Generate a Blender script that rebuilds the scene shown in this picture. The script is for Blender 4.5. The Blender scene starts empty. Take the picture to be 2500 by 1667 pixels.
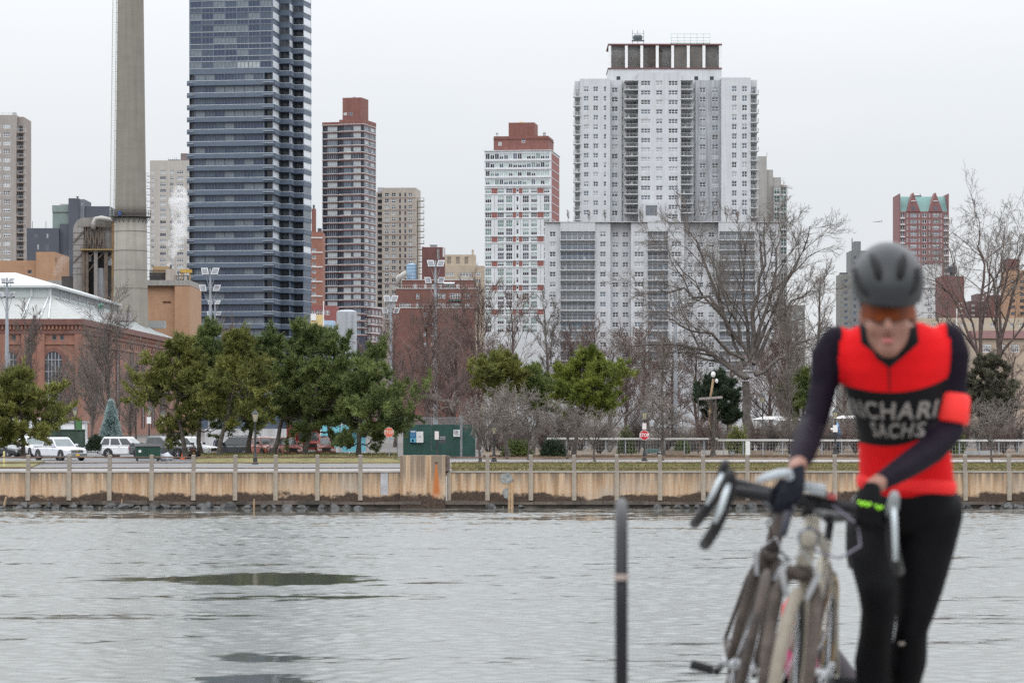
import bpy, math, random
import numpy as np
from mathutils import Vector, Matrix, Euler

SC = bpy.context.scene
COL = SC.collection
PI = math.pi
rad = math.radians
random.seed(7)

# ------------------------------------------------------------------ camera, sky, sun, exposure
CAM_Z = 6.2            # metres above the river
FPX, HX, HY = 7400.0, 1250.0, 1010.0   # focal length, optical axis and horizon, measured on the photo
cam_d = bpy.data.cameras.new('camera')
cam = bpy.data.objects.new('camera', cam_d)
COL.objects.link(cam)
cam.location = (0, 0, CAM_Z)
cam.rotation_euler = (rad(90), 0, 0)
cam_d.sensor_width = 36.0
cam_d.lens = FPX / 2500.0 * 36.0
cam_d.shift_y = (HY - 833.5) / 2500.0
cam_d.clip_start = 0.5
cam_d.clip_end = 9000.0
cam_d.dof.use_dof = True
cam_d.dof.focus_distance = 260.0
cam_d.dof.aperture_fstop = 6.0
SC.camera = cam

SUN_EL, SUN_AZ = rad(42), rad(205)
world = bpy.data.worlds.new('World')
SC.world = world
world.use_nodes = True
wn, wl = world.node_tree.nodes, world.node_tree.links
wn.clear()
w_out = wn.new('ShaderNodeOutputWorld')
w_bg = wn.new('ShaderNodeBackground')
w_sky = wn.new('ShaderNodeTexSky')
w_sky.sky_type = 'NISHITA'
w_sky.sun_disc = False
w_sky.sun_elevation = SUN_EL
w_sky.sun_rotation = SUN_AZ
w_tc = wn.new('ShaderNodeTexCoord')
w_sep = wn.new('ShaderNodeSeparateXYZ')
w_map = wn.new('ShaderNodeMapping')
w_map.inputs['Scale'].default_value = (1.2, 1.2, 5.0)
w_noise = wn.new('ShaderNodeTexNoise')
w_noise.inputs['Scale'].default_value = 2.2
w_noise.inputs['Detail'].default_value = 4
w_ramp = wn.new('ShaderNodeValToRGB')
w_ramp.color_ramp.elements[0].position = 0.3
w_ramp.color_ramp.elements[0].color = (7.5, 7.85, 8.3, 1)
w_ramp.color_ramp.elements[1].position = 0.7
w_ramp.color_ramp.elements[1].color = (8.4, 8.5, 8.6, 1)
w_mr = wn.new('ShaderNodeMapRange')          # overcast cloud: the zenith is brighter than the horizon
w_mr.interpolation_type = 'SMOOTHSTEP'
w_mr.inputs['From Min'].default_value = 0.03
w_mr.inputs['From Max'].default_value = 0.62
w_mr.inputs['To Min'].default_value = 1.0
w_mr.inputs['To Max'].default_value = 3.5
w_mul = wn.new('ShaderNodeMixRGB')
w_mul.blend_type = 'MULTIPLY'
w_mul.inputs['Fac'].default_value = 1
w_mix = wn.new('ShaderNodeMixRGB')
w_mix.inputs['Fac'].default_value = 0.95     # cloud cover
wl.new(w_tc.outputs['Generated'], w_map.inputs['Vector'])
wl.new(w_map.outputs['Vector'], w_noise.inputs['Vector'])
wl.new(w_noise.outputs['Fac'], w_ramp.inputs['Fac'])
wl.new(w_tc.outputs['Generated'], w_sep.inputs['Vector'])
wl.new(w_sep.outputs['Z'], w_mr.inputs['Value'])
wl.new(w_ramp.outputs['Color'], w_mul.inputs['Color1'])
wl.new(w_mr.outputs['Result'], w_mul.inputs['Color2'])
wl.new(w_sky.outputs['Color'], w_mix.inputs['Color1'])
wl.new(w_mul.outputs['Color'], w_mix.inputs['Color2'])
wl.new(w_mix.outputs['Color'], w_bg.inputs['Color'])
w_bg.inputs['Strength'].default_value = 0.1
wl.new(w_bg.outputs['Background'], w_out.inputs['Surface'])

sun_d = bpy.data.lights.new('sun', 'SUN')
sun_d.energy = 0.35
sun_d.angle = rad(25)
sun_d.color = (1.0, 0.97, 0.93)
sun = bpy.data.objects.new('sun', sun_d)
COL.objects.link(sun)
sun.location = (0, 0, 300)
sdir = Vector((math.sin(SUN_AZ) * math.cos(SUN_EL), math.cos(SUN_AZ) * math.cos(SUN_EL), math.sin(SUN_EL)))
sun.rotation_euler = sdir.to_track_quat('Z', 'Y').to_euler()

SC.view_settings.view_transform = 'Standard'
SC.view_settings.look = 'None'
SC.view_settings.exposure = 0.0
SC.view_settings.gamma = 1.0
SC.view_settings.use_curve_mapping = False
SC.render.engine = 'CYCLES'
SC.cycles.use_denoising = False
SC.cycles.max_bounces = 6
SC.cycles.diffuse_bounces = 3
SC.cycles.glossy_bounces = 3
SC.cycles.transmission_bounces = 3
SC.cycles.transparent_max_bounces = 8
SC.cycles.volume_bounces = 1
SC.cycles.sample_clamp_indirect = 6.0


def wx(px, Y): return (px - HX) / FPX * Y
def wz(py, Y): return CAM_Z - (py - HY) / FPX * Y

# ------------------------------------------------------------------ materials
def nd(nt, typ, **kw):
    n = nt.nodes.new(typ)
    for k, v in kw.items():
        setattr(n, k, v)
    return n

MATS = {}
def pm(name, col, rough=0.75, var=0.12, scale=1.5, bump=0.0, metal=0.0, spec=0.5, streak=0.0, coat=0.0,
       col2=None, island=0.0, aniso=None, detail=4):
    """procedural principled material: noise mottling, optional vertical weather streaks, bump, per-piece variation"""
    if name in MATS:
        return MATS[name]
    m = bpy.data.materials.new(name)
    m.use_nodes = True
    nt = m.node_tree
    b = nt.nodes['Principled BSDF']
    b.inputs['Roughness'].default_value = rough
    b.inputs['Metallic'].default_value = metal
    b.inputs['Specular IOR Level'].default_value = spec
    b.inputs['Coat Weight'].default_value = coat
    tc = nd(nt, 'ShaderNodeTexCoord')
    mp = nd(nt, 'ShaderNodeMapping')
    if aniso:
        mp.inputs['Scale'].default_value = aniso
    nz = nd(nt, 'ShaderNodeTexNoise')
    nz.inputs['Scale'].default_value = scale
    nz.inputs['Detail'].default_value = detail
    nz.inputs['Roughness'].default_value = 0.6
    nt.links.new(tc.outputs['Object'], mp.inputs['Vector'])
    nt.links.new(mp.outputs['Vector'], nz.inputs['Vector'])
    rp = nd(nt, 'ShaderNodeValToRGB')
    c1 = [max(0, c * (1 - var)) for c in col]
    c2 = list(col2) if col2 else [min(1, c * (1 + var)) for c in col]
    rp.color_ramp.elements[0].position = 0.32
    rp.color_ramp.elements[1].position = 0.68
    rp.color_ramp.elements[0].color = (*c1, 1)
    rp.color_ramp.elements[1].color = (*c2, 1)
    nt.links.new(nz.outputs['Fac'], rp.inputs['Fac'])
    out = rp.outputs['Color']
    if streak:
        m2 = nd(nt, 'ShaderNodeMapping')
        m2.inputs['Scale'].default_value = (1.6, 1.6, 0.07)
        n2 = nd(nt, 'ShaderNodeTexNoise')
        n2.inputs['Scale'].default_value = 1.0
        n2.inputs['Detail'].default_value = 5
        nt.links.new(tc.outputs['Object'], m2.inputs['Vector'])
        nt.links.new(m2.outputs['Vector'], n2.inputs['Vector'])
        r2 = nd(nt, 'ShaderNodeValToRGB')
        r2.color_ramp.elements[0].position = 0.35
        r2.color_ramp.elements[1].position = 0.6
        k = 1 - streak
        r2.color_ramp.elements[0].color = (k, k * .99, k * .97, 1)
        r2.color_ramp.elements[1].color = (1, 1, 1, 1)
        nt.links.new(n2.outputs['Fac'], r2.inputs['Fac'])
        mx = nd(nt, 'ShaderNodeMixRGB', blend_type='MULTIPLY')
        mx.inputs['Fac'].default_value = 1
        nt.links.new(out, mx.inputs['Color1'])
        nt.links.new(r2.outputs['Color'], mx.inputs['Color2'])
        out = mx.outputs['Color']
    if island:
        g = nd(nt, 'ShaderNodeNewGeometry')
        mr = nd(nt, 'ShaderNodeMapRange')
        mr.inputs['To Min'].default_value = 1 - island
        mr.inputs['To Max'].default_value = 1 + island
        nt.links.new(g.outputs['Random Per Island'], mr.inputs['Value'])
        mx = nd(nt, 'ShaderNodeMixRGB', blend_type='MULTIPLY')
        mx.inputs['Fac'].default_value = 1
        nt.links.new(out, mx.inputs['Color1'])
        nt.links.new(mr.outputs['Result'], mx.inputs['Color2'])
        out = mx.outputs['Color']
    nt.links.new(out, b.inputs['Base Color'])
    if bump:
        bp = nd(nt, 'ShaderNodeBump')
        bp.inputs['Strength'].default_value = min(1, bump)
        bp.inputs['Distance'].default_value = 0.02
        n3 = nd(nt, 'ShaderNodeTexNoise')
        n3.inputs['Scale'].default_value = scale * 6
        n3.inputs['Detail'].default_value = 4
        nt.links.new(tc.outputs['Object'], n3.inputs['Vector'])
        nt.links.new(n3.outputs['Fac'], bp.inputs['Height'])
        nt.links.new(bp.outputs['Normal'], b.inputs['Normal'])
    MATS[name] = m
    return m

# ------------------------------------------------------------------ mesh builder
class MB:
    def __init__(s):
        s.v, s.f, s.m = [], [], []
    def face(s, pts, mi=0):
        n = len(s.v)
        s.v += [tuple(p) for p in pts]
        s.f.append(tuple(range(n, n + len(pts))))
        s.m.append(mi)
    def box(s, x0, x1, y0, y1, z0, z1, mi=0):
        n = len(s.v)
        s.v += [(x0, y0, z0), (x1, y0, z0), (x1, y1, z0), (x0, y1, z0), (x0, y0, z1), (x1, y0, z1), (x1, y1, z1), (x0, y1, z1)]
        for q in ((0, 3, 2, 1), (4, 5, 6, 7), (0, 1, 5, 4), (1, 2, 6, 5), (2, 3, 7, 6), (3, 0, 4, 7)):
            s.f.append(tuple(n + i for i in q)); s.m.append(mi)
    def hexa(s, p, mi=0):
        """eight points ordered like box()"""
        n = len(s.v)
        s.v += [tuple(q) for q in p]
        for q in ((0, 3, 2, 1), (4, 5, 6, 7), (0, 1, 5, 4), (1, 2, 6, 5), (2, 3, 7, 6), (3, 0, 4, 7)):
            s.f.append(tuple(n + i for i in q)); s.m.append(mi)
    def bar(s, a, b, w, h=None, mi=0):
        """rectangular bar from a to b"""
        a, b = Vector(a), Vector(b)
        h = h or w
        t = (b - a).normalized()
        r = Vector((0, 0, 1)) if abs(t.z) < .9 else Vector((0, 1, 0))
        u = t.cross(r).normalized(); w2 = u * w / 2
        k = u.cross(t).normalized() * h / 2
        s.hexa([a - w2 - k, a + w2 - k, b + w2 - k, b - w2 - k, a - w2 + k, a + w2 + k, b + w2 + k, b - w2 + k], mi)
    def tube(s, pts, r, n=8, mi=0, cap=True, closed=False):
        pts = [Vector(p) for p in pts]
        K = len(pts)
        rs = r if isinstance(r, (list, tuple)) else [r] * K
        base = len(s.v)
        u = None
        for i, p in enumerate(pts):
            if closed:
                t = pts[(i + 1) % K] - pts[i - 1]
            else:
                t = pts[min(i + 1, K - 1)] - pts[max(i - 1, 0)]
            t = t.normalized() if t.length > 1e-9 else Vector((0, 0, 1))
            if u is None:
                ref = Vector((0, 0, 1)) if abs(t.z) < .9 else Vector((1, 0, 0))
                u = t.cross(ref).normalized()
            else:
                u = (u - t * u.dot(t))
                u = u.normalized() if u.length > 1e-6 else t.orthogonal().normalized()
            w = t.cross(u)
            for j in range(n):
                a = 2 * PI * j / n
                s.v.append(tuple(p + (u * math.cos(a) + w * math.sin(a)) * rs[i]))
        for i in range(K if closed else K - 1):
            i2 = (i + 1) % K
            for j in range(n):
                j2 = (j + 1) % n
                s.f.append((base + i * n + j, base + i * n + j2, base + i2 * n + j2, base + i2 * n + j)); s.m.append(mi)
        if cap and not closed:
            s.f.append(tuple(base + j for j in range(n))[::-1]); s.m.append(mi)
            s.f.append(tuple(base + (K - 1) * n + j for j in range(n))); s.m.append(mi)
    def lathe(s, prof, n=16, c=(0, 0, 0), mi=0, axis='z', cap=True):
        """profile [(r, h)] turned about an axis through c"""
        base = len(s.v)
        for (r, h) in prof:
            for j in range(n):
                a = 2 * PI * j / n
                p = (r * math.cos(a), r * math.sin(a), h)
                if axis == 'y': p = (p[0], p[2], p[1])
                if axis == 'x': p = (p[2], p[0], p[1])
                s.v.append((c[0] + p[0], c[1] + p[1], c[2] + p[2]))
        for i in range(len(prof) - 1):
            for j in range(n):
                j2 = (j + 1) % n
                s.f.append((base + i * n + j, base + i * n + j2, base + (i + 1) * n + j2, base + (i + 1) * n + j)); s.m.append(mi)
        if cap:
            s.f.append(tuple(base + j for j in range(n))[::-1]); s.m.append(mi)
            s.f.append(tuple(base + (len(prof) - 1) * n + j for j in range(n))); s.m.append(mi)
    def prism(s, prof, y0, y1, mi=0):
        """closed (x, z) outline extruded along y"""
        n = len(s.v); k = len(prof)
        s.v += [(x, y0, z) for x, z in prof] + [(x, y1, z) for x, z in prof]
        s.f.append(tuple(range(n, n + k))); s.m.append(mi)
        s.f.append(tuple(range(n + 2 * k - 1, n + k - 1, -1))); s.m.append(mi)
        for i in range(k):
            j = (i + 1) % k
            s.f.append((n + i, n + k + i, n + k + j, n + j)); s.m.append(mi)
    def loft(s, rings, mi=0, cap=True):
        """rings of equal point count"""
        n = len(s.v); k = len(rings[0])
        for r in rings: s.v += [tuple(p) for p in r]
        for i in range(len(rings) - 1):
            for j in range(k):
                j2 = (j + 1) % k
                s.f.append((n + i * k + j, n + i * k + j2, n + (i + 1) * k + j2, n + (i + 1) * k + j)); s.m.append(mi)
        if cap:
            s.f.append(tuple(n + j for j in range(k))[::-1]); s.m.append(mi)
            s.f.append(tuple(n + (len(rings) - 1) * k + j for j in range(k))); s.m.append(mi)
    def ball(s, c, r, nu=12, nv=8, mi=0):
        rx, ry, rz = r if isinstance(r, (list, tuple)) else (r, r, r)
        rings = []
        for i in range(nv + 1):
            th = PI * (i / nv) * .998 + .003
            rings.append([(c[0] + rx * math.sin(th) * math.cos(2 * PI * j / nu), c[1] + ry * math.sin(th) * math.sin(2 * PI * j / nu), c[2] - rz * math.cos(th)) for j in range(nu)])
        s.loft(rings, mi)
    def mesh(s, name, mats, smooth=False):
        me = bpy.data.meshes.new(name)
        me.from_pydata(s.v, [], s.f)
        for m in (mats if isinstance(mats, (list, tuple)) else [mats]):
            me.materials.append(m)
        if any(s.m):
            me.polygons.foreach_set('material_index', s.m)
        if smooth:
            me.polygons.foreach_set('use_smooth', [True] * len(s.f))
        me.update()
        return me
    def build(s, name, mats, parent=None, smooth=False, **kw):
        return link(name, s.mesh(name, mats, smooth), parent, **kw)

def link(name, me, parent=None, loc=None, rot=None, label=None, kind=None):
    o = bpy.data.objects.new(name, me)
    COL.objects.link(o)
    if parent: o.parent = parent
    if loc is not None: o.location = loc
    if rot is not None: o.rotation_euler = rot if not isinstance(rot, (int, float)) else (0, 0, rot)
    if label: o['label'] = label
    if kind: o['kind'] = kind
    return o

def thing(name, label, cat, loc=(0, 0, 0), rotz=0.0, group=None):
    o = bpy.data.objects.new(name, None)
    COL.objects.link(o)
    o.empty_display_size = 0.3
    o.location = loc
    o.rotation_euler = (0, 0, rotz) if isinstance(rotz, (int, float)) else rotz
    o['label'] = label; o['category'] = cat
    if group: o['group'] = group
    return o

def tag(o, label, cat, group=None):
    o['label'] = label; o['category'] = cat
    if group: o['group'] = group
    return o

def structure(o):
    o['kind'] = 'structure'
    return o

def copy_tree(o, parent=None):
    c = o.copy(); COL.objects.link(c)
    if parent: c.parent = parent
    for ch in list(o.children):
        copy_tree(ch, c)
    return c

def np_mesh(name, verts, faces, mat, smooth=False):
    """verts (N,3), faces (M,k) numpy -> mesh"""
    me = bpy.data.meshes.new(name)
    verts = np.ascontiguousarray(verts, dtype=np.float32); faces = np.ascontiguousarray(faces, dtype=np.int32)
    M, k = faces.shape
    me.vertices.add(len(verts)); me.vertices.foreach_set('co', verts.ravel())
    me.loops.add(M * k); me.loops.foreach_set('vertex_index', faces.ravel())
    me.polygons.add(M)
    me.polygons.foreach_set('loop_start', np.arange(0, M * k, k, dtype=np.int32))
    if smooth: me.polygons.foreach_set('use_smooth', np.ones(M, dtype=bool))
    me.materials.append(mat)
    me.update(calc_edges=True)
    return me

def text_mesh(body, size, mat, extrude=0.002, bold=0.0, spacing=1.0):
    cu = bpy.data.curves.new('lettering', 'FONT')
    cu.body = body; cu.size = size; cu.extrude = extrude; cu.align_x = 'CENTER'; cu.align_y = 'CENTER'
    cu.offset = bold; cu.space_character = spacing; cu.resolution_u = 3
    t = bpy.data.objects.new('lettering', cu); COL.objects.link(t)
    dg = bpy.context.evaluated_depsgraph_get()
    me = bpy.data.meshes.new_from_object(t.evaluated_get(dg))
    bpy.data.objects.remove(t); bpy.data.curves.remove(cu)
    me.materials.clear(); me.materials.append(mat)
    return me
# ------------------------------------------------------------------ river, ground, quay
GZ = 2.42              # level of the far bank
NEAR_Z = 5.0           # level of the near promenade

def water_material():
    """murky river; 'calm' (stored on the surface) says where slicks leave it mirror-smooth"""
    m = bpy.data.materials.new('river_water')
    m.use_nodes = True
    nt = m.node_tree
    b = nt.nodes['Principled BSDF']
    b.inputs['IOR'].default_value = 1.62
    b.inputs['Base Color'].default_value = (0.080, 0.086, 0.078, 1)
    at = nd(nt, 'ShaderNodeAttribute', attribute_name='calm')
    mr = nd(nt, 'ShaderNodeMapRange')
    mr.inputs['To Min'].default_value = 0.25; mr.inputs['To Max'].default_value = 0.05
    nt.links.new(at.outputs['Fac'], mr.inputs['Value']); nt.links.new(mr.outputs['Result'], b.inputs['Roughness'])
    tc = nd(nt, 'ShaderNodeTexCoord'); mp = nd(nt, 'ShaderNodeMapping'); mp.inputs['Scale'].default_value = (.8, 1.4, 1)
    nz = nd(nt, 'ShaderNodeTexNoise'); nz.inputs['Scale'].default_value = 5.0; nz.inputs['Detail'].default_value = 3
    nt.links.new(tc.outputs['Object'], mp.inputs['Vector']); nt.links.new(mp.outputs['Vector'], nz.inputs['Vector'])
    inv = nd(nt, 'ShaderNodeMath', operation='MULTIPLY_ADD'); inv.inputs[1].default_value = -.012; inv.inputs[2].default_value = .012
    nt.links.new(at.outputs['Fac'], inv.inputs[0])
    h = nd(nt, 'ShaderNodeMath', operation='MULTIPLY'); nt.links.new(nz.outputs['Fac'], h.inputs[0]); nt.links.new(inv.outputs[0], h.inputs[1])
    bp = nd(nt, 'ShaderNodeBump'); bp.inputs['Distance'].default_value = 1.0; bp.inputs['Strength'].default_value = .6
    nt.links.new(h.outputs[0], bp.inputs['Height']); nt.links.new(bp.outputs['Normal'], b.inputs['Normal'])
    return m

def build_river():
    rg = np.random.default_rng(4)
    NY, NX = 580, 310
    ys = np.linspace(56.0, 200.6, NY)
    u = np.linspace(-1, 1, NX)
    X = u[None] * (8 + ys[:, None] * .205); Y = np.repeat(ys[:, None], NX, 1)
    def sines(n, l0, l1, spread, mean, seed, aniso=1.0):
        r = np.random.default_rng(seed); h = np.zeros_like(X)
        for k in range(n):
            lam = l0 * (l1 / l0) ** r.uniform(); th = mean + r.normal(0, spread); kk = 2 * PI / lam
            h += lam * r.uniform(.5, 1.2) * np.sin(kk * (X * math.sin(th) * aniso + Y * math.cos(th)) + r.uniform(0, 6.28))
        return h / n ** .5
    chop = sines(110, .36, 1.1, 1.0, .35, 1) * .030 + sines(16, 2.0, 6.0, .6, -.3, 2) * .0012
    wisp = sines(40, 1.6, 14, .6, 0, 3, .40) / 3.0
    fine = sines(50, .5, 2.2, .8, 0, 5, .55) / .95
    calm = np.full_like(X, -1.0)
    for (cx, cy, rx, ry, s_) in ((-9.0, 114.4, 4.3, 6.4, 1.7), (-12.8, 114.2, 5.6, 3.2, 1.0), (-6.3, 77.6, 2.1, 2.2, .85), (-5.9, 70.8, 2.0, 2.2, .85), (-12.5, 78.5, 4.5, .9, .3), (-16.5, 79, 2.0, .8, .4), (-6.4, 103.0, 3.5, .9, .36),
                                 (-3.0, 140.0, 6.0, 1.6, .38), (-24, 182.0, 13, 3.2, .8), (4.0, 179.0, 17, 4.6, .72), (-9.0, 187.0, 24, 3.6, .7), (18.0, 185.0, 15, 4.2, .8), (-9.5, 168.0, 9, 2.2, .42), (9.0, 164.0, 9, 2.4, .5), (10.8, 98.0, 2.4, .8, .45), (5.5, 72.5, 3.0, .6, .45), (13.5, 71.0, 4.0, .7, .45), (13, 92, 3, .7, .4)):
        d = np.sqrt(((X - cx) / rx) ** 2 + ((Y - cy) / ry) ** 2)
        calm = np.maximum(calm, (1 - d) * 1.5 * s_)
    calm = np.maximum(calm, np.clip((Y - 175) / 15, 0, 1) * .95)
    calm = calm + (.20 * wisp + np.where(Y < 105, .36, .36) * fine) * np.where(calm > .2, 1.0, .8)
    calm = np.clip((calm - .38) / .36, 0, 1); calm = calm * calm * (3 - 2 * calm)
    Z = chop * (1 - .975 * calm) * (.85 + .9 * np.clip((Y - 90) / 100, 0, 1))
    Z *= np.clip((ys[:, None] - 56) / 4, 0, 1) * np.clip((200.6 - ys[:, None]) / 2, .15, 1) * np.clip((1 - np.abs(u[None])) * 30, 0, 1)
    V = np.stack([X, Y, Z], -1).reshape(-1, 3)
    idx = np.arange(NY * NX).reshape(NY, NX)
    Fq = np.stack([idx[:-1, :-1], idx[:-1, 1:], idx[1:, 1:], idx[1:, :-1]], -1).reshape(-1, 4)
    # flat skirts out to the sides and towards the near bank
    n0 = len(V)
    e = np.array([[-400, 200.6, 0], [-400, 56, 0], [400, 56, 0], [400, 200.6, 0], [-400, 12.4, 0], [400, 12.4, 0], [X[0, 0], 56, 0], [X[-1, 0], 200.6, 0], [X[0, -1], 56, 0], [X[-1, -1], 200.6, 0]])
    V = np.concatenate([V, e]); a = n0
    Fq = np.concatenate([Fq, np.array([[a + 1, a + 6, a + 7, a + 0], [a + 8, a + 2, a + 3, a + 9], [a + 4, a + 5, a + 2, a + 1]])])
    me = np_mesh('river', V, Fq, water_material(), True)
    at = me.attributes.new('calm', 'FLOAT', 'POINT')
    at.data.foreach_set('value', np.concatenate([calm.ravel(), np.zeros(len(e))]).astype(np.float32))
    structure(link('river', me))
build_river()

M_asph = pm('asphalt', (0.135, 0.132, 0.135), .9, .12, .6)
M_conc = pm('pavement_concrete', (0.21, 0.20, 0.197), .85, .1, .5)
M_grass = pm('winter_lawn', (0.115, 0.115, 0.035), .95, .3, .9, bump=.6, col2=(0.19, 0.16, 0.06))
M_mulch = pm('leaf_litter', (0.085, 0.058, 0.036), .95, .35, 1.2, bump=.6, col2=(0.165, 0.115, 0.07))
M_kerb = pm('kerb_stone', (0.42, 0.40, 0.37), .85)

g = MB()
g.face([(-4000, 200.3, GZ - .02), (4000, 200.3, GZ - .02), (4000, 7000, GZ - .02), (-4000, 7000, GZ - .02)])
structure(g.build('ground', pm('city_ground', (0.095, 0.085, 0.078), .95, .2, .05)))

def sheet(name, pts, z, m, h=0.0):
    q = MB()
    n = len(pts)
    q.face([(x, y, z) for x, y in pts])
    for i in range(n):
        (xa, ya), (xb, yb) = pts[i], pts[(i + 1) % n]
        q.face([(xa, ya, z), (xa, ya, GZ - .3), (xb, yb, GZ - .3), (xb, yb, z)])
    return structure(q.build(name, m))

def P2(px, Y): return (wx(px, Y), Y)
sheet('promenade', [(-120, 200.45), (120, 200.45), (120, 207.5), (-120, 207.5)], GZ, M_conc)
sheet('road', [(-160, 207.5), (P2(1010, 207.5)), P2(1010, 232), P2(1500, 239), (160, 239), (160, 249), P2(1000, 252), P2(500, 300), (-160, 300)], GZ - .012, M_asph)
sheet('pavement', [P2(800, 233), P2(1700, 239), (40, 239.2), (40, 250), P2(700, 252)], GZ - .004, M_conc)
# far-side lawn between promenade and path
sheet('lawn', [P2(1102, 201.0), P2(2700, 201.0), P2(2700, 232), P2(1100, 231)], GZ + .06, M_grass)
sheet('planting_bed', [P2(1180, 252), P2(2700, 251), P2(2700, 330), P2(1180, 330)], GZ + .02, M_mulch)
sheet('lawn', [P2(-120, 212), P2(75, 212), P2(110, 240), P2(-120, 240)], GZ + .07, M_grass)
# mounded pine lawn
def mound(name, px0, px1, Y0, Y1, top, m):
    q = MB(); nx, ny = 40, 10
    v = []
    for j in range(ny + 1):
        for i in range(nx + 1):
            Y = Y0 + (Y1 - Y0) * j / ny
            x = wx(px0 + (px1 - px0) * i / nx, Y)
            e = min(i, nx - i) / 6.0; e2 = min(j, ny - j) / 3.0
            k = min(1, e) * min(1, e2)
            q.v.append((x, Y, GZ - .015 + top * math.sin(k * PI / 2) + .03 * math.sin(x * 1.7) * k))
    for j in range(ny):
        for i in range(nx):
            a = j * (nx + 1) + i
            q.f.append((a, a + 1, a + nx + 2, a + nx + 1)); q.m.append(0)
    return structure(q.build(name, m, smooth=True))
mound('pine_lawn', 470, 985, 231, 264, .42, M_grass)

# blades of winter grass standing in the two lawns
def grass_tufts(name, px0, px1, Y0, Y1, z, n, seed):
    rg = np.random.default_rng(seed)
    Yv = rg.uniform(Y0, Y1, n); pxv = rg.uniform(px0, px1, n)
    X = (pxv - HX) / FPX * Yv
    a = rg.uniform(0, 2 * PI, n); hgt = rg.uniform(.05, .16, n); wd = rg.uniform(.03, .07, n)
    v = np.zeros((n, 3, 3))
    v[:, 0] = np.stack([X - np.cos(a) * wd, Yv - np.sin(a) * wd, np.full(n, z)], 1)
    v[:, 1] = np.stack([X + np.cos(a) * wd, Yv + np.sin(a) * wd, np.full(n, z)], 1)
    v[:, 2] = np.stack([X + rg.normal(0, .05, n), Yv + rg.normal(0, .05, n), z + hgt], 1)
    o = link(name, np_mesh(name, v.reshape(-1, 3), np.arange(n * 3).reshape(-1, 3), M_blade))
    o['kind'] = 'stuff'
M_blade = pm('grass_blades', (0.10, 0.12, 0.035), .9, .3, .7, island=.4, col2=(0.20, 0.17, 0.07))
grass_tufts('grass', 1104, 2600, 201.2, 231, GZ + .06, 26000, 3)
grass_tufts('grass', 490, 970, 233, 262, GZ + .36, 9000, 4)

# near promenade, out of frame below the picture: carries the cyclists and the pipe rail
q = MB()
q.box(-30, 30, -6, 12.2, NEAR_Z - 1.0, NEAR_Z)
structure(q.build('promenade', pm('near_paving', (0.36, 0.35, 0.33), .85, .12, 2.0, bump=.3)))
q = MB(); q.box(-30, 30, 14.604, 14.95, -1, 4.59)
near_wall = q.build('quay_wall', pm('near_quay', (0.34, 0.32, 0.29), .9, .15, .8, streak=.4))
tag(near_wall, 'grey concrete quay wall below the cyclists, on the near bank', 'wall')

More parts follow.
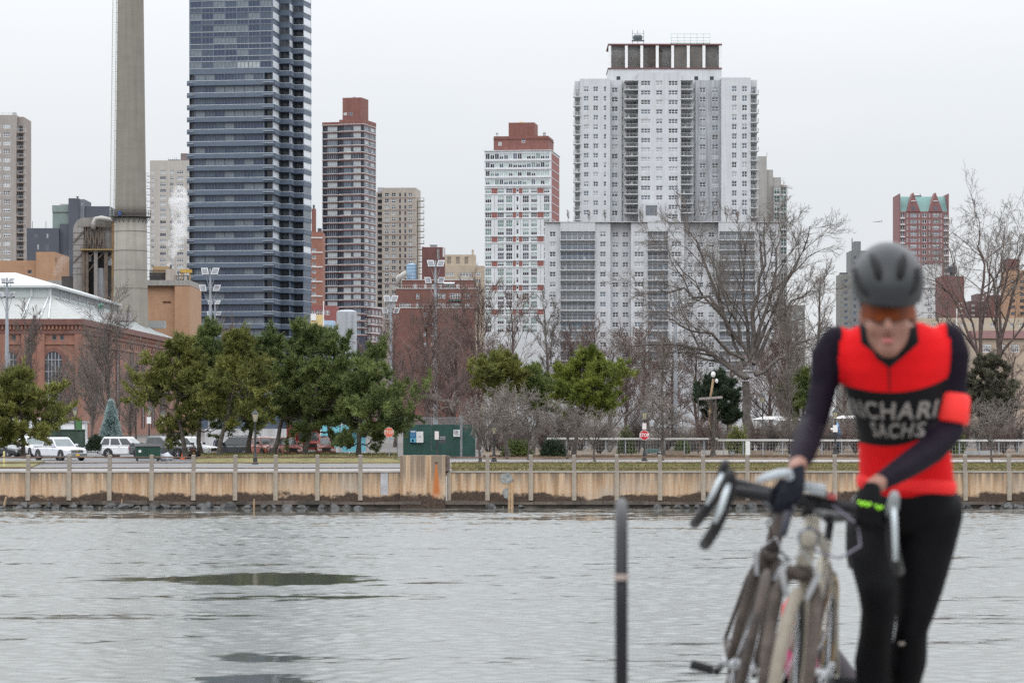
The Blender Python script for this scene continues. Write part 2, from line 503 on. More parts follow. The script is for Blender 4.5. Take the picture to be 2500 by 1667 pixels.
# ---------------------------------------------------------- the far seawall
def wall_material(name, rust=None):
    m = bpy.data.materials.new(name)
    m.use_nodes = True
    nt = m.node_tree
    b = nt.nodes['Principled BSDF']
    b.inputs['Roughness'].default_value = .9
    tc = nd(nt, 'ShaderNodeTexCoord')
    sx = nd(nt, 'ShaderNodeSeparateXYZ'); nt.links.new(tc.outputs['Object'], sx.inputs['Vector'])
    def noise(sc, scale, detail=5, rough=.6):
        mp = nd(nt, 'ShaderNodeMapping'); mp.inputs['Scale'].default_value = sc
        n = nd(nt, 'ShaderNodeTexNoise'); n.inputs['Scale'].default_value = scale; n.inputs['Detail'].default_value = detail
        n.inputs['Roughness'].default_value = rough
        nt.links.new(tc.outputs['Object'], mp.inputs['Vector']); nt.links.new(mp.outputs['Vector'], n.inputs['Vector'])
        return n.outputs['Fac']
    def ramp(x, stops):
        r = nd(nt, 'ShaderNodeValToRGB')
        e = r.color_ramp.elements
        e[0].position, e[0].color = stops[0][0], (*stops[0][1], 1)
        e[1].position, e[1].color = stops[-1][0], (*stops[-1][1], 1)
        for p, c in stops[1:-1]:
            k = e.new(p); k.color = (*c, 1)
        nt.links.new(x, r.inputs['Fac'])
        return r.outputs['Color']
    def mth(op, a, bb):
        n = nd(nt, 'ShaderNodeMath', operation=op)
        for i, x in enumerate((a, bb)):
            if isinstance(x, (int, float)): n.inputs[i].default_value = x
            else: nt.links.new(x, n.inputs[i])
        return n.outputs[0]
    def step(x, lo, hi):
        r = nd(nt, 'ShaderNodeMapRange', interpolation_type='SMOOTHSTEP')
        r.inputs['From Min'].default_value = lo; r.inputs['From Max'].default_value = hi
        nt.links.new(x, r.inputs['Value']); return r.outputs['Result']
    def mix(f, a, c, mode='MIX'):
        n = nd(nt, 'ShaderNodeMixRGB', blend_type=mode)
        for k, x in (('Fac', f), ('Color1', a), ('Color2', c)):
            if isinstance(x, (int, float)): n.inputs[k].default_value = x
            elif isinstance(x, tuple): n.inputs[k].default_value = (*x, 1)
            else: nt.links.new(x, n.inputs[k])
        return n.outputs['Color']
    Z = sx.outputs['Z']
    streaks = noise((2.4, 1, .10), 1.5, 6, .65)
    broad = noise((.25, 1, .35), 1.0, 3)
    fine = noise((1, 1, 1), 7.0, 5)
    base = ramp(streaks, [(.26, (.19, .12, .07)), (.40, (.36, .225, .125)), (.52, (.47, .325, .21)), (.68, (.51, .40, .29))])
    base = mix(mth('MULTIPLY', step(broad, .5, .72), .65), base, (.36, .32, .27))
    base = mix(.35, base, ramp(fine, [(.3, (.7, .7, .7)), (.7, (1.15, 1.15, 1.15))]), 'MULTIPLY')
    # run-off stains below the coping
    st2 = noise((3.2, 1, .06), 1.0, 4)
    top = mth('MULTIPLY', step(Z, 1.1, 2.45), step(st2, .38, .56))
    base = mix(mth('MULTIPLY', top, .8), base, (.13, .105, .085))
    # tide line growth
    ln = mth('ADD', Z, mth('MULTIPLY', mth('SUBTRACT', noise((.22, 1, .3), 1.4, 7, .72), .5), 2.3))
    base = mix(step(ln, 1.04, .80), base, ramp(fine, [(.35, (.028, .019, .014)), (.65, (.085, .055, .038))]))
    if rust:
        rx, rz = rust
        dz = mth('SUBTRACT', rz, Z)
        wdt = mth('ADD', mth('MULTIPLY', dz, .16), .06)
        ax = nd(nt, 'ShaderNodeMath', operation='ABSOLUTE'); nt.links.new(mth('SUBTRACT', sx.outputs['X'], rx), ax.inputs[0])
        f = mth('MULTIPLY', step(mth('DIVIDE', ax.outputs[0], wdt), 1.15, .3), step(dz, -.03, .05))
        f = mth('MULTIPLY', f, mth('MULTIPLY', step(streaks, .2, .6), step(Z, .5, 1.1)))
        base = mix(f, base, (.40, .13, .035))
    nt.links.new(base, b.inputs['Base Color'])
    bp = nd(nt, 'ShaderNodeBump'); bp.inputs['Strength'].default_value = .5; bp.inputs['Distance'].default_value = .05
    nt.links.new(fine, bp.inputs['Height']); nt.links.new(bp.outputs['Normal'], b.inputs['Normal'])
    return m

M_wall = wall_material('stained_seawall')
M_block = wall_material('stained_block', rust=(0.18, 2.95))
M_pale = pm('pale_concrete', (0.33, 0.28, 0.225), .9, .18, 2.0, streak=.5)
M_post = pm('post_concrete', (0.235, 0.205, 0.175), .9, .18, 5.0, bump=.5)
M_cop = pm('coping_concrete', (0.29, 0.26, 0.23), .9, .15, 1.5)
M_rust = pm('rusty_pipe', (0.10, 0.06, 0.045), .8, .4, 3.0, col2=(.19, .11, .07))
M_dark = pm('wet_footing', (0.055, 0.045, 0.036), .6, .4, 1.2, col2=(.13, .10, .08), bump=.6)

YW = 200.0
posts_px = [-33, 68, 168.4, 267, 369.7, 472, 574, 672.7, 774.7, 879.6, 1095.7, 1190, 1296, 1401.5, 1505.7, 1611.3, 1717, 1824.7, 1931, 2038.6, 2146, 2250, 2357, 2464, 2570]
sw = thing('seawall', 'long stained tan concrete seawall with pale pilasters and dark tide line along the far bank', 'wall', (0, YW, 0))
q = MB()
q.box(-120, wx(977.5, YW), 0, .55, -1.0, 2.32)
q.box(wx(1092.7, YW), 120, 0, .55, -1.0, 2.32)
q.build('wall_face', M_wall, sw)
q = MB(); q.box(-120, wx(977.2, YW), -.06, .60, 2.324, 2.43); q.box(wx(1093, YW), 120, -.06, .60, 2.324, 2.43)
q.build('coping', M_cop, sw)
q = MB()
xs = np.arange(-60, 60, 1.5)
for i, x in enumerate(xs):
    d = .16 + .10 * math.sin(i * 1.7) + .05 * math.sin(i * .61)
    t = .44 + .05 * math.sin(i * .9)
    q.box(x, x + 1.5, -.28 - d, -.003, .23, t)
    q.box(x, x + 1.5, -.12 - d * .3, -.004, -.6, .227)
q.build('footing', M_dark, sw)
pil = MB(); pil.box(-.15, .15, -.09, 0, .5, 2.318); pil_me = pil.mesh('pilaster', M_wall_p if False else M_pale)
for p in posts_px:
    if 980 < p < 1092: continue
    o = link('pilaster', pil_me, sw, (wx(p, YW), -.004, 0))
# broken patches
q = MB(); q.box(wx(929.5, YW), wx(947, YW), -.018, -.003, .85, 2.31); q.build('repair_patch', pm('grey_patch', (.36, .36, .38), .9, .15, 2), sw, label='narrow grey repair strip on the tan wall')
def blob(cx, cz, rx, rz, n, seed, amp=.25):
    r = random.Random(seed)
    return [(cx + rx * math.cos(2 * PI * i / n) * (1 + r.uniform(-amp, amp)), cz + rz * math.sin(2 * PI * i / n) * (1 + r.uniform(-amp, amp))) for i in range(n)]
q = MB(); q.prism(blob(wx(1238, YW), 1.95, .42, .40, 14, 3), -.03, -.003); q.prism(blob(wx(1236, YW), .95, .22, .36, 11, 5), -.03, -.003)
q.build('spalled_patch', pm('spalled_concrete', (.20, .21, .20), .95, .4, 4, col2=(.33, .34, .32), bump=.9), sw, label='broken grey patch where the wall has spalled')

blk = thing('concrete_block', 'tall square concrete block with an orange rust streak standing in the seawall', 'bulkhead', (wx(1059, YW), YW, 0))
q = MB(); q.box(wx(977.5, YW) - blk.location.x, wx(1088, YW) - blk.location.x, -.45, .9, -1, 3.46)
q.build('block', M_block, blk)
q = MB(); q.box(wx(1088.4, YW) - blk.location.x, wx(1098, YW) - blk.location.x, -.2, .4, 2.44, 3.44)
q.build('end_post', pm('rusted_steel_post', (.12, .09, .08), .8, .3, 4), blk)
q = MB(); q.lathe([(.001, 0), (.06, .0), (.06, .05), (.001, .05)], 10, (.18, -.49, 2.98), axis='y')
q.build('weep_hole', pm('hole_black', (.02, .018, .016), .9), blk)

rl = thing('railing', 'rusty three-rail pipe railing with square concrete posts on top of the seawall', 'railing', (0, YW, 2.43))
pm_ = MB(); pm_.box(-.13, .13, .06, .32, 0, 1.02); pm_.hexa([(-.13, .06, 1.02), (.13, .06, 1.02), (.13, .32, 1.02), (-.13, .32, 1.02), (-.09, .10, 1.08), (.09, .10, 1.08), (.09, .28, 1.08), (-.09, .28, 1.08)])
post_me = pm_.mesh('post', M_post)
prev = None
for i, p in enumerate(posts_px):
    x = wx(p, YW)
    if p != 1095.7:
        link('post', post_me, rl, (x, 0, 0), rot=(0, 0, random.uniform(-.03, .03)))
    if i and not (posts_px[i - 1] < 980 and p > 1090):
        a, bq = wx(posts_px[i - 1], YW) + .12, x - .12
        if posts_px[i - 1] == 879.6: pass
        for zz in (.20, .55, .92):
            t = MB()
            sag = random.uniform(-.012, .012)
            t.tube([(a, .19, zz + sag), ((a + bq) / 2, .19, zz - .01), (bq, .19, zz - sag)], .036 if zz < .9 else .046, 6)
            for k in range(1, 3): t.tube([(a + (bq - a) * k / 3 - .02, .19, zz - .005), (a + (bq - a) * k / 3 + .03, .19, zz - .005)], .055, 6)
            t.build('rail', M_rust, rl)
a, bq = wx(879.6, YW) + .12, wx(977.5, YW)
for zz in (.20, .55, .92):
    t = MB(); t.tube([(a, .19, zz), (bq, .19, zz)], .028, 6); t.build('rail', M_rust, rl)

# rubble at the foot
def rock_mesh(seed):
    r = random.Random(seed); q = MB()
    q.ball((0, 0, 0), 1.0, 9, 6)
    ax = [Vector((r.uniform(-1, 1), r.uniform(-1, 1), r.uniform(-.3, 1))).normalized() for _ in range(7)]
    vv = []
    for p in q.v:
        p = Vector(p)
        for a in ax:
            d = p.dot(a)
            if d > .62: p -= a * (d - .62) * .95
        p *= 1 + .06 * math.sin(p.x * 5 + seed) * math.cos(p.y * 4)
        vv.append(tuple(p))
    q.v = vv
    return q.mesh('rock', pm('wet_rock', (.022, .022, .023), .5, .35, 1.5, col2=(.075, .074, .074), bump=.7))
rocks = [rock_mesh(i) for i in range(7)]
rr = random.Random(11)
spans = [(-20, 560, 30), (560, 900, 11), (1600, 1800, 9), (2185, 2520, 15), (1180, 1290, 3), (1800, 2185, 12)]
for a, bq, n in spans:
    for k in range(n):
        px = a + (bq - a) * (k + rr.uniform(.1, .9)) / n
        s = rr.uniform(.16, .5)
        o = link('rock', rocks[rr.randrange(7)], None, (wx(px, YW - 1), YW - .75 - rr.uniform(0, .7), rr.uniform(-.02, .14)))
        o.scale = (s * rr.uniform(.8, 1.9), s * rr.uniform(.7, 1.1), s * rr.uniform(.5, 1.0))
        o.rotation_euler = (rr.uniform(-.4, .4), rr.uniform(-.4, .4), rr.uniform(0, 6))
        tag(o, '%s dark wet rock at the foot of the seawall, %s' % ('large' if s > .33 else 'small', 'below the parked vehicles' if px < 480 else 'below the pine cluster' if px < 905 else 'near the split timber pile' if px < 1400 else 'below the red stop sign' if px < 1810 else 'behind the bicycle and cyclist' if px < 2190 else 'at the right edge'), 'rock', 'rubble at the foot of the seawall')

M_wood = pm('weathered_timber', (.36, .25, .15), .9, .25, 3, streak=.4)
for px, zt, wd, lb in ((1246, 1.40, .33, 'split timber pile with forked pale top against the seawall, right of the rusted block'), (620, .62, .13, 'slim pale timber pile at the waterline below the lamp-lit pines'),
                       (11, .75, .16, 'leaning pale timber pile at the far left foot of the seawall'), (297, .6, .12, 'short thin stake rising from the rocks at the left of the seawall')):
    t = thing('timber_pile', lb, 'pile', (wx(px, YW - .9), YW - .9, 0))
    q = MB()
    if px == 1246:
        q.hexa([(-.19, -.1, -.8), (-.02, -.1, -.8), (-.02, .1, -.8), (-.19, .1, -.8), (-.12, -.1, 1.40), (-.02, -.1, 1.34), (-.02, .1, 1.32), (-.12, .1, 1.40)])
        q.build('plank', M_wood, t)
        q = MB(); q.hexa([(.02, -.1, -.8), (.20, -.1, -.8), (.20, .1, -.8), (.02, .1, -.8), (.0, -.1, 1.22), (.20, -.1, 1.16), (.20, .1, 1.16), (.0, .1, 1.22)])
        q.build('plank', M_wood, t)
    else:
        l = .12 if px == 11 else .02
        q.tube([(-l, 0, -.8), (0, 0, zt * .4), (l, 0, zt)], [wd * .5, wd * .48, wd * .42], 7); q.build('post', M_wood, t)
# ------------------------------------------------------------------ building kit
R = random.Random(21)
G_DARK = pm('glass_dark', (.030, .035, .046), .12, .3, .4, spec=.6)
G_MID = pm('glass_mid', (.085, .095, .12), .15, .25, .4, spec=.6)
G_BLUE = pm('glass_blue', (.10, .13, .17), .12, .2, .4, spec=.7)
G_PALE = pm('glass_curtain', (.33, .35, .36), .35, .12, .6)
G_TEAL = pm('glass_teal', (.16, .23, .22), .15, .2, .5, spec=.6)
F_WHITE = pm('frame_white', (.66, .66, .66), .6, .05)
F_GREY = pm('frame_grey', (.30, .31, .33), .5, .05, metal=.3)
F_DARK = pm('frame_dark', (.05, .055, .065), .5, .1)
RAILM = pm('balcony_rail', (.42, .43, .43), .6, .1)

class Bld:
    def __init__(s, name, label, px0, Y, ang=0.0, cat='building', group=None):
        s.px0, s.Y, s.c = px0, Y, math.cos(ang)
        s.t = thing(name, label, cat, (wx(px0, Y), Y, GZ), ang, group)
    def U(s, px): return (px - s.px0) * s.Y / FPX / s.c
    def Z(s, py): return wz(py, s.Y) - GZ

WCACHE = {}
def win_mesh(w, h, nx, nz, frame, glass, fw, d, blind=0, bmat=None):
    key = (round(w, 2), round(h, 2), nx, nz, frame.name, glass.name, fw, round(d, 2), blind, bmat.name if bmat else '')
    if key in WCACHE: return WCACHE[key]
    q = MB(); y0, y1 = d - .09, d - .005
    for i in range(nx + 1):
        x = (w - fw) * i / nx
        q.box(x, x + fw, y0, y1, 0, h)
    for k in range(nz + 1):
        z = (h - fw) * k / nz
        for i in range(nx):
            xa, xb = (w - fw) * i / nx + fw + .002, (w - fw) * (i + 1) / nx - .002
            q.box(xa, xb, y0 + .012, y1, z, z + fw)
    yg = d - .04
    q.face([(0, yg, 0), (w, yg, 0), (w, yg, h), (0, yg, h)], 1)
    if blind:
        q.face([(fw, yg - .012, h * (1 - blind)), (w - fw, yg - .012, h * (1 - blind)), (w - fw, yg - .012, h - fw * .5), (fw, yg - .012, h - fw * .5)], 2)
    me = q.mesh('window', [frame, glass, bmat or G_PALE])
    WCACHE[key] = me
    return me

class Sty:
    """how a window is made: panes, frame, choice of glass"""
    def __init__(s, nx=2, nz=2, frame=None, glasses=None, fw=.08, blinds=(0, 0, .4, .6), bmat=None, name='window'):
        s.nx, s.nz, s.frame, s.gl, s.fw, s.bl, s.bm, s.name = nx, nz, frame or F_WHITE, glasses or [G_DARK, G_MID, G_BLUE], fw, blinds, bmat, name

def facade(q, th, o, ang, W, z0, z1, wins, mi=0, rev=None):
    """wall with real openings into q; windows as parts of th. wins: (u0,u1,za,zb,depth,style)"""
    ca, sa = math.cos(ang), math.sin(ang)
    def T(u, y, z): return (o[0] + u * ca - y * sa, o[1] + u * sa + y * ca, z)
    wins = [x for x in wins if x[0] >= -1e-6 and x[1] <= W + 1e-6 and x[2] >= z0 - 1e-6 and x[3] <= z1 + 1e-6]
    if not wins:
        q.face([T(0, 0, z0), T(W, 0, z0), T(W, 0, z1), T(0, 0, z1)], mi); return
    # rows of openings that share za/zb are cut as strips; strips between stay whole
    zs = sorted({round(v, 4) for x in wins for v in (x[2], x[3])} | {round(z0, 4), round(z1, 4)})
    for a, b in zip(zs, zs[1:]):
        mid = (a + b) / 2
        row = sorted([x for x in wins if x[2] < mid < x[3]], key=lambda x: x[0])
        u = 0
        for x in row:
            if x[0] > u + 1e-5: q.face([T(u, 0, a), T(x[0], 0, a), T(x[0], 0, b), T(u, 0, b)], mi)
            u = x[1]
        if u < W - 1e-5: q.face([T(u, 0, a), T(W, 0, a), T(W, 0, b), T(u, 0, b)], mi)
    for (u0, u1, za, zb, d, st) in wins:
        r = mi if rev is None else rev
        q.face([T(u0, 0, za), T(u0, d, za), T(u0, d, zb), T(u0, 0, zb)], r)
        q.face([T(u1, 0, za), T(u1, 0, zb), T(u1, d, zb), T(u1, d, za)], r)
        q.face([T(u0, 0, zb), T(u0, d, zb), T(u1, d, zb), T(u1, 0, zb)], r)
        q.face([T(u0, 0, za), T(u1, 0, za), T(u1, d, za), T(u0, d, za)], r)
        if st is None:
            q.face([T(u0, d, za), T(u1, d, za), T(u1, d, zb), T(u0, d, zb)], r)
        else:
            me = win_mesh(u1 - u0, zb - za, st.nx, st.nz, st.frame, R.choice(st.gl), st.fw, d, R.choice(st.bl), st.bm)
            link(st.name, me, th, T(u0, 0, za), rot=(0, 0, ang))

def block(th, u0, u1, y0, dep, z0, z1, mats, front=(), right=(), left=(), name='wall', roof=True, rev=None, label=None):
    q = MB()
    facade(q, th, (u0, y0), 0, u1 - u0, z0, z1, list(front), rev=rev)
    facade(q, th, (u1, y0), PI / 2, dep, z0, z1, list(right), rev=rev)
    facade(q, th, (u0, y0 + dep), -PI / 2, dep, z0, z1, list(left), rev=rev)
    q.face([(u1, y0 + dep, z0), (u0, y0 + dep, z0), (u0, y0 + dep, z1), (u1, y0 + dep, z1)])
    if roof: q.face([(u0, y0, z1), (u1, y0, z1), (u1, y0 + dep, z1), (u0, y0 + dep, z1)])
    return q.build(name, mats, th, label=label)

def simple(th, u0, u1, y0, y1, z0, z1, m, name):
    q = MB(); q.box(u0, u1, y0, y1, z0, z1); return q.build(name, m, th)

BCACHE = {}
def balcony(th, u0, u1, y, dep, z, slab, rail, rh=1.05, bars=.28, solid=None, clutter=False, rot=0.0, slab_t=.2):
    """slab with a railing (sub-part) that projects by dep in front of y"""
    w = u1 - u0
    key = (round(w, 2), round(dep, 2), slab.name, rail.name, bars, solid, slab_t, rh)
    if key not in BCACHE:
        a = MB(); a.box(0, w, -dep, 0, -slab_t, 0)
        b = MB()
        if solid:
            b.box(0, w, -dep + .01, -dep + .07, .004, rh * .86)
            b.box(0.003, .06, -dep + .075, -.01, .004, rh * .86); b.box(w - .06, w - .003, -dep + .075, -.01, .004, rh * .86)
        else:
            n = max(2, int(w / bars))
            for i in range(n + 1):
                x = .02 + (w - .06) * i / n
                b.box(x, x + .03, -dep + .02, -dep + .05, .004, rh - .05)
            for i in range(1, max(2, int(dep / bars))):
                y_ = -dep + dep * i / max(2, int(dep / bars))
                b.box(.01, .04, y_, y_ + .03, .004, rh - .05); b.box(w - .04, w - .01, y_, y_ + .03, .004, rh - .05)
        b.box(0, w, -dep + .005, -dep + .075, rh - .05, rh + .02)
        b.box(0, .06, -dep + .08, -.005, rh - .05, rh + .02); b.box(w - .06, w, -dep + .08, -.005, rh - .05, rh + .02)
        BCACHE[key] = (a.mesh('balcony', slab), b.mesh('railing', rail))
    s, r = BCACHE[key]
    o = link('balcony', s, th, (u0, y, z), rot=(0, 0, rot))
    link('railing', r, o)
    if clutter and R.random() < .55:
        c = MB(); x = R.uniform(.3, max(.4, w - 1.2))
        c.box(x, x + .6, -dep * .6, -dep * .6 + .4, .01, .55); c.box(x + .1, x + .5, -dep * .6 + .42, -dep * .6 + .47, .01, 1.0)
        link('balcony_chair', c.mesh('balcony_chair', R.choice([F_DARK, F_GREY, RAILM])), o)
    return o

def grid(cols, rows, d, st):
    return [(a, b, c, e, d, st) for (a, b) in cols for (c, e) in rows]

M_white = pm('white_brick', (.475, .485, .505), .85, .05, .35, streak=.10)
M_whitest = pm('white_brick_stained', (.36, .37, .395), .85, .14, .12, streak=.3)
M_slab = pm('balcony_slab', (.52, .525, .53), .85, .06)
M_redbrick = pm('red_brick', (.185, .080, .068), .9, .12, .8, streak=.12)
M_darkbrick = pm('brown_brick', (.135, .062, .058), .9, .12, .6, streak=.1)
M_beige = pm('beige_brick', (.335, .295, .262), .9, .07, .5, streak=.12)
M_grey = pm('grey_panel', (.30, .31, .33), .7, .06, .5)
M_roof = pm('flat_roof', (.30, .29, .28), .9, .1, .3)

def zrow(b, py0, pitch, n, h):
    """rows from pixel heights: top of row k at py0+k*pitch, h tall (pixels)"""
    return [(b.Z(py0 + k * pitch + h), b.Z(py0 + k * pitch)) for k in range(n)]

# ================================================================== white apartment tower with black crown
def px1(z): return 1380 + z / 3.136
def py1(z): return 70 + z / 3.136
b = Bld('apartment_tower', 'tall white brick apartment tower with balcony stacks and a dark screened crown on its roof', 1415.7, 900, 0.0)
t = b.t
def U(z): return b.U(px1(z))
def Z(z): return b.Z(py1(z))
S22 = Sty(2, 2, F_WHITE, [G_DARK, G_MID, G_MID, G_BLUE], .11, (0, 0, 0, .45, .95))
S12 = Sty(1, 2, F_WHITE, [G_DARK, G_MID], .11, (0, 0, .5))
S32 = Sty(3, 2, F_WHITE, [G_MID, G_BLUE, G_DARK], .12, (0, 0, 0, 0, .95))
SDOOR = Sty(3, 1, F_WHITE, [G_DARK, G_MID], .10, (0, .3, 0), name='balcony_door')
def rowsA(z0): return [(Z(z0 + 72.6 * k + 38), Z(z0 + 72.6 * k)) for k in range(14)]
ra, rd = rowsA(445), [(Z(405 + 72.8 * k + 36), Z(405 + 72.8 * k)) for k in range(15)]
zb = -GZ + 2.42
def ablock(t, u0, u1, y0, dep, z0, z1, m, wins=(), **kw):
    return block(t, u0, u1, y0, dep, z0, z1, m, [(a - u0, e - u0, c, d, f, st) for a, e, c, d, f, st in wins], **kw)
ablock(t, U(113), U(344), 0, 22, zb, Z(385), M_white, grid([(U(141), U(180)), (U(214), U(252))], ra, .25, S22) + grid([(U(294), U(314))], ra, .25, S12))
ablock(t, U(344.6), U(434), 2.6, 19, zb, Z(387), M_white, grid([(U(357), U(405))], ra, .25, S22))
ablock(t, U(434.6), U(556), 3.4, 18, zb, Z(386), M_white, grid([(U(437), U(449))], ra, .3, S12) + grid([(U(470), U(548))], [(Z(470 + 72.6 * k), Z(470 + 72.6 * k - 62)) for k in range(14)], .25, SDOOR))
ablock(t, U(556.6), U(884), -1.6, 23, zb, Z(341), M_white, grid([(U(577), U(650))], rd[:13], .25, S32) + grid([(U(693), U(743))], rd[:13], .25, S22) + grid([(U(788), U(860))], rd, .25, S32))
ablock(t, U(884.6), U(1000), 3.4, 18, zb, Z(386), M_white, grid([(U(890), U(965))], [(Z(470 + 72.6 * k), Z(470 + 72.6 * k - 62)) for k in range(14)], .25, SDOOR) + grid([(U(984), U(998))], ra, .3, S12))
ablock(t, U(1000.6), U(1194), 2.6, 19, zb, Z(388), M_whitest, grid([(U(1031), U(1079)), (U(1127), U(1176))], ra, .25, S22), name='stained_wall')
ablock(t, U(1194.6), U(1420), 0, 22, zb, Z(376), M_white, grid([(U(1275), U(1313)), (U(1353), U(1392))], [(x - .15 + Z(440) - Z(445) - .1, y + Z(440) - Z(445)) for x, y in ra], .25, S22))
ablock(t, U(1420.6), U(1474), 2.8, 17, zb, Z(386), M_white, grid([(U(1428), U(1465))], [(Z(496 + 72.6 * k), Z(496 + 72.6 * k - 58)) for k in range(14)], .25, SDOOR))
ablock(t, U(76), U(112.4), 2.8, 17, zb, Z(395), M_white, grid([(U(80), U(108))], [(Z(516 + 72.6 * k), Z(516 + 72.6 * k - 58)) for k in range(14)], .25, SDOOR))
for k in range(14):
    for (a, e, z, y, dp) in ((455, 556, 470, 3.38, 5.4), (881, 978, 468, 3.38, 5.4), (1418, 1481, 500, 2.78, 3.6), (62, 117, 520, 2.78, 3.6)):
        balcony(t, U(a), U(e), y, dp, Z(z + 72.6 * k), M_slab, RAILM, clutter=True)
for (a, e, z) in ((455, 556, 398), (881, 978, 396)): simple(t, U(a), U(e), -2, 3.38, Z(z + 6), Z(z), M_slab, 'canopy')
# bulkhead at the foot of the centre
block(t, U(592), U(722), -4.2, 2.55, zb, Z(1345), M_white, [(U(611) - U(592), U(698) - U(592), Z(1440), Z(1362), .3, Sty(9, 9, F_GREY, [G_MID], .06, (0,), name='vent_grille'))], name='bulkhead')
# penthouse: white base, dark crown with white piers
block(t, U(334), U(1206), 4.5, 16, Z(386), Z(298), M_white, [(U(z) - U(334), U(z + 30) - U(334), Z(383), Z(354), .3, Sty(1, 1, F_DARK, [G_DARK], .05, (0,))) for z in (396, 995, 1115)], name='penthouse')
M_crown = pm('crown_screen', (.105, .096, .088), .8, .25, .4)
M_crownw = pm('crown_inner', (.30, .30, .30), .8, .2, .3)
zc0, zc1 = Z(297.5), Z(104)
q = MB(); q.box(U(330), U(1208), 4.2, 20.8, zc1 - .45, zc1); q.box(U(330), U(1208), 4.2, 20.8, zc0 + .01, zc0 + .35); q.build('crown_frame', M_darkbrick, t)
q = MB(); q.box(U(352), U(1188), 6.5, 20, zc0 + .36, zc1 - .46); q.build('crown_core', M_crownw, t)
for a, e in ((840, 938), (960, 1058)):
    q = MB(); q.box(U(a) + .05, U(e) - .05, 4.75, 4.95, zc0 + .36, zc1 - .46); q.build('crown_panel', M_crown, t)
for a, e, p in ((357, 462, 1), (483, 580, 1), (602, 698, 0), (722, 818, 1), (1080, 1120, 1), (1122, 1184, 0)):
    # mesh bays: slats in front of plant, all built
    q = MB(); zz = zc0 + .4
    while zz < zc1 - (2.6 if p else 1.0):
        q.box(U(a), U(e), 5.0, 5.05, zz, zz + .18); zz += .34
    q.build('crown_louvre', M_crown, t)
q = MB(); q.hexa([(U(640), 5.2, zc0 + .4), (U(745), 5.6, zc0 + .4), (U(745), 8.2, zc0 + .4), (U(640), 8.2, zc0 + .4), (U(640), 5.6, zc1 - 2.2), (U(745), 5.6, zc1 - 2.2), (U(745), 8.2, zc1 - 2.2), (U(640), 8.2, zc1 - 2.2)])
q.hexa([(U(630), 5.5, zc1 - 2.15), (U(755), 5.5, zc1 - 2.15), (U(755), 8.3, zc1 - 2.15), (U(630), 8.3, zc1 - 2.15), (U(690), 6.8, zc1 - .5), (U(700), 6.8, zc1 - .5), (U(700), 7, zc1 - .5), (U(690), 7, zc1 - .5)])
q.build('water_tank', pm('tank_wood', (.06, .045, .038), .9, .2, 1), t)
for a, e in ((335, 355), (462, 483), (580, 601), (699, 721), (818, 839), (938, 960), (1058, 1080), (1185, 1206)):
    simple(t, U(a), U(e), 4.35, 5.2, zc0 + .36, zc1 - .46, F_WHITE, 'pier')
q = MB()
for x in (520, 560, 605): q.box(U(x), U(x) + .12, 6, 6.12, zc1, zc1 + 4.3)
q.box(U(515), U(612), 5.6, 7, zc1 + 1.0, zc1 + 1.25)
for z in (2.2, 3.2): q.box(U(515), U(612), 5.6, 5.68, zc1 + z, zc1 + z + .08)
q.ball((U(545), 6.2, zc1 + 2.0), (.8, .5, 1.0), 8, 6); q.ball((U(578), 6.2, zc1 + 2.0), (.8, .5, 1.0), 8, 6)
q.build('mast_platform', pm('rooftop_steel', (.09, .11, .12), .6, .2), t)
q = MB()
for i in range(7): q.box(U(818 + i * 49.8), U(818 + i * 49.8) + .1, 6, 6.1, zc1, zc1 + 3.2)
for z in (1.0, 2.0, 3.1): q.box(U(818), U(1118), 6.0, 6.1, zc1 + z, zc1 + z + .1)
q.box(U(815), U(1120), 6.0, 8.1, zc1 + .05, zc1 + .5)
q.build('roof_guardrail', pm('guardrail_green', (.35, .47, .44), .6, .1), t)

# ================================================================== long white slab in front of it
def px2(z): return 1320 + z / 3.1367
def py2(z): return 500 + z / 3.1367
b = Bld('apartment_slab', 'long lower white apartment slab with wide recessed balcony bays, in front of the white tower', px2(35), 850, 0.0)
t = b.t
def U(z): return b.U(px2(z))
def Z(z): return b.Z(py2(z))
NR = 14
def rws(z0, h): return [(Z(z0 + 76.9 * k + h), Z(z0 + 76.9 * k)) for k in range(NR)]
rw = rws(205, 38)
rb = [(Z(268 + 76.9 * k), Z(203 + 76.9 * k)) for k in range(NR)]
G_BAY = pm('glass_bay', (.15, .16, .18), .2, .2, .4, spec=.6)
SBAY = Sty(6, 1, F_WHITE, [G_MID, G_BAY, G_BLUE], .09, (0, .3, .2), name='balcony_door')
SBAY4 = Sty(4, 1, F_WHITE, [G_MID, G_BAY, G_BLUE], .09, (0, .3, .2), name='balcony_door')
def bayset(a, e): return [(U(a) - off, U(e) - off, x, y, .95, SBAY if e - a > 200 else SBAY4) for x, y in rb]
def sect(a, e, y, top, cols, bays, st=S22, m=M_white):
    global off
    off = U(a)
    wins = [(U(c0) - off, U(c1) - off, x, yy, .25, S32 if c1 - c0 > 60 else st) for c0, c1 in cols for x, yy in rw]
    for (c0, c1) in bays: wins += bayset(c0, c1)
    block(t, U(a) + .004, U(e) - .004, y, 16 - y, 0, Z(top), m, wins)
    for (c0, c1) in bays:
        for k in range(NR):
            balcony(t, U(c0) - .15, U(c1) + .15, y - .004, .9, Z(268 + 76.9 * k), M_slab, RAILM, clutter=True)
sect(35, 150, .6, 137, [(69, 115)], [])
sect(150, 418, 0, 133, [], [(152, 416)])
sect(418, 535, .6, 135, [(454, 500)], [])
sect(535, 692, 3.0, 138, [(551, 598), (629, 676)], [], m=M_white)
sect(692, 818, .6, 136, [(717, 792)], [])
sect(818, 978, 0, 134, [], [(820, 976)])
sect(978, 1100, .6, 136, [(1001, 1076)], [])
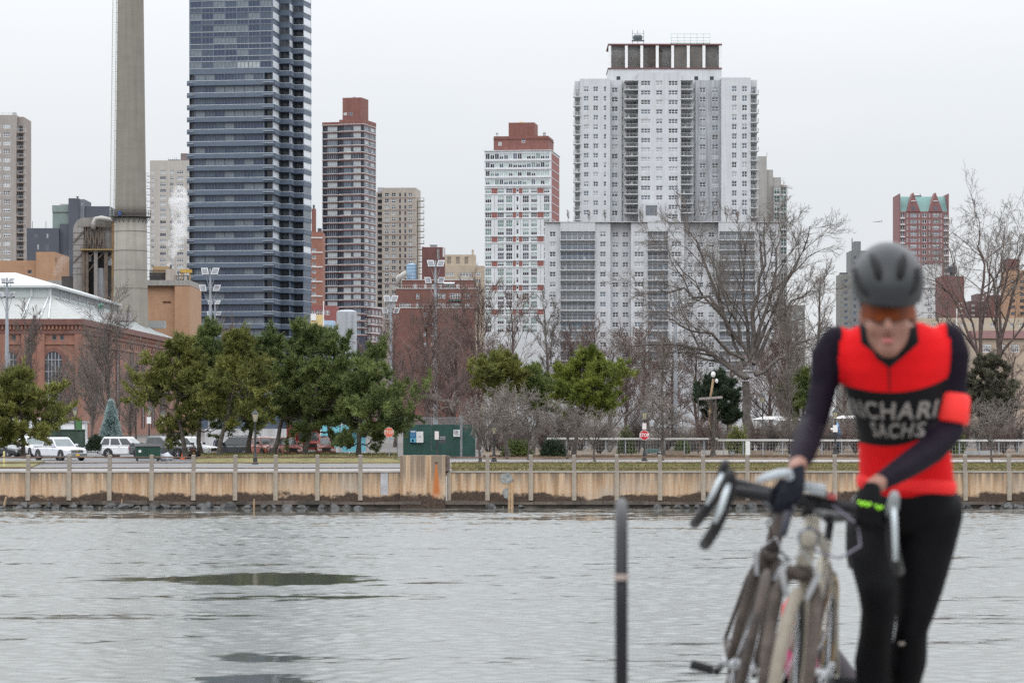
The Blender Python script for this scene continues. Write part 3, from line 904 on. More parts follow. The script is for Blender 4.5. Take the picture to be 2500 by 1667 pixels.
sect(1100, 1362, 3.0, 138, [(1130, 1170), (1207, 1252), (1291, 1336)], [])
sect(1362, 1648, 0, 134, [], [(1368, 1640)])
sect(1648, 1830, .6, 136, [(1680, 1726), (1760, 1806)], [])
simple(t, U(30), U(1834), -.15, 16.2, Z(133) + .003, Z(129.5) + .004, M_slab, 'parapet')
# low trees in tubs on its roof are separate things (see plants)
SLAB_ROOF = (b.t.location.y, GZ + Z(129.5))

# ================================================================== white tower with red panels
def px3(z): return 1140 + z / 2.6133
def py3(z): return 260 + z / 2.6133
b = Bld('apartment_tower', 'white gridded tower with red brick panels and a stepped red brick top', px3(113), 1000, rad(-7))
t = b.t
def U(z): return b.U(px3(z))
def Z(z): return b.Z(py3(z))
W = U(536)
M_wp = pm('white_panel', (.56, .58, .60), .7, .05, .4, streak=.08)
M_rp = pm('red_panel', (.235, .095, .085), .9, .1, .8)
SR = Sty(2, 1, F_WHITE, [G_MID, G_TEAL, G_DARK, G_BLUE], .10, (0, .5, 1 - .02, .3), bmat=pm('blind_aqua', (.38, .46, .45), .5))
SG = Sty(3, 2, F_WHITE, [G_TEAL, G_MID, G_DARK], .10, (0, 0, .45, .5), bmat=pm('blind_aqua', (.38, .46, .45), .5))
SN = Sty(1, 1, F_WHITE, [G_MID, G_DARK], .14, (0, .4))
wins = []
for (z0, z1) in ((302, 339), (358, 393), (412, 447), (467, 501)):
    n = 14
    for i in range(n):
        a = 118 + (526 - 118) * i / n
        wins.append((U(a) + .06, U(a + (526 - 118) / n) - .06, Z(z1), Z(z0), .22, SR))
cols = ((117, 156), (196, 236), (249, 290), (355, 395), (408, 447), (490, 527))
for m_ in range(6):
    zz = 523 + 154.6 * m_
    for (o0, h) in ((3, 29), (49, 44), (102, 43)):
        for (a, e) in cols: wins.append((U(a), U(e), Z(zz + o0 + h), Z(zz + o0), .22, SG))
        wins.append((U(314), U(330), Z(zz + o0 + h - 6), Z(zz + o0 + 4), .22, SN))
right = []
block(t, 0, W, 0, 26, 0, Z(286), [M_wp, M_rp], wins, rev=0)
q = MB()
for m_ in range(6):
    zz = 523 + 154.6 * m_
    for (a, e) in ((157.5, 194.5), (292, 312.5), (331.5, 353.5), (448.5, 488.5)):
        q = MB(); q.box(U(a), U(e), -.05, -.004, Z(zz + 33), Z(zz)); q.build('brick_panel', M_rp, t)
    q = MB(); q.box(0, W, -.25, -.006, Z(zz - 1), Z(zz - 6)); q.box(0, W, -.2, -.006, Z(zz + 40), Z(zz + 36)); q.build('ledge', M_wp, t)
    for a in (175, 303, 342, 468):
        q = MB(); q.box(U(a), U(a) + .12, -.03, -.003, Z(zz + 148), Z(zz + 41)); q.build('joint', F_GREY, t)
for z in (350, 404, 458, 512):
    q = MB(); q.box(-.05, W + .05, -.3, -.006, Z(z), Z(z - 8)); q.build('ledge', M_wp, t)
q = MB(); q.box(W + .004, W + .05, 1.5, 25, 0, Z(300)); q.build('brick_side', M_rp, t)
for k in range(26):
    q = MB(); q.box(W + .052, W + .12, 1.4, 25.1, Z(352 + k * 53), Z(348 + k * 53)); q.build('side_band', M_wp, t)
q = MB(); q.box(-.3, W + .3, -.4, 26.2, Z(286) + .003, Z(282)); q.build('cornice', M_wp, t)
block(t, U(163), U(512), 3, 16, Z(282), Z(187), M_redbrick, [(U(193) - U(163), U(214) - U(163), Z(247), Z(223), .15, Sty(1, 1, F_WHITE, [G_PALE], .1, (0,))), (U(343) - U(163), U(364) - U(163), Z(230), Z(206), .15, S12)], name='penthouse')
q = MB(); q.box(U(160), U(515), 2.8, 19.2, Z(207), Z(203)); q.build('string_course', M_darkbrick, t)
block(t, U(254), U(419), 5, 10, Z(187) + .003, Z(97), M_redbrick, name='penthouse')
q = MB(); a, e, zt = U(300), U(355), Z(97); q.hexa([(a, 7, zt), (e, 7, zt), (e, 12, zt), (a, 12, zt), (U(327), 9.4, Z(79)), (U(328), 9.4, Z(79)), (U(328), 9.6, Z(79)), (U(327), 9.6, Z(79))]); q.build('pyramid_cap', pm('tan_cap', (.33, .25, .15), .8), t)
q = MB()
for a in (178, 186, 478, 484, 490): q.box(U(a), U(a) + .15, 4, 4.15, Z(187), Z(160))
q.box(U(174), U(190), 4, 4.3, Z(172), Z(166)); q.box(U(474), U(494), 4, 4.3, Z(176), Z(168)); q.box(U(474), U(494), 4, 4.3, Z(184), Z(181)); q.build('antenna', F_GREY, t)

# ================================================================== dark red banded tower
def px4(z): return 740 + z / 3.136
def py4(z): return 200 + z / 3.136
b = Bld('apartment_tower', 'dark brown-red tower with long banded windows and a red brick penthouse shaft', px4(140), 1100, rad(-14))
t = b.t
def U(z): return b.U(px4(z))
def Z(z): return b.Z(py4(z))
G_NAVY = pm('glass_navy', (.022, .027, .046), .12, .2, .4, spec=.6)
SB4 = Sty(5, 1, F_GREY, [G_PALE, G_BLUE, G_NAVY, G_NAVY], .11, (0, 0, .96))
SB3 = Sty(3, 1, F_GREY, [G_PALE, G_BLUE, G_NAVY, G_MID], .12, (0, 0, .96))
SBD = Sty(3, 2, F_DARK, [G_NAVY, G_MID, G_BLUE], .07, (0,))
SBK = Sty(2, 1, F_DARK, [G_NAVY], .06, (0,), name='dark_window')
M_navy = pm('navy_glass_wall', (.035, .042, .065), .3, .2, .3)
NF = 30
PIT = 53.55
ztop = Z(302)
rows_ = [(Z(378.5 + PIT * k), Z(337.5 + PIT * k)) for k in range(NF)]
W = U(470)
wl_, wm_ = [], []
for x, y in rows_:
    wl_ += [(U(146), U(176), x, y, .5, SBK), (U(178), U(255), x, y, .22, SB4), (U(257), U(278), x, y, .5, SBK)]
    wm_ += [(U(282) - U(280), U(309) - U(280), x, y, .6, SBK), (U(311) - U(280), U(369) - U(280), x - .2, y, .3, SBD if R.random() < .55 else SB3), (U(387) - U(280), U(446) - U(280), x, y, .22, SB3), (U(448) - U(280), U(469) - U(280), x, y, .4, SBK)]
sw_ = []
depK = 15
for x, y in rows_:
    sw_ += [(1.2, 6.4, x + .3, y, .2, Sty(2, 1, F_WHITE, [G_MID, G_PALE, G_DARK], .14, (0, .5))), (8.5, 13.7, x + .3, y, .2, Sty(2, 1, F_WHITE, [G_MID, G_PALE, G_DARK], .14, (0, .5)))]
block(t, 0, U(280) - .004, 1.4, 20, 0, Z(310), M_navy, wl_)
block(t, U(280), W, 0, depK, 0, Z(296), M_navy, wm_, right=sw_)
q = MB()
for k in range(NF + 1):
    zz = 332 + PIT * k
    q = MB(); q.box(-.25, U(281), .9, 1.396, Z(zz + 1), Z(zz - 2.5)); q.box(U(279), W + .12, -.35, -.004, Z(zz), Z(zz - 4)); q.box(W + .004, W + .13, 0, depK, Z(zz), Z(zz - 4)); q.build('floor_band', M_slab, t)
    q = MB(); q.box(-.1, U(280) - .02, 1.25, 1.394, Z(zz + 9), Z(zz + 1.2)); q.box(U(280), W + .08, -.2, -.005, Z(zz + 9), Z(zz + .2)); q.box(W + .004, W + .09, .01, depK, Z(zz + 9), Z(zz + .2)); q.build('brick_band', M_redbrick, t)
q = MB(); q.box(-.1, U(280) - .02, 1.2, 1.39, Z(327), Z(309)); q.box(U(280), W + .1, -.25, -.006, Z(326), Z(295)); q.box(W + .005, W + .1, .02, depK + .1, Z(326), Z(295)); q.build('brick_parapet', M_redbrick, t)
for k in range(NF):
    balcony(t, U(120), U(141), 7.0, 3.2, Z(418 + PIT * k), M_slab, F_GREY, bars=.5)
zz = Z(296)
block(t, U(279), U(424), 4, 9, zz + .003, Z(119), M_redbrick, [(U(288) - U(279), U(312) - U(279), Z(252), Z(232), .1, Sty(2, 1, F_WHITE, [G_PALE], .1, (0,))), (U(328) - U(279), U(356) - U(279), Z(255), Z(232), .1, Sty(2, 1, F_GREY, [G_MID], .1, (0,)))], name='penthouse')
q = MB(); q.hexa([(U(325), 6, Z(119)), (U(372), 6, Z(119)), (U(372), 10, Z(119)), (U(325), 10, Z(119)), (U(347), 8, Z(103)), (U(350), 8, Z(103)), (U(350), 8.2, Z(103)), (U(347), 8.2, Z(103))]); q.build('tank_roof', F_DARK, t)
# wider base to the right
Zb = b.Z(748)
block(t, W + .02, W + 1.6, 4, 14, 0, Zb, M_darkbrick, [(.2, 1.4, Zb - 2.9 - k * 3.1, Zb - 1.2 - k * 3.1, .2, S22) for k in range(7)], name='annex',
      right=[(1 + i * 4.4, 4.4 + i * 4.4, Zb - 2.9 - k * 3.1, Zb - 1.2 - k * 3.1, .2, S22) for i in range(3) for k in range(7)])
for k in range(8):
    q = MB(); q.box(W + 1.604, W + 1.75, 3.8, 18, Zb - .5 - k * 3.1, Zb - .1 - k * 3.1); q.box(W + .02, W + 1.75, 3.7, 3.796, Zb - .5 - k * 3.1, Zb - .1 - k * 3.1); q.build('floor_band', M_slab, t)

# ================================================================== beige tower beside it
b = Bld('apartment_tower', 'beige grid-windowed apartment block with small balconies on its right edge, beside the banded tower', px4(553), 1150, rad(-4))
t = b.t
def U(z): return b.U(px4(z))
def Z(z): return b.Z(py4(z))
rows_ = [(Z(880 + 46.6 * k), Z(852 + 46.6 * k)) for k in range(22)]
SAC = Sty(2, 2, F_WHITE, [G_MID, G_DARK, G_PALE, G_DARK], .10, (0, 0, .5))
SAK = Sty(1, 1, F_DARK, [G_DARK, G_MID], .08, (0,))
block(t, U(553), U(604), 3, 16, 0, Z(838), M_beige, grid([(.6, U(600) - U(553))], rows_, .5, Sty(3, 2, F_DARK, [G_DARK, G_MID], .1, (0,))), name='wall')
wins = grid([(U(625), U(657)), (U(678), U(710))], rows_, .22, SAC) + grid([(U(736), U(749)), (U(776), U(790))], rows_, .22, SAK) + grid([(U(807), U(836))], rows_, .22, SAC)
wins = [(a - U(604.6), e - U(604.6), c, d, f, s) for a, e, c, d, f, s in wins]
block(t, U(604.6), U(864), 0, 18, 0, Z(812), pm('tan_brick', (.37, .328, .29), .9, .06, .5, streak=.1), wins)
for k in range(22): balcony(t, U(864.5), U(914), 8, 4, Z(905 + 46.6 * k), M_beige, F_DARK, bars=.6)
for k in range(11): simple(t, U(604), U(864.5), -.08, -.003, Z(892 + 93.2 * k), Z(889 + 93.2 * k), M_darkbrick, 'string_course')
simple(t, U(556), U(600), 6, 12, Z(838), Z(800), M_grey, 'penthouse')

# ================================================================== brick block peeping between the glass and banded towers
b = Bld('brick_building', 'narrow orange-red brick building with a chimney between the glass tower and the banded tower', 752, 1000, 0)
t = b.t
Z = b.Z
rows_ = [(Z(606 + 17.8 * k + 8), Z(606 + 17.8 * k)) for k in range(12)]
block(t, 0, b.U(787), 0, 15, 0, Z(566), pm('orange_red_brick', (.25, .115, .085), .9, .1, .8, streak=.1), [(b.U(762), b.U(771.5), x, y, .25, Sty(2, 1, F_WHITE, [G_BLUE, G_MID, G_DARK], .14, (0,))) for x, y in rows_])
for k in range(7): simple(t, 0, b.U(787.5), -.2, -.004, Z(582 + 35.6 * k), Z(579 + 35.6 * k), M_slab, 'string_course')
simple(t, b.U(759), b.U(769), 4, 6, Z(566), Z(508), M_redbrick, 'chimney')
simple(t, b.U(761.5), b.U(766), 4.5, 5.5, Z(508), Z(498), F_DARK, 'flue')
simple(t, b.U(774), b.U(783), 3, 6, Z(566), Z(556), F_DARK, 'water_tank')
# ================================================================== tall glass tower with a saw-tooth corner
def pxg(z): return 440 + z / 3.136
Yg = 750.0
SCG = FPX / Yg
PITG = 29.6 / SCG             # storey height in metres
bt = thing('glass_tower', 'very tall dark glass tower with grey parapet bands and a saw-tooth corner of balconies', 'building', (wx(462, Yg), Yg, GZ))
M_span = pm('grey_spandrel', (.078, .104, .146), .55, .1, .8)
M_rail_w = pm('pale_handrail', (.40, .435, .47), .5, .06)
M_skyref = pm('sky_reflection_panel', (.60, .63, .67), .3, .06, .5)
G_T1 = pm('tower_glass_navy', (.028, .044, .086), .10, .25, .3, spec=.6)
G_T2 = pm('tower_glass_slate', (.050, .072, .110), .12, .25, .3, spec=.6)
G_T3 = pm('tower_glass_curtain', (.13, .155, .18), .3, .15, .6)
G_T4 = pm('tower_glass_pale', (.30, .33, .35), .3, .15, .6)
M_mull = pm('tower_mullion', (.12, .14, .17), .45, .1, metal=.3)
STG = Sty(3, 1, M_mull, [G_T1, G_T1, G_T2, G_T2, G_T3], .09, (0, 0, 0, .97), bmat=G_T3)
STGT = Sty(3, 1, M_mull, [G_T1, G_T1, G_T2], .09, (0,), name='transom_window')
STP = Sty(3, 1, M_mull, [G_T4, G_T3], .09, (0,))
STD = Sty(2, 1, M_mull, [G_DARK], .07, (0,), name='balcony_door')
def zg(py): return wz(py, Yg) - GZ
def ug(px, y=0.0):      # local x of a photo column on a plane y behind the tower front
    return (px - HX) / FPX * (Yg + y) - bt.location.x
floor_y = [21 + 29.6 * k for k in range(-6, 30)]      # pixel row of each white line (sill of the strip)
pts = [(462, 0.0), (666, -3.4), (682, 4.5), (707, 4.0), (715, 9.0), (741, 8.4), (759.5, 15.5)]
P = [(ug(px, y), y) for px, y in pts]
z_top, z_bot = zg(-330), 0.0
def along(i):
    (xa, ya), (xb, yb) = P[i], P[i + 1]
    return math.hypot(xb - xa, yb - ya), math.atan2(yb - ya, xb - xa)
def persp(z, y): return z   # storeys are level; perspective does the rest
storeys = [zg(fy) for fy in floor_y]       # sill heights, measured on the left edge
cut1, cut2, cut3 = zg(190), zg(116), zg(42)          # where balconies start on the three teeth
# front
L, A = along(0)
q = MB()
wins = []
ng = 7
for k, s in enumerate(storeys):
    upper = s > cut1
    if s < 1.5: continue
    e0 = 1.5 if not upper else .25
    e1 = L - (2.35 if not upper else .25)
    pale = R.random() < .06
    gw = (e1 - e0) / ng
    for i in range(ng):
        st = STP if (pale and 3 < i < 6) else STG
        wins.append((e0 + gw * i + .04, e0 + gw * (i + 1) - .04, s + .06, s + 1.62, .30 if not upper else .10, st))
        if upper: wins.append((e0 + gw * i + .04, e0 + gw * (i + 1) - .04, s + 1.78, s + PITG - .10, .10, STGT))
    if not upper: 
        wins.append((L - 2.15, L - .1, s + .06, s + 1.75, 1.6, STD))
        wins.append((.05, 1.35, s + .06, s + 1.62, 1.0, STD))
facade(q, bt, P[0], A, L, z_bot, z_top, wins)
# teeth: side panels and set-back balcony bays
for i in (1, 3, 5):
    L2, A2 = along(i); w2 = []
    for s in storeys:
        if s < 1.5: continue
        w2.append((.25, L2 - .25, s + .15, s + 1.9, .12, None))
    facade(q, bt, P[i], A2, L2, z_bot, z_top, w2)
for i in (2, 4):
    L2, A2 = along(i); w2 = []
    for s in storeys:
        if s < 1.5: continue
        ct = cut2 if i == 2 else cut3
        w2.append((.12, L2 - .12, s + .06, s + 1.8, 1.5 if s < ct else .15, STD))
    facade(q, bt, P[i], A2, L2, z_bot, z_top, w2)
D2 = 26
q.face([(P[6][0], P[6][1], z_bot), (P[6][0] - 1, D2, z_bot), (P[6][0] - 1, D2, z_top), (P[6][0], P[6][1], z_top)])
q.face([(0, D2, z_bot), (0, 0, z_bot), (0, 0, z_top), (0, D2, z_top)])
q.face([(P[6][0] - 1, D2, z_bot), (0, D2, z_bot), (0, D2, z_top), (P[6][0] - 1, D2, z_top)])
q.face([(x, y, z_top) for x, y in P] + [(P[6][0] - 1, D2, z_top), (0, D2, z_top)])
q.build('wall', M_span, bt)
# side panels: sky reflection painted as a pale colour, darker tones lower down
for i, ct in ((1, cut1), (3, cut2), (5, cut3)):
    L2, A2 = along(i); ca, sa = math.cos(A2), math.sin(A2)
    me = None
    for s in storeys:
        if s < 1.5: continue
        if me is None:
            m_ = MB(); m_.box(.28, L2 * .5 - .03, .02, .10, .2, 1.85); m_.box(L2 * .5 + .03, L2 - .28, .02, .10, .2, 1.85)
            me = {0: m_.mesh('side_panel', M_skyref), 1: m_.mesh('side_panel', G_T3), 2: m_.mesh('side_panel', G_T2)}
        f = (z_top - s) / z_top
        pick = 0 if s > zg(430) else (R.choice((0, 1)) if s > zg(640) else R.choice((1, 2, 2)))
        link('side_panel', me[pick], bt, (P[i][0], P[i][1], s), rot=(0, 0, A2))
# parapets with pale handrails on every balcony storey, following the saw-tooth
def band(i, u0, u1, s, out, h0, h1, mat, name, parent=None):
    L2, A2 = along(i); ca, sa = math.cos(A2), math.sin(A2)
    q = MB()
    def T(u, y): return (P[i][0] + u * ca - y * sa, P[i][1] + u * sa + y * ca)
    a, b_, c, d = T(u0, -out), T(u1, -out), T(u1, -.004), T(u0, -.004)
    q.hexa([(*a, h0), (*b_, h0), (*c, h0), (*d, h0), (*a, h1), (*b_, h1), (*c, h1), (*d, h1)])
    return q.build(name, mat, parent)
for s in storeys:
    if s < 1.5: continue
    if s < cut1:
        p_ = band(0, -.45, L + .35, s, .55, s - 1.22, s - .14, M_span, 'parapet', bt)
        band(0, -.45, L + .35, s, .58, s - .10, s + .02, M_rail_w, 'handrail', p_)
        p2 = band(0, L - 2.3, L + .36, s, .95, s - .72, s - .62, M_rail_w, 'balcony_rail', p_)
        p3 = band(0, -.46, 1.3, s, .85, s - .62, s - .54, M_rail_w, 'balcony_rail', p_)
    else:
        band(0, 0, L, s, .07, s - .05, s + .04, M_rail_w, 'sill_line', bt)
        band(0, 0, L, s, .07, s + 1.66, s + 1.74, M_rail_w if R.random() < .6 else M_mull, 'sill_line', bt)
    for i, ct in ((1, cut1), (2, cut2), (3, cut2), (4, cut3), (5, cut3)):
        if s < ct:
            L2 = along(i)[0]
            ob = .55 if i < 5 else .12
            p_ = band(i, 0 if i in (1, 3, 5) else -.5, L2, s, ob, s - 1.22, s - .14, M_span, 'parapet', bt)
            band(i, 0, L2, s, ob + .03, s - .10, s + .02, M_rail_w, 'handrail', p_)
        else:
            band(i, 0, along(i)[0], s, .06, s - .05, s + .06, M_mull, 'sill_line', bt)

# ================================================================== beige tower on the left edge of the picture
b = Bld('apartment_tower', 'beige brick apartment tower with jutting balconies, cut by the left edge', -60, 950, 0)
t = b.t
U, Z = b.U, b.Z
rows_ = [(Z(303 + 20.4 * k + 11), Z(303 + 20.4 * k)) for k in range(34)]
SA2 = Sty(3, 2, F_WHITE, [G_PALE, G_MID, G_PALE, G_DARK], .14, (0, .5, .4))
block(t, 0, U(40), 0, 18, 0, Z(281), pm('taupe_brick', (.30, .275, .255), .9, .07, .5, streak=.12), grid([(U(8), U(25)), (U(-12), U(2))], rows_, .22, SA2))
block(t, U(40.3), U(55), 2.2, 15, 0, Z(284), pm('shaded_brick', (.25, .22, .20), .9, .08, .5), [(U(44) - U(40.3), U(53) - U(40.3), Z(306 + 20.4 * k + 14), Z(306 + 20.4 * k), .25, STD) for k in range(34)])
for k in range(34): balcony(t, U(43), U(62), 2.19, 2.6, Z(323 + 20.4 * k), M_beige, RAILM, bars=.5)
q = MB()
for x in (-50, -30, -10, 5, 20, 36): q.box(U(x), U(x) + .12, 1, 1.12, Z(281), Z(275))
q.box(0, U(40), 1, 1.1, Z(276), Z(275.2)); q.build('roof_guardrail', RAILM, t)
simple(t, U(26), U(33), 3, 6, Z(281), Z(272), M_grey, 'roof_hut')

# ================================================================== beige tower behind the steam
b = Bld('apartment_tower', 'pale beige apartment tower behind the white steam plume, between chimney and glass tower', 366, 1150, 0)
t = b.t
U, Z = b.U, b.Z
rows_ = [(Z(416 + 15.35 * k + 8), Z(416 + 15.35 * k)) for k in range(30)]
cols = [(369, 376), (390.5, 405.5), (414.5, 424), (432, 448), (456, 463)]
block(t, 0, U(466), 0, 16, 0, Z(392), pm('beige_grey_brick', (.38, .36, .335), .9, .06, .5, streak=.12), grid([(U(a), U(e)) for a, e in cols], rows_, .22, Sty(3, 1, F_WHITE, [G_MID, G_DARK, G_PALE], .10, (0, .5))))
simple(t, U(439), U(465), 3, 10, Z(392) + .002, Z(373), pm('brown_hut', (.16, .13, .13), .9, .1), 'penthouse')
for k in range(30): balcony(t, U(356), U(366) - .01, 5, 3, Z(428 + 15.35 * k), M_slab, RAILM, bars=.6)
q = MB()
for x in range(410, 438, 5): q.box(U(x), U(x) + .12, 1, 1.1, Z(405), Z(392 - R.uniform(2, 8)))
q.box(U(410), U(438), 2, 5, Z(392), Z(389)); q.build('roof_plant', F_DARK, t)

# ================================================================== dark grey stepped building
def px5(z): return z / 3.136
def py5(z): return 450 + z / 3.136
b = Bld('office_building', 'dark slate-grey stepped building with a pale green-grey block on its left roof', px5(205), 720, 0)
t = b.t
def U(z): return b.U(px5(z))
def Z(z): return b.Z(py5(z))
M_slate = pm('slate_cladding', (.060, .068, .088), .7, .08, .5)
M_gcl = pm('green_grey_cladding', (.17, .22, .21), .7, .08, .5)
SSL = Sty(1, 1, F_GREY, [G_PALE, G_MID], .06, (0,))
wins = [(U(a) - U(205), U(e) - U(205), Z(c), Z(d), .15, SSL) for a, e, c, d in ((264, 286, 402, 378), (356, 370, 412, 376), (284, 298, 500, 458), (356, 370, 500, 458), (456, 466, 430, 398))]
ablock(t, U(205), U(450), 0, 12, 0, Z(336), M_slate, [(a, e, c, d, f, s) for a, e, c, d, f, s in wins])
ablock(t, U(450.5), U(519), 1.5, 12, 0, Z(300), M_slate)
ablock(t, U(390), U(519), 2.5, 12, Z(318) - 2, Z(208), M_gcl)
ablock(t, U(388), U(519), 2.2, 12.5, Z(207.5), Z(156), M_gcl)
ablock(t, U(519.5), U(597), 1.0, 13, 0, Z(105), M_slate)
ablock(t, U(597.5), U(636), 2.0, 12, 0, Z(110), pm('slate_light', (.14, .155, .18), .7, .08, .5), [(U(612), U(622), Z(160), Z(135), .12, SSL)])
ablock(t, U(636.5), U(828), 2.4, 14, 0, Z(163), M_slate, name='wing')
simple(t, U(440), U(510), 4, 8, Z(156), Z(142), M_grey, 'roof_plant')
q = MB(); q.box(U(575), U(582), 3, 3.5, Z(105), Z(92)); q.box(U(570), U(587), 2.8, 3.7, Z(92), Z(86)); q.build('roof_vent', F_DARK, t)
q = MB()
for x in (226, 330): q.box(U(x), U(x) + .1, 4, 4.1, Z(336), Z(275))
q.build('antenna', F_DARK, t)

# ================================================================== chimney
Yc = 575.0
ch = thing('chimney', 'tall tapered grey concrete smokestack with a caged ladder and a ring platform', 'chimney', (wx(319, Yc), Yc, GZ))
def zc(py): return wz(py, Yc) - GZ
def rc(px): return px / 2 / FPX * Yc
M_stack = pm('stack_concrete', (.195, .180, .156), .9, .07, .35, streak=.12, aniso=(1, 1, 2.2))
M_stack2 = pm('stack_concrete_low', (.25, .234, .205), .9, .08, .35, streak=.16, aniso=(1, 1, 2.2))
q = MB(); q.lathe([(rc(57), zc(-500)), (rc(63), zc(0)), (rc(69), zc(250)), (rc(76), zc(500)), (rc(77), zc(529))][::-1], 40, cap=True); q.build('shaft', M_stack, ch, smooth=True)
q = MB(); q.lathe([(rc(86), 0), (rc(84), zc(775)), (rc(80), zc(640)), (rc(78.5), zc(533))], 40); q.build('lower_shaft', M_stack2, ch, smooth=True)
for py in (566, 613, 660, 705):
    q = MB(); r_ = rc(79 + (py - 533) / 242 * 5) + .03; q.lathe([(r_ - .1, zc(py)), (r_, zc(py)), (r_, zc(py) + .12), (r_ - .1, zc(py) + .12)], 40, cap=False); q.build('lift_joint', M_stack, ch, smooth=False)
q = MB(); q.lathe([(rc(76), zc(531)), (rc(99), zc(531)), (rc(99), zc(529)), (rc(76), zc(529))], 32, cap=False); q.build('platform', pm('platform_steel', (.06, .055, .055), .8, .2), ch)
q = MB()
for zz in (.6, 1.15): 
    pts_ = [(rc(98) * math.cos(2 * PI * i / 32), rc(98) * math.sin(2 * PI * i / 32), zc(529) + zz) for i in range(32)]
    q.tube(pts_, .03, 4, closed=True)
for i in range(20):
    a = 2 * PI * i / 20; x, y = rc(98) * math.cos(a), rc(98) * math.sin(a)
    q.box(x - .03, x + .03, y - .03, y + .03, zc(529), zc(529) + 1.15)
    q.bar((rc(78) * math.cos(a), rc(78) * math.sin(a), zc(545)), (rc(96) * math.cos(a), rc(96) * math.sin(a), zc(531.5)), .1)
q.build('platform_railing', pm('platform_steel', (.06, .055, .055), .8, .2), ch)
M_lad = pm('ladder_paint', (.42, .45, .41), .6, .1)
q = MB()
def edge(py):   # radius of the shaft at a pixel row
    return rc(63 + (76 - 63) * (py / 500.0)) 
for py in range(-40, 528, 6):
    x = -edge(py) - .55
    q.box(x - .34, x + .34, -.35, -.31, zc(py), zc(py) + .05)
    if py % 24 == 8: q.box(x + .3, -edge(py), -.06, .06, zc(py), zc(py) + .1)
for dx in (-.36, .34):
    q.tube([(-edge(py) - .55 + dx, -.33, zc(py)) for py in (-60, 200, 528)], .045, 5)
    q.tube([(-edge(py) - .55 + dx, .3, zc(py)) for py in (-60, 200, 528)], .03, 5)
q.build('caged_ladder', M_lad, ch)
q = MB(); q.lathe([(.001, 0), (.35, 0), (.35, .75), (.001, .75)], 12, (-1.6, -rc(90), zc(529))); q.build('blue_drum', pm('blue_drum', (.02, .05, .16), .5), ch)

# ================================================================== boiler house behind the hall
b = Bld('boiler_house', 'weathered grey boiler structure with pipe trusses on a dark open frame beside the chimney', px5(555), 605, 0)
t = b.t
def U(z): return b.U(px5(z))
def Z(z): return b.Z(py5(z))
M_clad = pm('boiler_cladding', (.23, .215, .205), .7, .15, .5, streak=.35)
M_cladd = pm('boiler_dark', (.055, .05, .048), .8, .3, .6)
M_brace = pm('rust_brace', (.10, .075, .06), .8, .3, 1)
M_pipe = pm('silver_pipe', (.30, .29, .27), .5, .15, 1, metal=.3)
q = MB(); q.box(U(560), U(640), 0, 8, 0, Z(330)); q.build('clad_tower', M_clad, t)
for k in range(8):
    simple(t, U(556), U(641), -.12, -.003, Z(370 + 45 * k), Z(364 + 45 * k), pm('clad_rib', (.22, .21, .20), .7), 'rib')
q = MB(); q.box(U(642), U(868), .6, 8, Z(498), Z(322)); q.build('upper_box', M_clad, t)
ring = lambda z0, w0: [(U(560), y, 0) for y in (0,)]
q = MB()
prof = [(U(560), Z(330) + .01), (U(868), Z(320)), (U(868), Z(255)), (U(760), Z(248)), (U(620), Z(258)), (U(590), Z(275)), (U(570), Z(305))]
q.prism(prof, .3, 8.2); q.build('curved_roof', pm('boiler_roof', (.22, .205, .19), .7, .15, .4, streak=.3), t)
q = MB(); q.tube([(U(720), -.9, Z(345)), (U(722), -.9, Z(300)), (U(740), -.9, Z(268)), (U(780), -.9, Z(262)), (U(862), -.9, Z(278))], .5, 12); q.build('duct_pipe', M_pipe, t, smooth=True)
q = MB()
for a, e in ((645, 685), (685, 725), (725, 765), (765, 800)):
    q.bar((U(a), -.2, Z(495)), (U((a + e) / 2), -.2, Z(325)), .32); q.bar((U((a + e) / 2), -.2, Z(325)), (U(e), -.2, Z(495)), .32)
q.box(U(640), U(868), -.4, -.05, Z(330), Z(322)); q.build('truss', M_brace, t)
q = MB(); q.box(U(622), U(868), -1.2, .4, Z(507), Z(497)); q.build('gantry', pm('gantry_ochre', (.24, .16, .06), .8, .2), t)
q = MB()
for x in range(622, 868, 18): q.box(U(x), U(x) + .1, -1.2, -1.1, Z(497), Z(478))
q.box(U(622), U(868), -1.2, -1.12, Z(480), Z(478)); q.build('gantry_railing', M_brace, t)
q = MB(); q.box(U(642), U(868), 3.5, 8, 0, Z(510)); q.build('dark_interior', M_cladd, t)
for x in (630, 652, 722, 800, 856):
    simple(t, U(x), U(x) + .7, -.5, .3, 0, Z(508), M_brace if x != 722 else M_clad, 'column')
for (x0, z0, x1, z1) in ((652, 600, 722, 520), (722, 600, 800, 520), (652, 700, 722, 610), (560, 450, 640, 360), (560, 600, 640, 520), (800, 620, 856, 540)):
    q = MB(); q.bar((U(x0), -.15, Z(z0)), (U(x1), -.15, Z(z1)), .22); q.build('brace', M_brace, t)
q = MB(); q.box(U(735), U(785), .5, 3, 0, Z(640)); q.box(U(660), U(690), .2, 3, Z(590), Z(540)); q.box(U(820), U(842), 0, 3, Z(620), Z(560)); q.build('machinery', M_grey, t)
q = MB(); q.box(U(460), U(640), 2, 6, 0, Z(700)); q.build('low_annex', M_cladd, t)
simple(t, U(858), U(876), -.6, 1, 0, Z(285), pm('rust_column', (.16, .10, .05), .9, .25, 1), 'column')

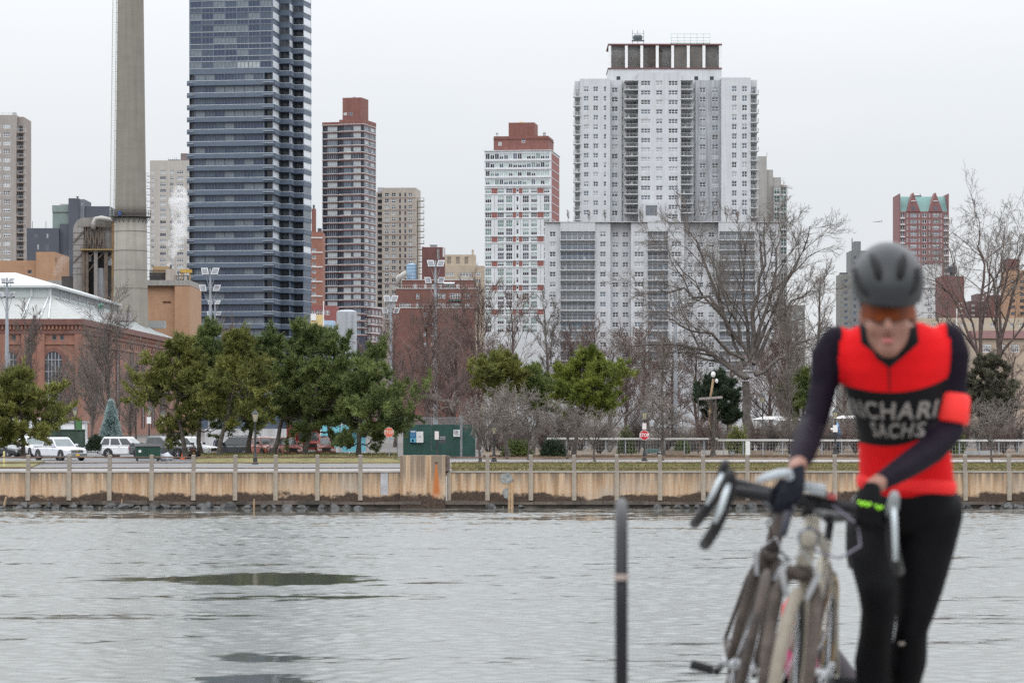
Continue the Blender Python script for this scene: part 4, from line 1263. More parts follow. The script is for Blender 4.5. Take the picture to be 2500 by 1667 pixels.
# ================================================================== orange brick power-station halls
M_orange = pm('orange_brick', (.335, .20, .125), .9, .08, .5, streak=.08)
M_band = pm('concrete_band', (.27, .26, .245), .9, .1, .5, streak=.2)
b = Bld('brick_building', 'plain orange brick hall with a taller end block, behind the white roof at left', -70, 680, 0)
t = b.t; U, Z = b.U, b.Z
block(t, 0, U(87.6), 2, 20, 0, Z(635), M_orange, [(U(64), U(74), Z(667), Z(658), .3, Sty(1, 1, F_GREY, [G_DARK], .1, (0,)))])
block(t, U(88), U(134), 0, 22, 0, Z(615), M_orange, right=[(.8, 2.6, Z(640), Z(628), .3, Sty(1, 1, F_GREY, [G_DARK], .1, (0,)))])
b = Bld('brick_building', 'bare orange brick power-station hall with a concrete top band, between chimney and glass tower', 121, 640, 0)
t = b.t; U, Z = b.U, b.Z
block(t, 0, U(426), 1.2, 24, 0, Z(697), M_orange, [(U(396), U(416), Z(741), Z(735), .5, None)])
block(t, U(426.4), U(463), 0, 24, 0, Z(697), M_orange)
block(t, -.2, U(463.6), -.12, 25.4, Z(697) + .002, Z(684), M_band, name='parapet')
q = MB()
for x in range(362, 402, 3): q.box(U(x), U(x) + .12, 2, 2.12, Z(684), Z(659))
for y in (660, 668, 676): q.box(U(361), U(402), 2, 2.1, Z(y), Z(y) + .15)
q.box(U(361), U(400), 3, 6, Z(684), Z(664)); q.build('roof_plant', M_cladd, t)
q = MB(); q.box(U(403), U(422), 1, 6, Z(684), Z(656)); q.build('roof_hut', M_beige, t)
q = MB(); q.tube([(U(414.5), 2, Z(684)), (U(414.5), 2, Z(646))], .22, 8); q.build('steam_vent', F_DARK, t)
q = MB()
for x in (428, 433, 446, 455): q.box(U(x), U(x) + .2, 1, 1.2, Z(684), Z(672 - R.uniform(0, 12)))
q.box(U(426), U(462), 1.4, 1.6, Z(674), Z(672)); q.build('roof_pipework', M_brace, t)
q = MB(); q.box(U(436), U(463), 3, 5, Z(664), Z(656)); q.box(U(438), U(440), 3.5, 4, Z(684), Z(664)); q.box(U(458), U(460), 3.5, 4, Z(684), Z(664)); q.build('yellow_gantry', pm('crane_yellow', (.42, .27, .05), .7, .15), t)
q = MB(); q.box(U(362), U(405), 8, 11, Z(684), Z(646)); q.build('roof_hut', pm('roof_ochre', (.30, .20, .10), .9, .15), t)

# ================================================================== brick hall with white roof
Yh = 470.0
hall = thing('brick_hall', 'red brick hall with tall arched windows and a broad white monitor roof', 'building', (wx(198, Yh), Yh, GZ))
hx = hall.location.x
def zh(py, Y=Yh): return wz(py, Y) - GZ
def uh(px, Y=Yh): return wx(px, Y) - hx
M_hb = pm('hall_brick', (.235, .115, .085), .9, .12, .5, streak=.15)
M_hbd = pm('hall_brick_dark', (.15, .072, .060), .9, .12, .5, streak=.15)
M_wroof = pm('white_roof', (.26, .27, .265), .6, .05, .4, streak=.12)
M_wroof2 = pm('white_roof_cap', (.40, .42, .43), .5, .03, .4)
LB = uh(-140)
ze = zh(779)
q = MB()
aw = uh(152) - uh(110)
def arch_pts(c, w, z0, zs, n=12):
    return [(c - w / 2, z0), (c - w / 2, zs)] + [(c - w / 2 * math.cos(PI * i / n), zs + w / 2 * math.sin(PI * i / n)) for i in range(1, n)] + [(c + w / 2, zs), (c + w / 2, z0)]
# front wall with one arched and four square openings; right flank with arched slits
front = [(uh(126.6), uh(138)), (uh(146), uh(157)), (uh(50), uh(60)), (uh(28), uh(39))]
wins = [(a - LB, e - LB, zh(830), zh(818), .35, Sty(1, 1, F_GREY, [G_DARK], .08, (0,))) for a, e in front]
facade(q, hall, (LB, 0), 0, -LB, 0, ze, wins)
flank = []
def vy(px): return 66.7 * FPX / (HX - px) - Yh       # depth of a photo column on the flank
for k in range(26):
    y = vy(282 + k * 5.2)
    flank.append((y, y + 1.1, zh(833), zh(822.5) , .3, None))
facade(q, hall, (0, 0), PI / 2, 128, 0, ze, flank)
q.face([(0, 128, 0), (LB, 128, 0), (LB, 128, ze), (0, 128, ze)])
q.build('wall', M_hb, hall)
def arch(cx, w, z0, zs, place, parent=hall):
    """brick arch ring, recessed lights with mullions; place maps (u, y_out, z) to local xyz"""
    n = 14
    o_ = arch_pts(cx, w + 1.1, z0, zs, n); i_ = arch_pts(cx, w, z0, zs, n)
    q = MB()
    for k in range(len(o_) - 1):
        a, b_, c, d = o_[k], o_[k + 1], i_[k + 1], i_[k]
        q.hexa([place(a[0], -.22, a[1]), place(b_[0], -.22, b_[1]), place(c[0], -.22, c[1]), place(d[0], -.22, d[1]), place(a[0], -.003, a[1]), place(b_[0], -.003, b_[1]), place(c[0], -.003, c[1]), place(d[0], -.003, d[1])])
    win = q.build('arched_window', M_hbd, parent)
    q = MB(); q.face([place(u, -.02, z) for u, z in i_][::-1]); q.build('pane', G_DARK, win)
    q = MB()
    for k in range(1, 5):
        u = cx - w / 2 + w * k / 5; hh = zs + math.sqrt(max(0, (w / 2) ** 2 - (u - cx) ** 2)) - .05
        a, b_ = place(u - .06, -.10, z0), place(u + .06, -.03, hh)
        q.box(min(a[0], b_[0]), max(a[0], b_[0]), min(a[1], b_[1]), max(a[1], b_[1]), z0, hh)
    for k in range(1, 7):
        z = z0 + (zs - z0) * k / 6
        a, b_ = place(cx - w / 2, -.12, z), place(cx + w / 2, -.035, z + .1)
        q.box(min(a[0], b_[0]), max(a[0], b_[0]), min(a[1], b_[1]), max(a[1], b_[1]), z, z + .12)
    q.build('mullions', F_GREY, win)
arch(uh(131), aw, 1.2, zh(879), lambda u, y, z: (u, y, z))
arch(uh(20), aw, 1.2, zh(879), lambda u, y, z: (u, y, z))
for px in (288, 322, 350, 374, 396):
    y0 = vy(px)
    arch(y0, 3.0, 1.2, zh(868, Yh + 60), lambda u, y, z: (-y, u, z))
# cornice, dentils, string courses (front + flank)
def course(z0, z1, out, m, name):
    q = MB(); q.box(LB, out, -out, -.004, z0, z1); q.box(.004, out, 0, 128, z0, z1); q.build(name, m, hall)
course(ze - .9, ze + .02, .55, M_hbd, 'cornice')
course(ze - 2.3, ze - 1.9, .25, M_hbd, 'string_course')
course(zh(833) - .5, zh(833) - .1, .22, M_hb, 'string_course')
q = MB()
for k in range(40): q.box(-k * .6 - .3, -k * .6, -.35, -.006, ze - 1.6, ze - 1.0)
for k in range(110): q.box(.006, .35, k * 1.1, k * 1.1 + .5, ze - 1.6, ze - 1.0)
d_ = q.build('dentils', M_hb, hall); d_['kind'] = 'stuff'
for px in (8, 62, 100, 192):
    q = MB(); q.box(uh(px) - .6, uh(px) + .6, -.3, -.006, 0, ze - 2.32); q.build('pilaster', M_hb, hall)
# lower roof slopes and monitor
mz0, mz1 = zh(726, 485), zh(697, 485)
mx = wx(123, 485) - hx; my = 15.0
myb = 98.0
q = MB()
e_ = .55
q.face([(LB, -e_, ze + .03), (e_, -e_, ze + .03), (mx, my, mz0), (LB, my, mz0)])
q.face([(e_, -e_, ze + .03), (e_, 128, ze + .03), (mx, myb, mz0), (mx, my, mz0)])
q.face([(e_, 128, ze + .03), (LB, 128, ze + .03), (LB, myb, mz0), (mx, myb, mz0)])
q.build('lower_roof', M_wroof, hall)
q = MB()
for px in (57, 100, 122):   # standing seams on the front slope
    a = uh(px + 0, Yh); 
    q = MB(); q.bar((uh(px - 2) , -e_, ze + .08), (wx(px + 18 if px < 110 else px + 2, 485) - hx, my, mz0 + .05), .22)
    q.build('roof_seam', M_wroof2, hall)
for k in range(1, 14):
    y = k * 9.0; q = MB()
    q.bar((e_, y - e_, ze + .07), (mx, my + (myb - my) * k / 14, mz0 + .05), .14); q.build('roof_seam', M_wroof2, hall)
q = MB(); q.box(LB, mx, my, myb, mz0 - .5, mz1); q.build('monitor_wall', pm('monitor_grey', (.36, .40, .39), .6, .08, .4), hall)
for k in range(9):
    y = my + (myb - my) * k / 8
    q = MB(); q.box(mx - .02, mx + .16, y - .22, y + .22, mz0, mz1 - .003); q.build('monitor_post', M_wroof2, hall)
for k in range(8):
    q = MB(); q.box(mx + .004, mx + .06, my + (myb - my) * k / 8 + .4, my + (myb - my) * (k + 1) / 8 - .4, mz0 + .5, mz1 - .5); q.build('monitor_window', G_T3, hall)
for px in (77, 122):
    x = wx(px, 485) - hx
    q = MB(); q.box(x - .2, x + .2, my - .16, my - .004, mz0, mz1 - .003); q.build('monitor_post', M_wroof2, hall)
rz = zh(672, 500)
q = MB()
xr = mx - 6.5
o_ = .8
q.face([(LB, my - o_, mz1), (mx + o_, my - o_, mz1), (xr, my + 6, rz), (LB, my + 6, rz)])
q.face([(mx + o_, my - o_, mz1), (mx + o_, myb, mz1), (xr, myb, rz), (xr, my + 6, rz)])
q.face([(LB, my + 6, rz), (xr, my + 6, rz), (xr, myb, rz), (LB, myb, rz)])
q.box(LB, mx + o_, my - o_, myb, mz1 - .35, mz1 - .004)
q.face([(mx + o_, myb, mz1), (LB, myb, mz1), (LB, myb, rz), (xr, myb, rz)])
q.build('monitor_roof', M_wroof2, hall)
# sheds and vents on the right slope
def shed(px0, px1, py0, py1, Y, dep, name, m):
    q = MB(); x0, x1 = wx(px0, Y) - hx, wx(px1, Y) - hx
    q.box(x0, x1, Y - Yh, Y - Yh + dep, wz(py1, Y) - GZ, wz(py0, Y) - GZ); q.build(name, m, hall)
shed(275, 309, 762, 783, 520, 8, 'roof_vent', pm('vent_grey', (.28, .26, .26), .7, .15))
shed(254, 272, 763, 785, 512, 5, 'roof_vent', pm('vent_grey', (.28, .26, .26), .7, .15))
shed(334, 401, 783, 801, 585, 3, 'lean_to', M_wroof)
q = MB(); q.tube([(wx(243, 500) - hx, 30, wz(755, 500) - GZ), (wx(243, 500) - hx, 30, wz(747, 500) - GZ), (wx(247, 500) - hx, 30, wz(744.5, 500) - GZ), (wx(252, 500) - hx, 30, wz(747, 500) - GZ)], .32, 8); q.build('gooseneck_vent', pm('vent_green', (.03, .14, .10), .6), hall)

# ================================================================== red brick apartment block in the middle
def px6(z): return 740 + z / 3.92
def py6(z): return 600 + z / 3.92
b = Bld('apartment_building', 'stepped red-brown brick apartment building with white windows and roof terraces', px6(858), 850, 0)
t = b.t
def U(z): return b.U(px6(z))
def Z(z): return b.Z(py6(z))
M_rb = pm('red_brown_brick', (.175, .082, .068), .9, .12, .5, streak=.12)
SM = Sty(2, 2, F_WHITE, [G_DARK, G_MID], .13, (0, .4))
SM3 = Sty(4, 2, F_WHITE, [G_DARK, G_MID], .13, (0, .3))
def W_(lst): return [(U(a), U(e), Z(d), Z(c), .2, SM3 if e - a > 60 else SM) for a, e, c, d in lst]
lw = [(1155, 1188, 640 + 94 * k, 682 + 94 * k) for k in range(6)] + [(1228, 1260, 638 + 94 * k, 680 + 94 * k) for k in range(6)]
ablock(t, U(858), U(1640), -1.2, 18, 0, Z(598), M_rb, W_(lw))
mw = [(1083, 1115, 457, 508), (1275, 1360, 455, 505), (1405, 1505, 453, 505), (1553, 1600, 453, 508), (920, 1030, 550, 586), (1083, 1115, 548, 588), (1275, 1360, 547, 588), (1405, 1505, 547, 588), (1553, 1590, 547, 590)]
ablock(t, U(885), U(1660), 0, 16, Z(598) + .003, Z(412), M_rb, W_(mw))
tw = [(1055, 1085, 362, 402), (1160, 1178, 362, 402), (1232, 1260, 362, 402), (1305, 1325, 362, 402), (1350, 1443, 365, 404), (1465, 1493, 362, 402)]
ablock(t, U(945), U(1640), 2, 12, Z(412) + .003, Z(326), M_rb, W_(tw))
ablock(t, U(1132), U(1350), 4, 8, Z(326) + .003, Z(6), M_darkbrick, name='stair_tower')
ablock(t, U(1333), U(1350) + .02, 3.8, .3, Z(100), Z(6), M_slab, name='pale_strip')
q = MB()
for k in range(12): q.box(U(1280), U(1298), 3.9, 3.99, Z(120 - 8 * k), Z(117 - 8 * k))
q.box(U(1279), U(1281), 3.88, 3.99, Z(122), Z(22)); q.box(U(1297), U(1299), 3.88, 3.99, Z(122), Z(22)); q.build('wall_ladder', RAILM, t)
q = MB(); q.hexa([(U(1210), 5, Z(6)), (U(1275), 5, Z(6)), (U(1275), 9, Z(6)), (U(1210), 9, Z(6)), (U(1210), 5, Z(-18)), (U(1275), 5, Z(-18)), (U(1275), 9, Z(-18)), (U(1210), 9, Z(-18))])
q.hexa([(U(1205), 4.8, Z(-18.1)), (U(1280), 4.8, Z(-18.1)), (U(1280), 9.2, Z(-18.1)), (U(1205), 9.2, Z(-18.1)), (U(1240), 6.9, Z(-62)), (U(1244), 6.9, Z(-62)), (U(1244), 7.1, Z(-62)), (U(1240), 7.1, Z(-62))]); q.build('roof_tank', F_GREY, t)
for z, a, e, y in ((598, 858, 1640, -1.2), (412, 885, 1660, 0), (326, 945, 1640, 2)):
    q = MB(); q.box(U(a) - .1, U(e) + .1, y - .15, y - .004, Z(z), Z(z - 6)); q.build('coping', M_slab, t)
for z, a, e, y in ((596, 885, 1590, -1.0), (410, 890, 1650, .2), (324, 1490, 1640, 2.2)):
    q = MB(); n = 34
    for i in range(n + 1): q.box(U(a + (e - a) * i / n), U(a + (e - a) * i / n) + .06, y, y + .06, Z(z), Z(z) + 1.0)
    q.box(U(a), U(e), y, y + .06, Z(z) + .95, Z(z) + 1.02); q.build('terrace_railing', RAILM, t)
q = MB(); q.hexa([(U(1345), .6, Z(363)), (U(1448), .6, Z(363)), (U(1448), 1.99, Z(352)), (U(1345), 1.99, Z(352)), (U(1345), .6, Z(360)), (U(1448), .6, Z(360)), (U(1448), 1.99, Z(346)), (U(1345), 1.99, Z(346))]); q.build('awning', pm('awning_white', (.55, .57, .60), .8), t)
q = MB(); q.hexa([(U(1395), -1.1, Z(532)), (U(1518), -1.1, Z(532)), (U(1518), -.01, Z(524)), (U(1395), -.01, Z(524)), (U(1395), -1.1, Z(529)), (U(1518), -1.1, Z(529)), (U(1518), -.01, Z(512)), (U(1395), -.01, Z(512))]); q.build('awning', pm('awning_green', (.012, .045, .035), .8), t)
q = MB(); q.tube([(U(905), 3, Z(385)), (U(905), 3, Z(300)), (U(985), 3, Z(252))], .75, 10); q.build('roof_duct', pm('duct_white', (.36, .35, .33), .6), t, smooth=True)
tk = thing('water_tank', 'pale blue cylindrical water tank on the brick building roof', 'tank', (wx(1004, 852), 852 + 3.4, GZ + Z(326)))
hT = (676 - 636) / FPX * 852
q = MB(); q.lathe([(1.45, .0), (1.45, hT), (.1, hT + .3)], 20); q.build('tank_shell', pm('tank_blue', (.27, .40, .53), .5, .06), tk, smooth=False)
q = MB()
for k in range(5): q.lathe([(1.46, hT * (k + .5) / 5), (1.50, hT * (k + .5) / 5), (1.50, hT * (k + .5) / 5 + .07), (1.46, hT * (k + .5) / 5 + .07)], 20, cap=False)
q.build('hoop', pm('hoop_blue', (.16, .25, .36), .5), tk)
b = Bld('apartment_building', 'low tan building with a blind penthouse between the brick block and the gridded tower', 1083, 950, 0)
t = b.t; U, Z = b.U, b.Z
M_tan = pm('tan_render', (.40, .335, .262), .9, .06, .5, streak=.1)
def W2(lst): return [(U(a), U(e), Z(d), Z(c), .2, SM3 if e - a > 17 else SM) for a, e, c, d in lst]
ablock(t, U(1083), U(1182.5), 0, 14, 0, Z(649), M_tan, W2([(1089, 1108, 666 + 17.5 * k, 674 + 17.5 * k) for k in range(5)] + [(1122, 1151, 666 + 17.5 * k, 674 + 17.5 * k) for k in range(5)] + [(1162, 1173, 665 + 17.5 * k, 674 + 17.5 * k) for k in range(5)]))
ablock(t, U(1084), U(1161), 3, 9, Z(649) + .003, Z(620.5), M_tan, [(U(a), U(e), Z(643), Z(626), .3, Sty(1, 1, F_GREY, [pm('louvre_tan', (.24, .20, .16), .9)], .08, (0,), name='louvre')) for a, e in ((1091, 1101), (1113, 1122), (1134, 1143))], name='penthouse')
simple(t, U(1151), U(1156), 5, 6, Z(620.5), Z(607), M_tan, 'chimney')

# ================================================================== right of the white tower: beige stepped tower
b = Bld('apartment_tower', 'beige stepped tower with green-tinted windows, right behind the white tower', 1851, 960, 0)
t = b.t; U, Z = b.U, b.Z
def px7(z): return 1380 + z / 3.136
M_bs = pm('beige_stone', (.335, .325, .31), .9, .06, .5, streak=.14)
block(t, 0, U(1872), 0, 12, 0, Z(382), M_bs)
ablock(t, U(1872.3), U(1888), 1, 11, 0, Z(414), M_bs)
rows_ = [(Z(474 + 21 * k), Z(457 + 21 * k)) for k in range(26)]
SGR = Sty(2, 2, F_WHITE, [pm('glass_green', (.045, .09, .085), .12, .2), G_DARK, G_TEAL], .10, (0, 0, .4))
ablock(t, U(1888.3), U(1921), -.5, 14, 0, Z(452), M_bs, grid([(U(1889.5), U(1903)), (U(1906), U(1919.5))], rows_, .25, SGR))
ablock(t, U(1888.5), U(1908), 2, 9, Z(452) + .003, Z(432), M_bs)
for k in range(13): simple(t, U(1888.3), U(1921.3), -.62, -.504, Z(478 + 42 * k), Z(476 + 42 * k), M_slab, 'string_course')
q = MB(); q.box(U(1873), U(1873) + .15, 2, 2.15, Z(382), Z(370)); q.build('antenna', F_GREY, t)

# ================================================================== red gabled tower with green roof
def px8(z): return 2000 + z / 3.136
def py8(z): return 440 + z / 3.136
b = Bld('apartment_tower', 'red brick tower with twin pointed gables and a green copper roof', px8(613), 1300, 0)
t = b.t
def U(z): return b.U(px8(z))
def Z(z): return b.Z(py8(z))
M_rg = pm('rose_brick', (.185, .090, .090), .9, .1, .5)
M_cop2 = pm('copper_green', (.115, .21, .20), .7, .08, .5)
rows_ = [(Z(284 + 47.5 * k), Z(254 + 47.5 * k)) for k in range(16)]
STW = Sty(4, 2, F_WHITE, [G_MID, G_BLUE, G_DARK], .10, (0, .4))
STB = Sty(2, 1, F_WHITE, [G_MID, G_DARK], .14, (0,))
wins = grid([(U(624), U(653)), (U(957), U(984))], rows_, .5, STB) + grid([(U(697), U(747)), (U(868), U(918))], rows_, .22, STW) + grid([(U(787), U(824))], rows_, .22, STB) + grid([(U(670), U(680)), (U(762), U(771)), (U(840), U(850)), (U(930), U(940))], rows_, .2, Sty(1, 1, F_WHITE, [G_MID], .14, (0,)))
ablock(t, U(613), U(993), 0, 22, 0, Z(240), M_rg, wins)
for k in range(16):
    for a, e in ((620, 657), (953, 989)): simple(t, U(a), U(e), -.5, -.004, Z(296 + 47.5 * k), Z(288 + 47.5 * k), M_slab, 'balcony')
q = MB(); z0, z1 = Z(240) + .003, Z(115); q.hexa([(U(622), .4, z0), (U(984), .4, z0), (U(984), 21, z0), (U(622), 21, z0), (U(622), 9, z1), (U(984), 9, z1), (U(984), 12, z1), (U(622), 12, z1)]); q.build('copper_roof', M_cop2, t)
for a, e in ((613, 621), (985, 993)): simple(t, U(a), U(e), 0, 22, z0, Z(104), M_rg, 'end_wall')
for c in (720, 890):
    q = MB(); q.prism([(U(c - 54), z0), (U(c + 54), z0), (U(c), Z(95))], -.35, 8); q.build('gable', M_rg, t)
    q = MB(); q.prism([(U(c - 20), Z(157)), (U(c + 20), Z(157)), (U(c + 17), Z(163)), (U(c - 17), Z(163))][::-1], -.5, -.354); q.build('gable_band', M_slab, t)
    simple(t, U(c - 14), U(c + 14), -.42, -.352, Z(228), Z(205), G_MID, 'gable_window')
simple(t, U(752), U(806), 9.5, 11.5, z1 + .003, Z(105), F_DARK, 'roof_plant')
q = MB(); q.box(U(796), U(796) + .2, 10, 10.2, Z(105), Z(90)); q.build('antenna', F_DARK, t)

# ================================================================== low and mid-rise blocks at the right edge
def tower(name, label, pxa, pxb, pyt, Y, m, cols=(), row=None, st=None, dep=14, extra=None, cat='building'):
    b = Bld(name, label, pxa, Y, 0, cat)
    wins = []
    if row:
        y0, pitch, n, h = row
        wins = [(b.U(a), b.U(e), b.Z(y0 + pitch * k + h), b.Z(y0 + pitch * k), .22, st or SM) for a, e in cols for k in range(n) if b.Z(y0 + pitch * k + h) > .5]
    block(b.t, 0, b.U(pxb), 0, dep, 0, b.Z(pyt), m, wins)
    return b
M_cg = pm('cool_grey_block', (.16, .165, .17), .8, .12, .5, streak=.15)
b = tower('office_building', 'dark grey slab building with a roof tank, behind the helmet', 2077, 2200, 612, 1050, M_cg, [(2083, 2091), (2097, 2106)], (625, 17, 18, 9), Sty(1, 1, F_GREY, [G_MID, G_BLUE], .1, (0,)))
simple(b.t, b.U(2088), b.U(2104), 3, 8, b.Z(612) + .003, b.Z(588), M_cg, 'roof_tank')
simple(b.t, b.U(2081), b.U(2083), 2, 2.4, b.Z(612), b.Z(581), F_DARK, 'antenna')
b = tower('office_building', 'narrow mottled grey building left of the cyclist\'s helmet', 2052, 2078, 669, 1000, pm('mottled_grey', (.19, .19, .18), .9, .2, .6, streak=.2), [(2060, 2070)], (682, 15, 10, 8), Sty(1, 1, F_GREY, [G_BLUE, G_MID], .1, (0,)))
simple(b.t, b.U(2052), b.U(2070), 1, 4, b.Z(669) + .003, b.Z(665), F_DARK, 'roof_edge')
b = tower('apartment_building', 'pale grey-white building with stacked roof terraces right of the helmet', 2200, 2301, 690, 1050, pm('pale_block', (.50, .505, .51), .85, .06, .5, streak=.12), [(2204, 2212), (2264, 2276)], (705, 16, 8, 8), SM)
simple(b.t, b.U(2261), b.U(2301), 1, 10, b.Z(690) + .003, b.Z(646), pm('pale_block', (.5, .5, .5)), 'penthouse')
simple(b.t, b.U(2246), b.U(2312), -.6, -.004, b.Z(703), b.Z(696), M_slab, 'terrace')
b = tower('brick_building', 'plain dark red-brown brick block with a roof tank, beneath the bare right-hand tree', 2298, 2354, 674, 1000, pm('maroon_brick', (.15, .072, .066), .9, .12, .5), [(2341, 2350)], (738, 12, 5, 5), SM)
q = MB(); q.lathe([(1.6, b.Z(674) + 1.2), (1.6, b.Z(650)), (.1, b.Z(644))], 14, (b.U(2328), 3, 0)); q.box(b.U(2322), b.U(2334), 2, 4, b.Z(674), b.Z(674) + 1.2); q.build('roof_tank', F_DARK, b.t)
tower('brick_building', 'small purple-brown brick house with dark roof boxes on the skyline', 2365, 2420, 735, 1020, pm('plum_brick', (.13, .085, .085), .9, .12, .5), [(2372, 2380), (2390, 2398), (2405, 2412)], (742, 12, 4, 6), SM)
b = tower('brick_building', 'plum brick house with a raised roof hut, low on the skyline at right', 2386, 2408, 717, 1030, pm('plum_brick', (.13, .085, .085)), [(2392, 2402)], (722, 9, 2, 6), SM)
tower('brick_building', 'slim red-brown brick building on the skyline between the right-hand trees', 2420, 2462, 720, 1010, pm('maroon_brick', (.15, .072, .066)), [(2428, 2436), (2446, 2454)], (730, 14, 5, 8), SM)
b = tower('apartment_building', 'orange-tan apartment block with dark punched windows at the right edge', 2460, 2590, 660, 980, pm('orange_tan_brick', (.36, .215, .135), .9, .08, .5, streak=.1), [(2468, 2478), (2490, 2500), (2512, 2522), (2534, 2544)], (684, 15.5, 8, 8), Sty(1, 1, F_DARK, [G_DARK, G_MID], .08, (0, 0, .4)))
simple(b.t, b.U(2460), b.U(2491), 2, 9, b.Z(660) + .003, b.Z(631), M_darkbrick, 'stair_tower')
tower('apartment_building', 'long tan building with a white parapet line behind the right-hand trees', 2235, 2640, 776, 900, M_tan, [(2250 + 24 * k, 2259 + 24 * k) for k in range(14)], (790, 22, 3, 9), SM)
b = Bld('shop_building', 'low dark red roofed building beyond the garden at right', 2380, 700, 0)
block(b.t, 0, b.U(2640), 0, 12, 0, b.Z(826), pm('tan_wall', (.34, .27, .21), .9, .1, .5), [(b.U(2400 + 34 * k), b.U(2420 + 34 * k), b.Z(860), b.Z(840), .2, SM3) for k in range(6)])
q = MB(); q.hexa([(-.3, -.8, b.Z(826)), (b.U(2642), -.8, b.Z(826)), (b.U(2642), 12.5, b.Z(826)), (-.3, 12.5, b.Z(826)), (-.3, 4, b.Z(806)), (b.U(2642), 4, b.Z(806)), (b.U(2642), 8, b.Z(806)), (-.3, 8, b.Z(806))]); q.build('red_roof', pm('red_roof', (.10, .042, .040), .9, .12, .5), b.t)
# grey mid-rises seen through the big tree
tower('office_building', 'plain grey mid-rise seen through the bare tree left of the cyclist', 1925, 1965, 745, 900, pm('mottled_grey', (.19, .19, .18)), [(1932, 1940), (1950, 1958)], (760, 16, 10, 8), SM)

# ================================================================== low pale blocks between the glass and banded towers
b = Bld('tank_shed', 'light blue boxy plant shed with a vent, just above the pines', 757, 640, 0, 'shed')
t = b.t; U, Z = b.U, b.Z
q = MB(); q.box(0, U(814), 0, 8, 0, Z(782)); q.build('shed_box', pm('shed_blue', (.33, .45, .58), .6, .05, .4), t)
q = MB(); q.tube([(U(799), -.5, Z(812)), (U(799), -.5, Z(791))], .35, 8); q.box(U(795), U(802), -.8, -.05, Z(797), Z(792)); q.build('vent_pipe', F_GREY, t)
simple(t, U(783), U(800), -1.5, -.01, Z(827), Z(819), F_WHITE, 'duct_box')
b = Bld('storage_tank', 'grey-white cylindrical silo behind the pines', 820, 660, 0, 'tank')
t = b.t; U, Z = b.U, b.Z
r_ = U(870) / 2
q = MB(); q.lathe([(r_, 0), (r_, Z(760)), (r_ * .6, Z(756))], 28, (r_, r_, 0)); q.build('shell', pm('silo_grey', (.34, .36, .39), .6, .05, .4, streak=.12), t)
q = MB(); q.box(r_ - .15, r_ + .15, -.12, .05, 0, Z(762)); q.box(r_ + 1.5, r_ + 1.7, -.05, .2, 0, Z(762)); q.build('seam', F_GREY, t)
b = Bld('brick_building', 'pink-red brick house with white windows in front of the orange-red building', 757, 900, 0)
t = b.t; U, Z = b.U, b.Z
block(t, 0, U(822), 0, 12, 0, Z(746), pm('pink_brick', (.24, .09, .085), .9, .1, .5), [(U(759 + 12 * k), U(768 + 12 * k), Z(769), Z(757), .2, SM) for k in range(4)])
b = Bld('truck_body', 'yellow and white box peeping above the blue shed', 758, 630, 0, 'container')
q = MB(); q.box(0, b.U(787), 0, 4, b.Z(800), b.Z(768)); q.build('box', pm('cream_yellow', (.55, .42, .20), .7, .08), b.t)
q = MB(); q.box(b.U(759), b.U(772), -.2, -.01, b.Z(782), b.Z(766)); q.build('white_tarp', F_WHITE, b.t)
q = MB(); q.box(.3, b.U(786), .3, 3.6, 0, b.Z(801)); q.build('stand', M_grey, b.t)
# ------------------------------------------------------------------ trees (vectorised growth)
def unit(v): return v / np.maximum(np.linalg.norm(v, axis=-1, keepdims=True), 1e-9)
def frame(T):
    ref = np.where(np.abs(T[..., 2:3]) < .9, np.array([0, 0, 1.0]), np.array([1.0, 0, 0]))
    N = unit(np.cross(T, ref)); return N, np.cross(T, N)
def tubes(P, Rr, n):
    M, K, _ = P.shape
    T = np.empty_like(P); T[:, 1:-1] = P[:, 2:] - P[:, :-2]; T[:, 0] = P[:, 1] - P[:, 0]; T[:, -1] = P[:, -1] - P[:, -2]
    T = unit(T); N, B = frame(T)
    a = np.arange(n) * 2 * PI / n
    V = P[:, :, None] + Rr[:, :, None, None] * (N[:, :, None] * np.cos(a)[None, None, :, None] + B[:, :, None] * np.sin(a)[None, None, :, None])
    idx = np.arange(M * K * n).reshape(M, K, n)
    j = np.arange(n); j2 = (j + 1) % n
    F = np.stack([idx[:, :-1][:, :, j], idx[:, :-1][:, :, j2], idx[:, 1:][:, :, j2], idx[:, 1:][:, :, j]], -1).reshape(-1, 4)
    return V.reshape(-1, 3), F
def join(parts):
    vs, fs, o = [], [], 0
    for v, f in parts:
        vs.append(v); fs.append(f + o); o += len(v)
    return np.concatenate(vs), np.concatenate(fs)
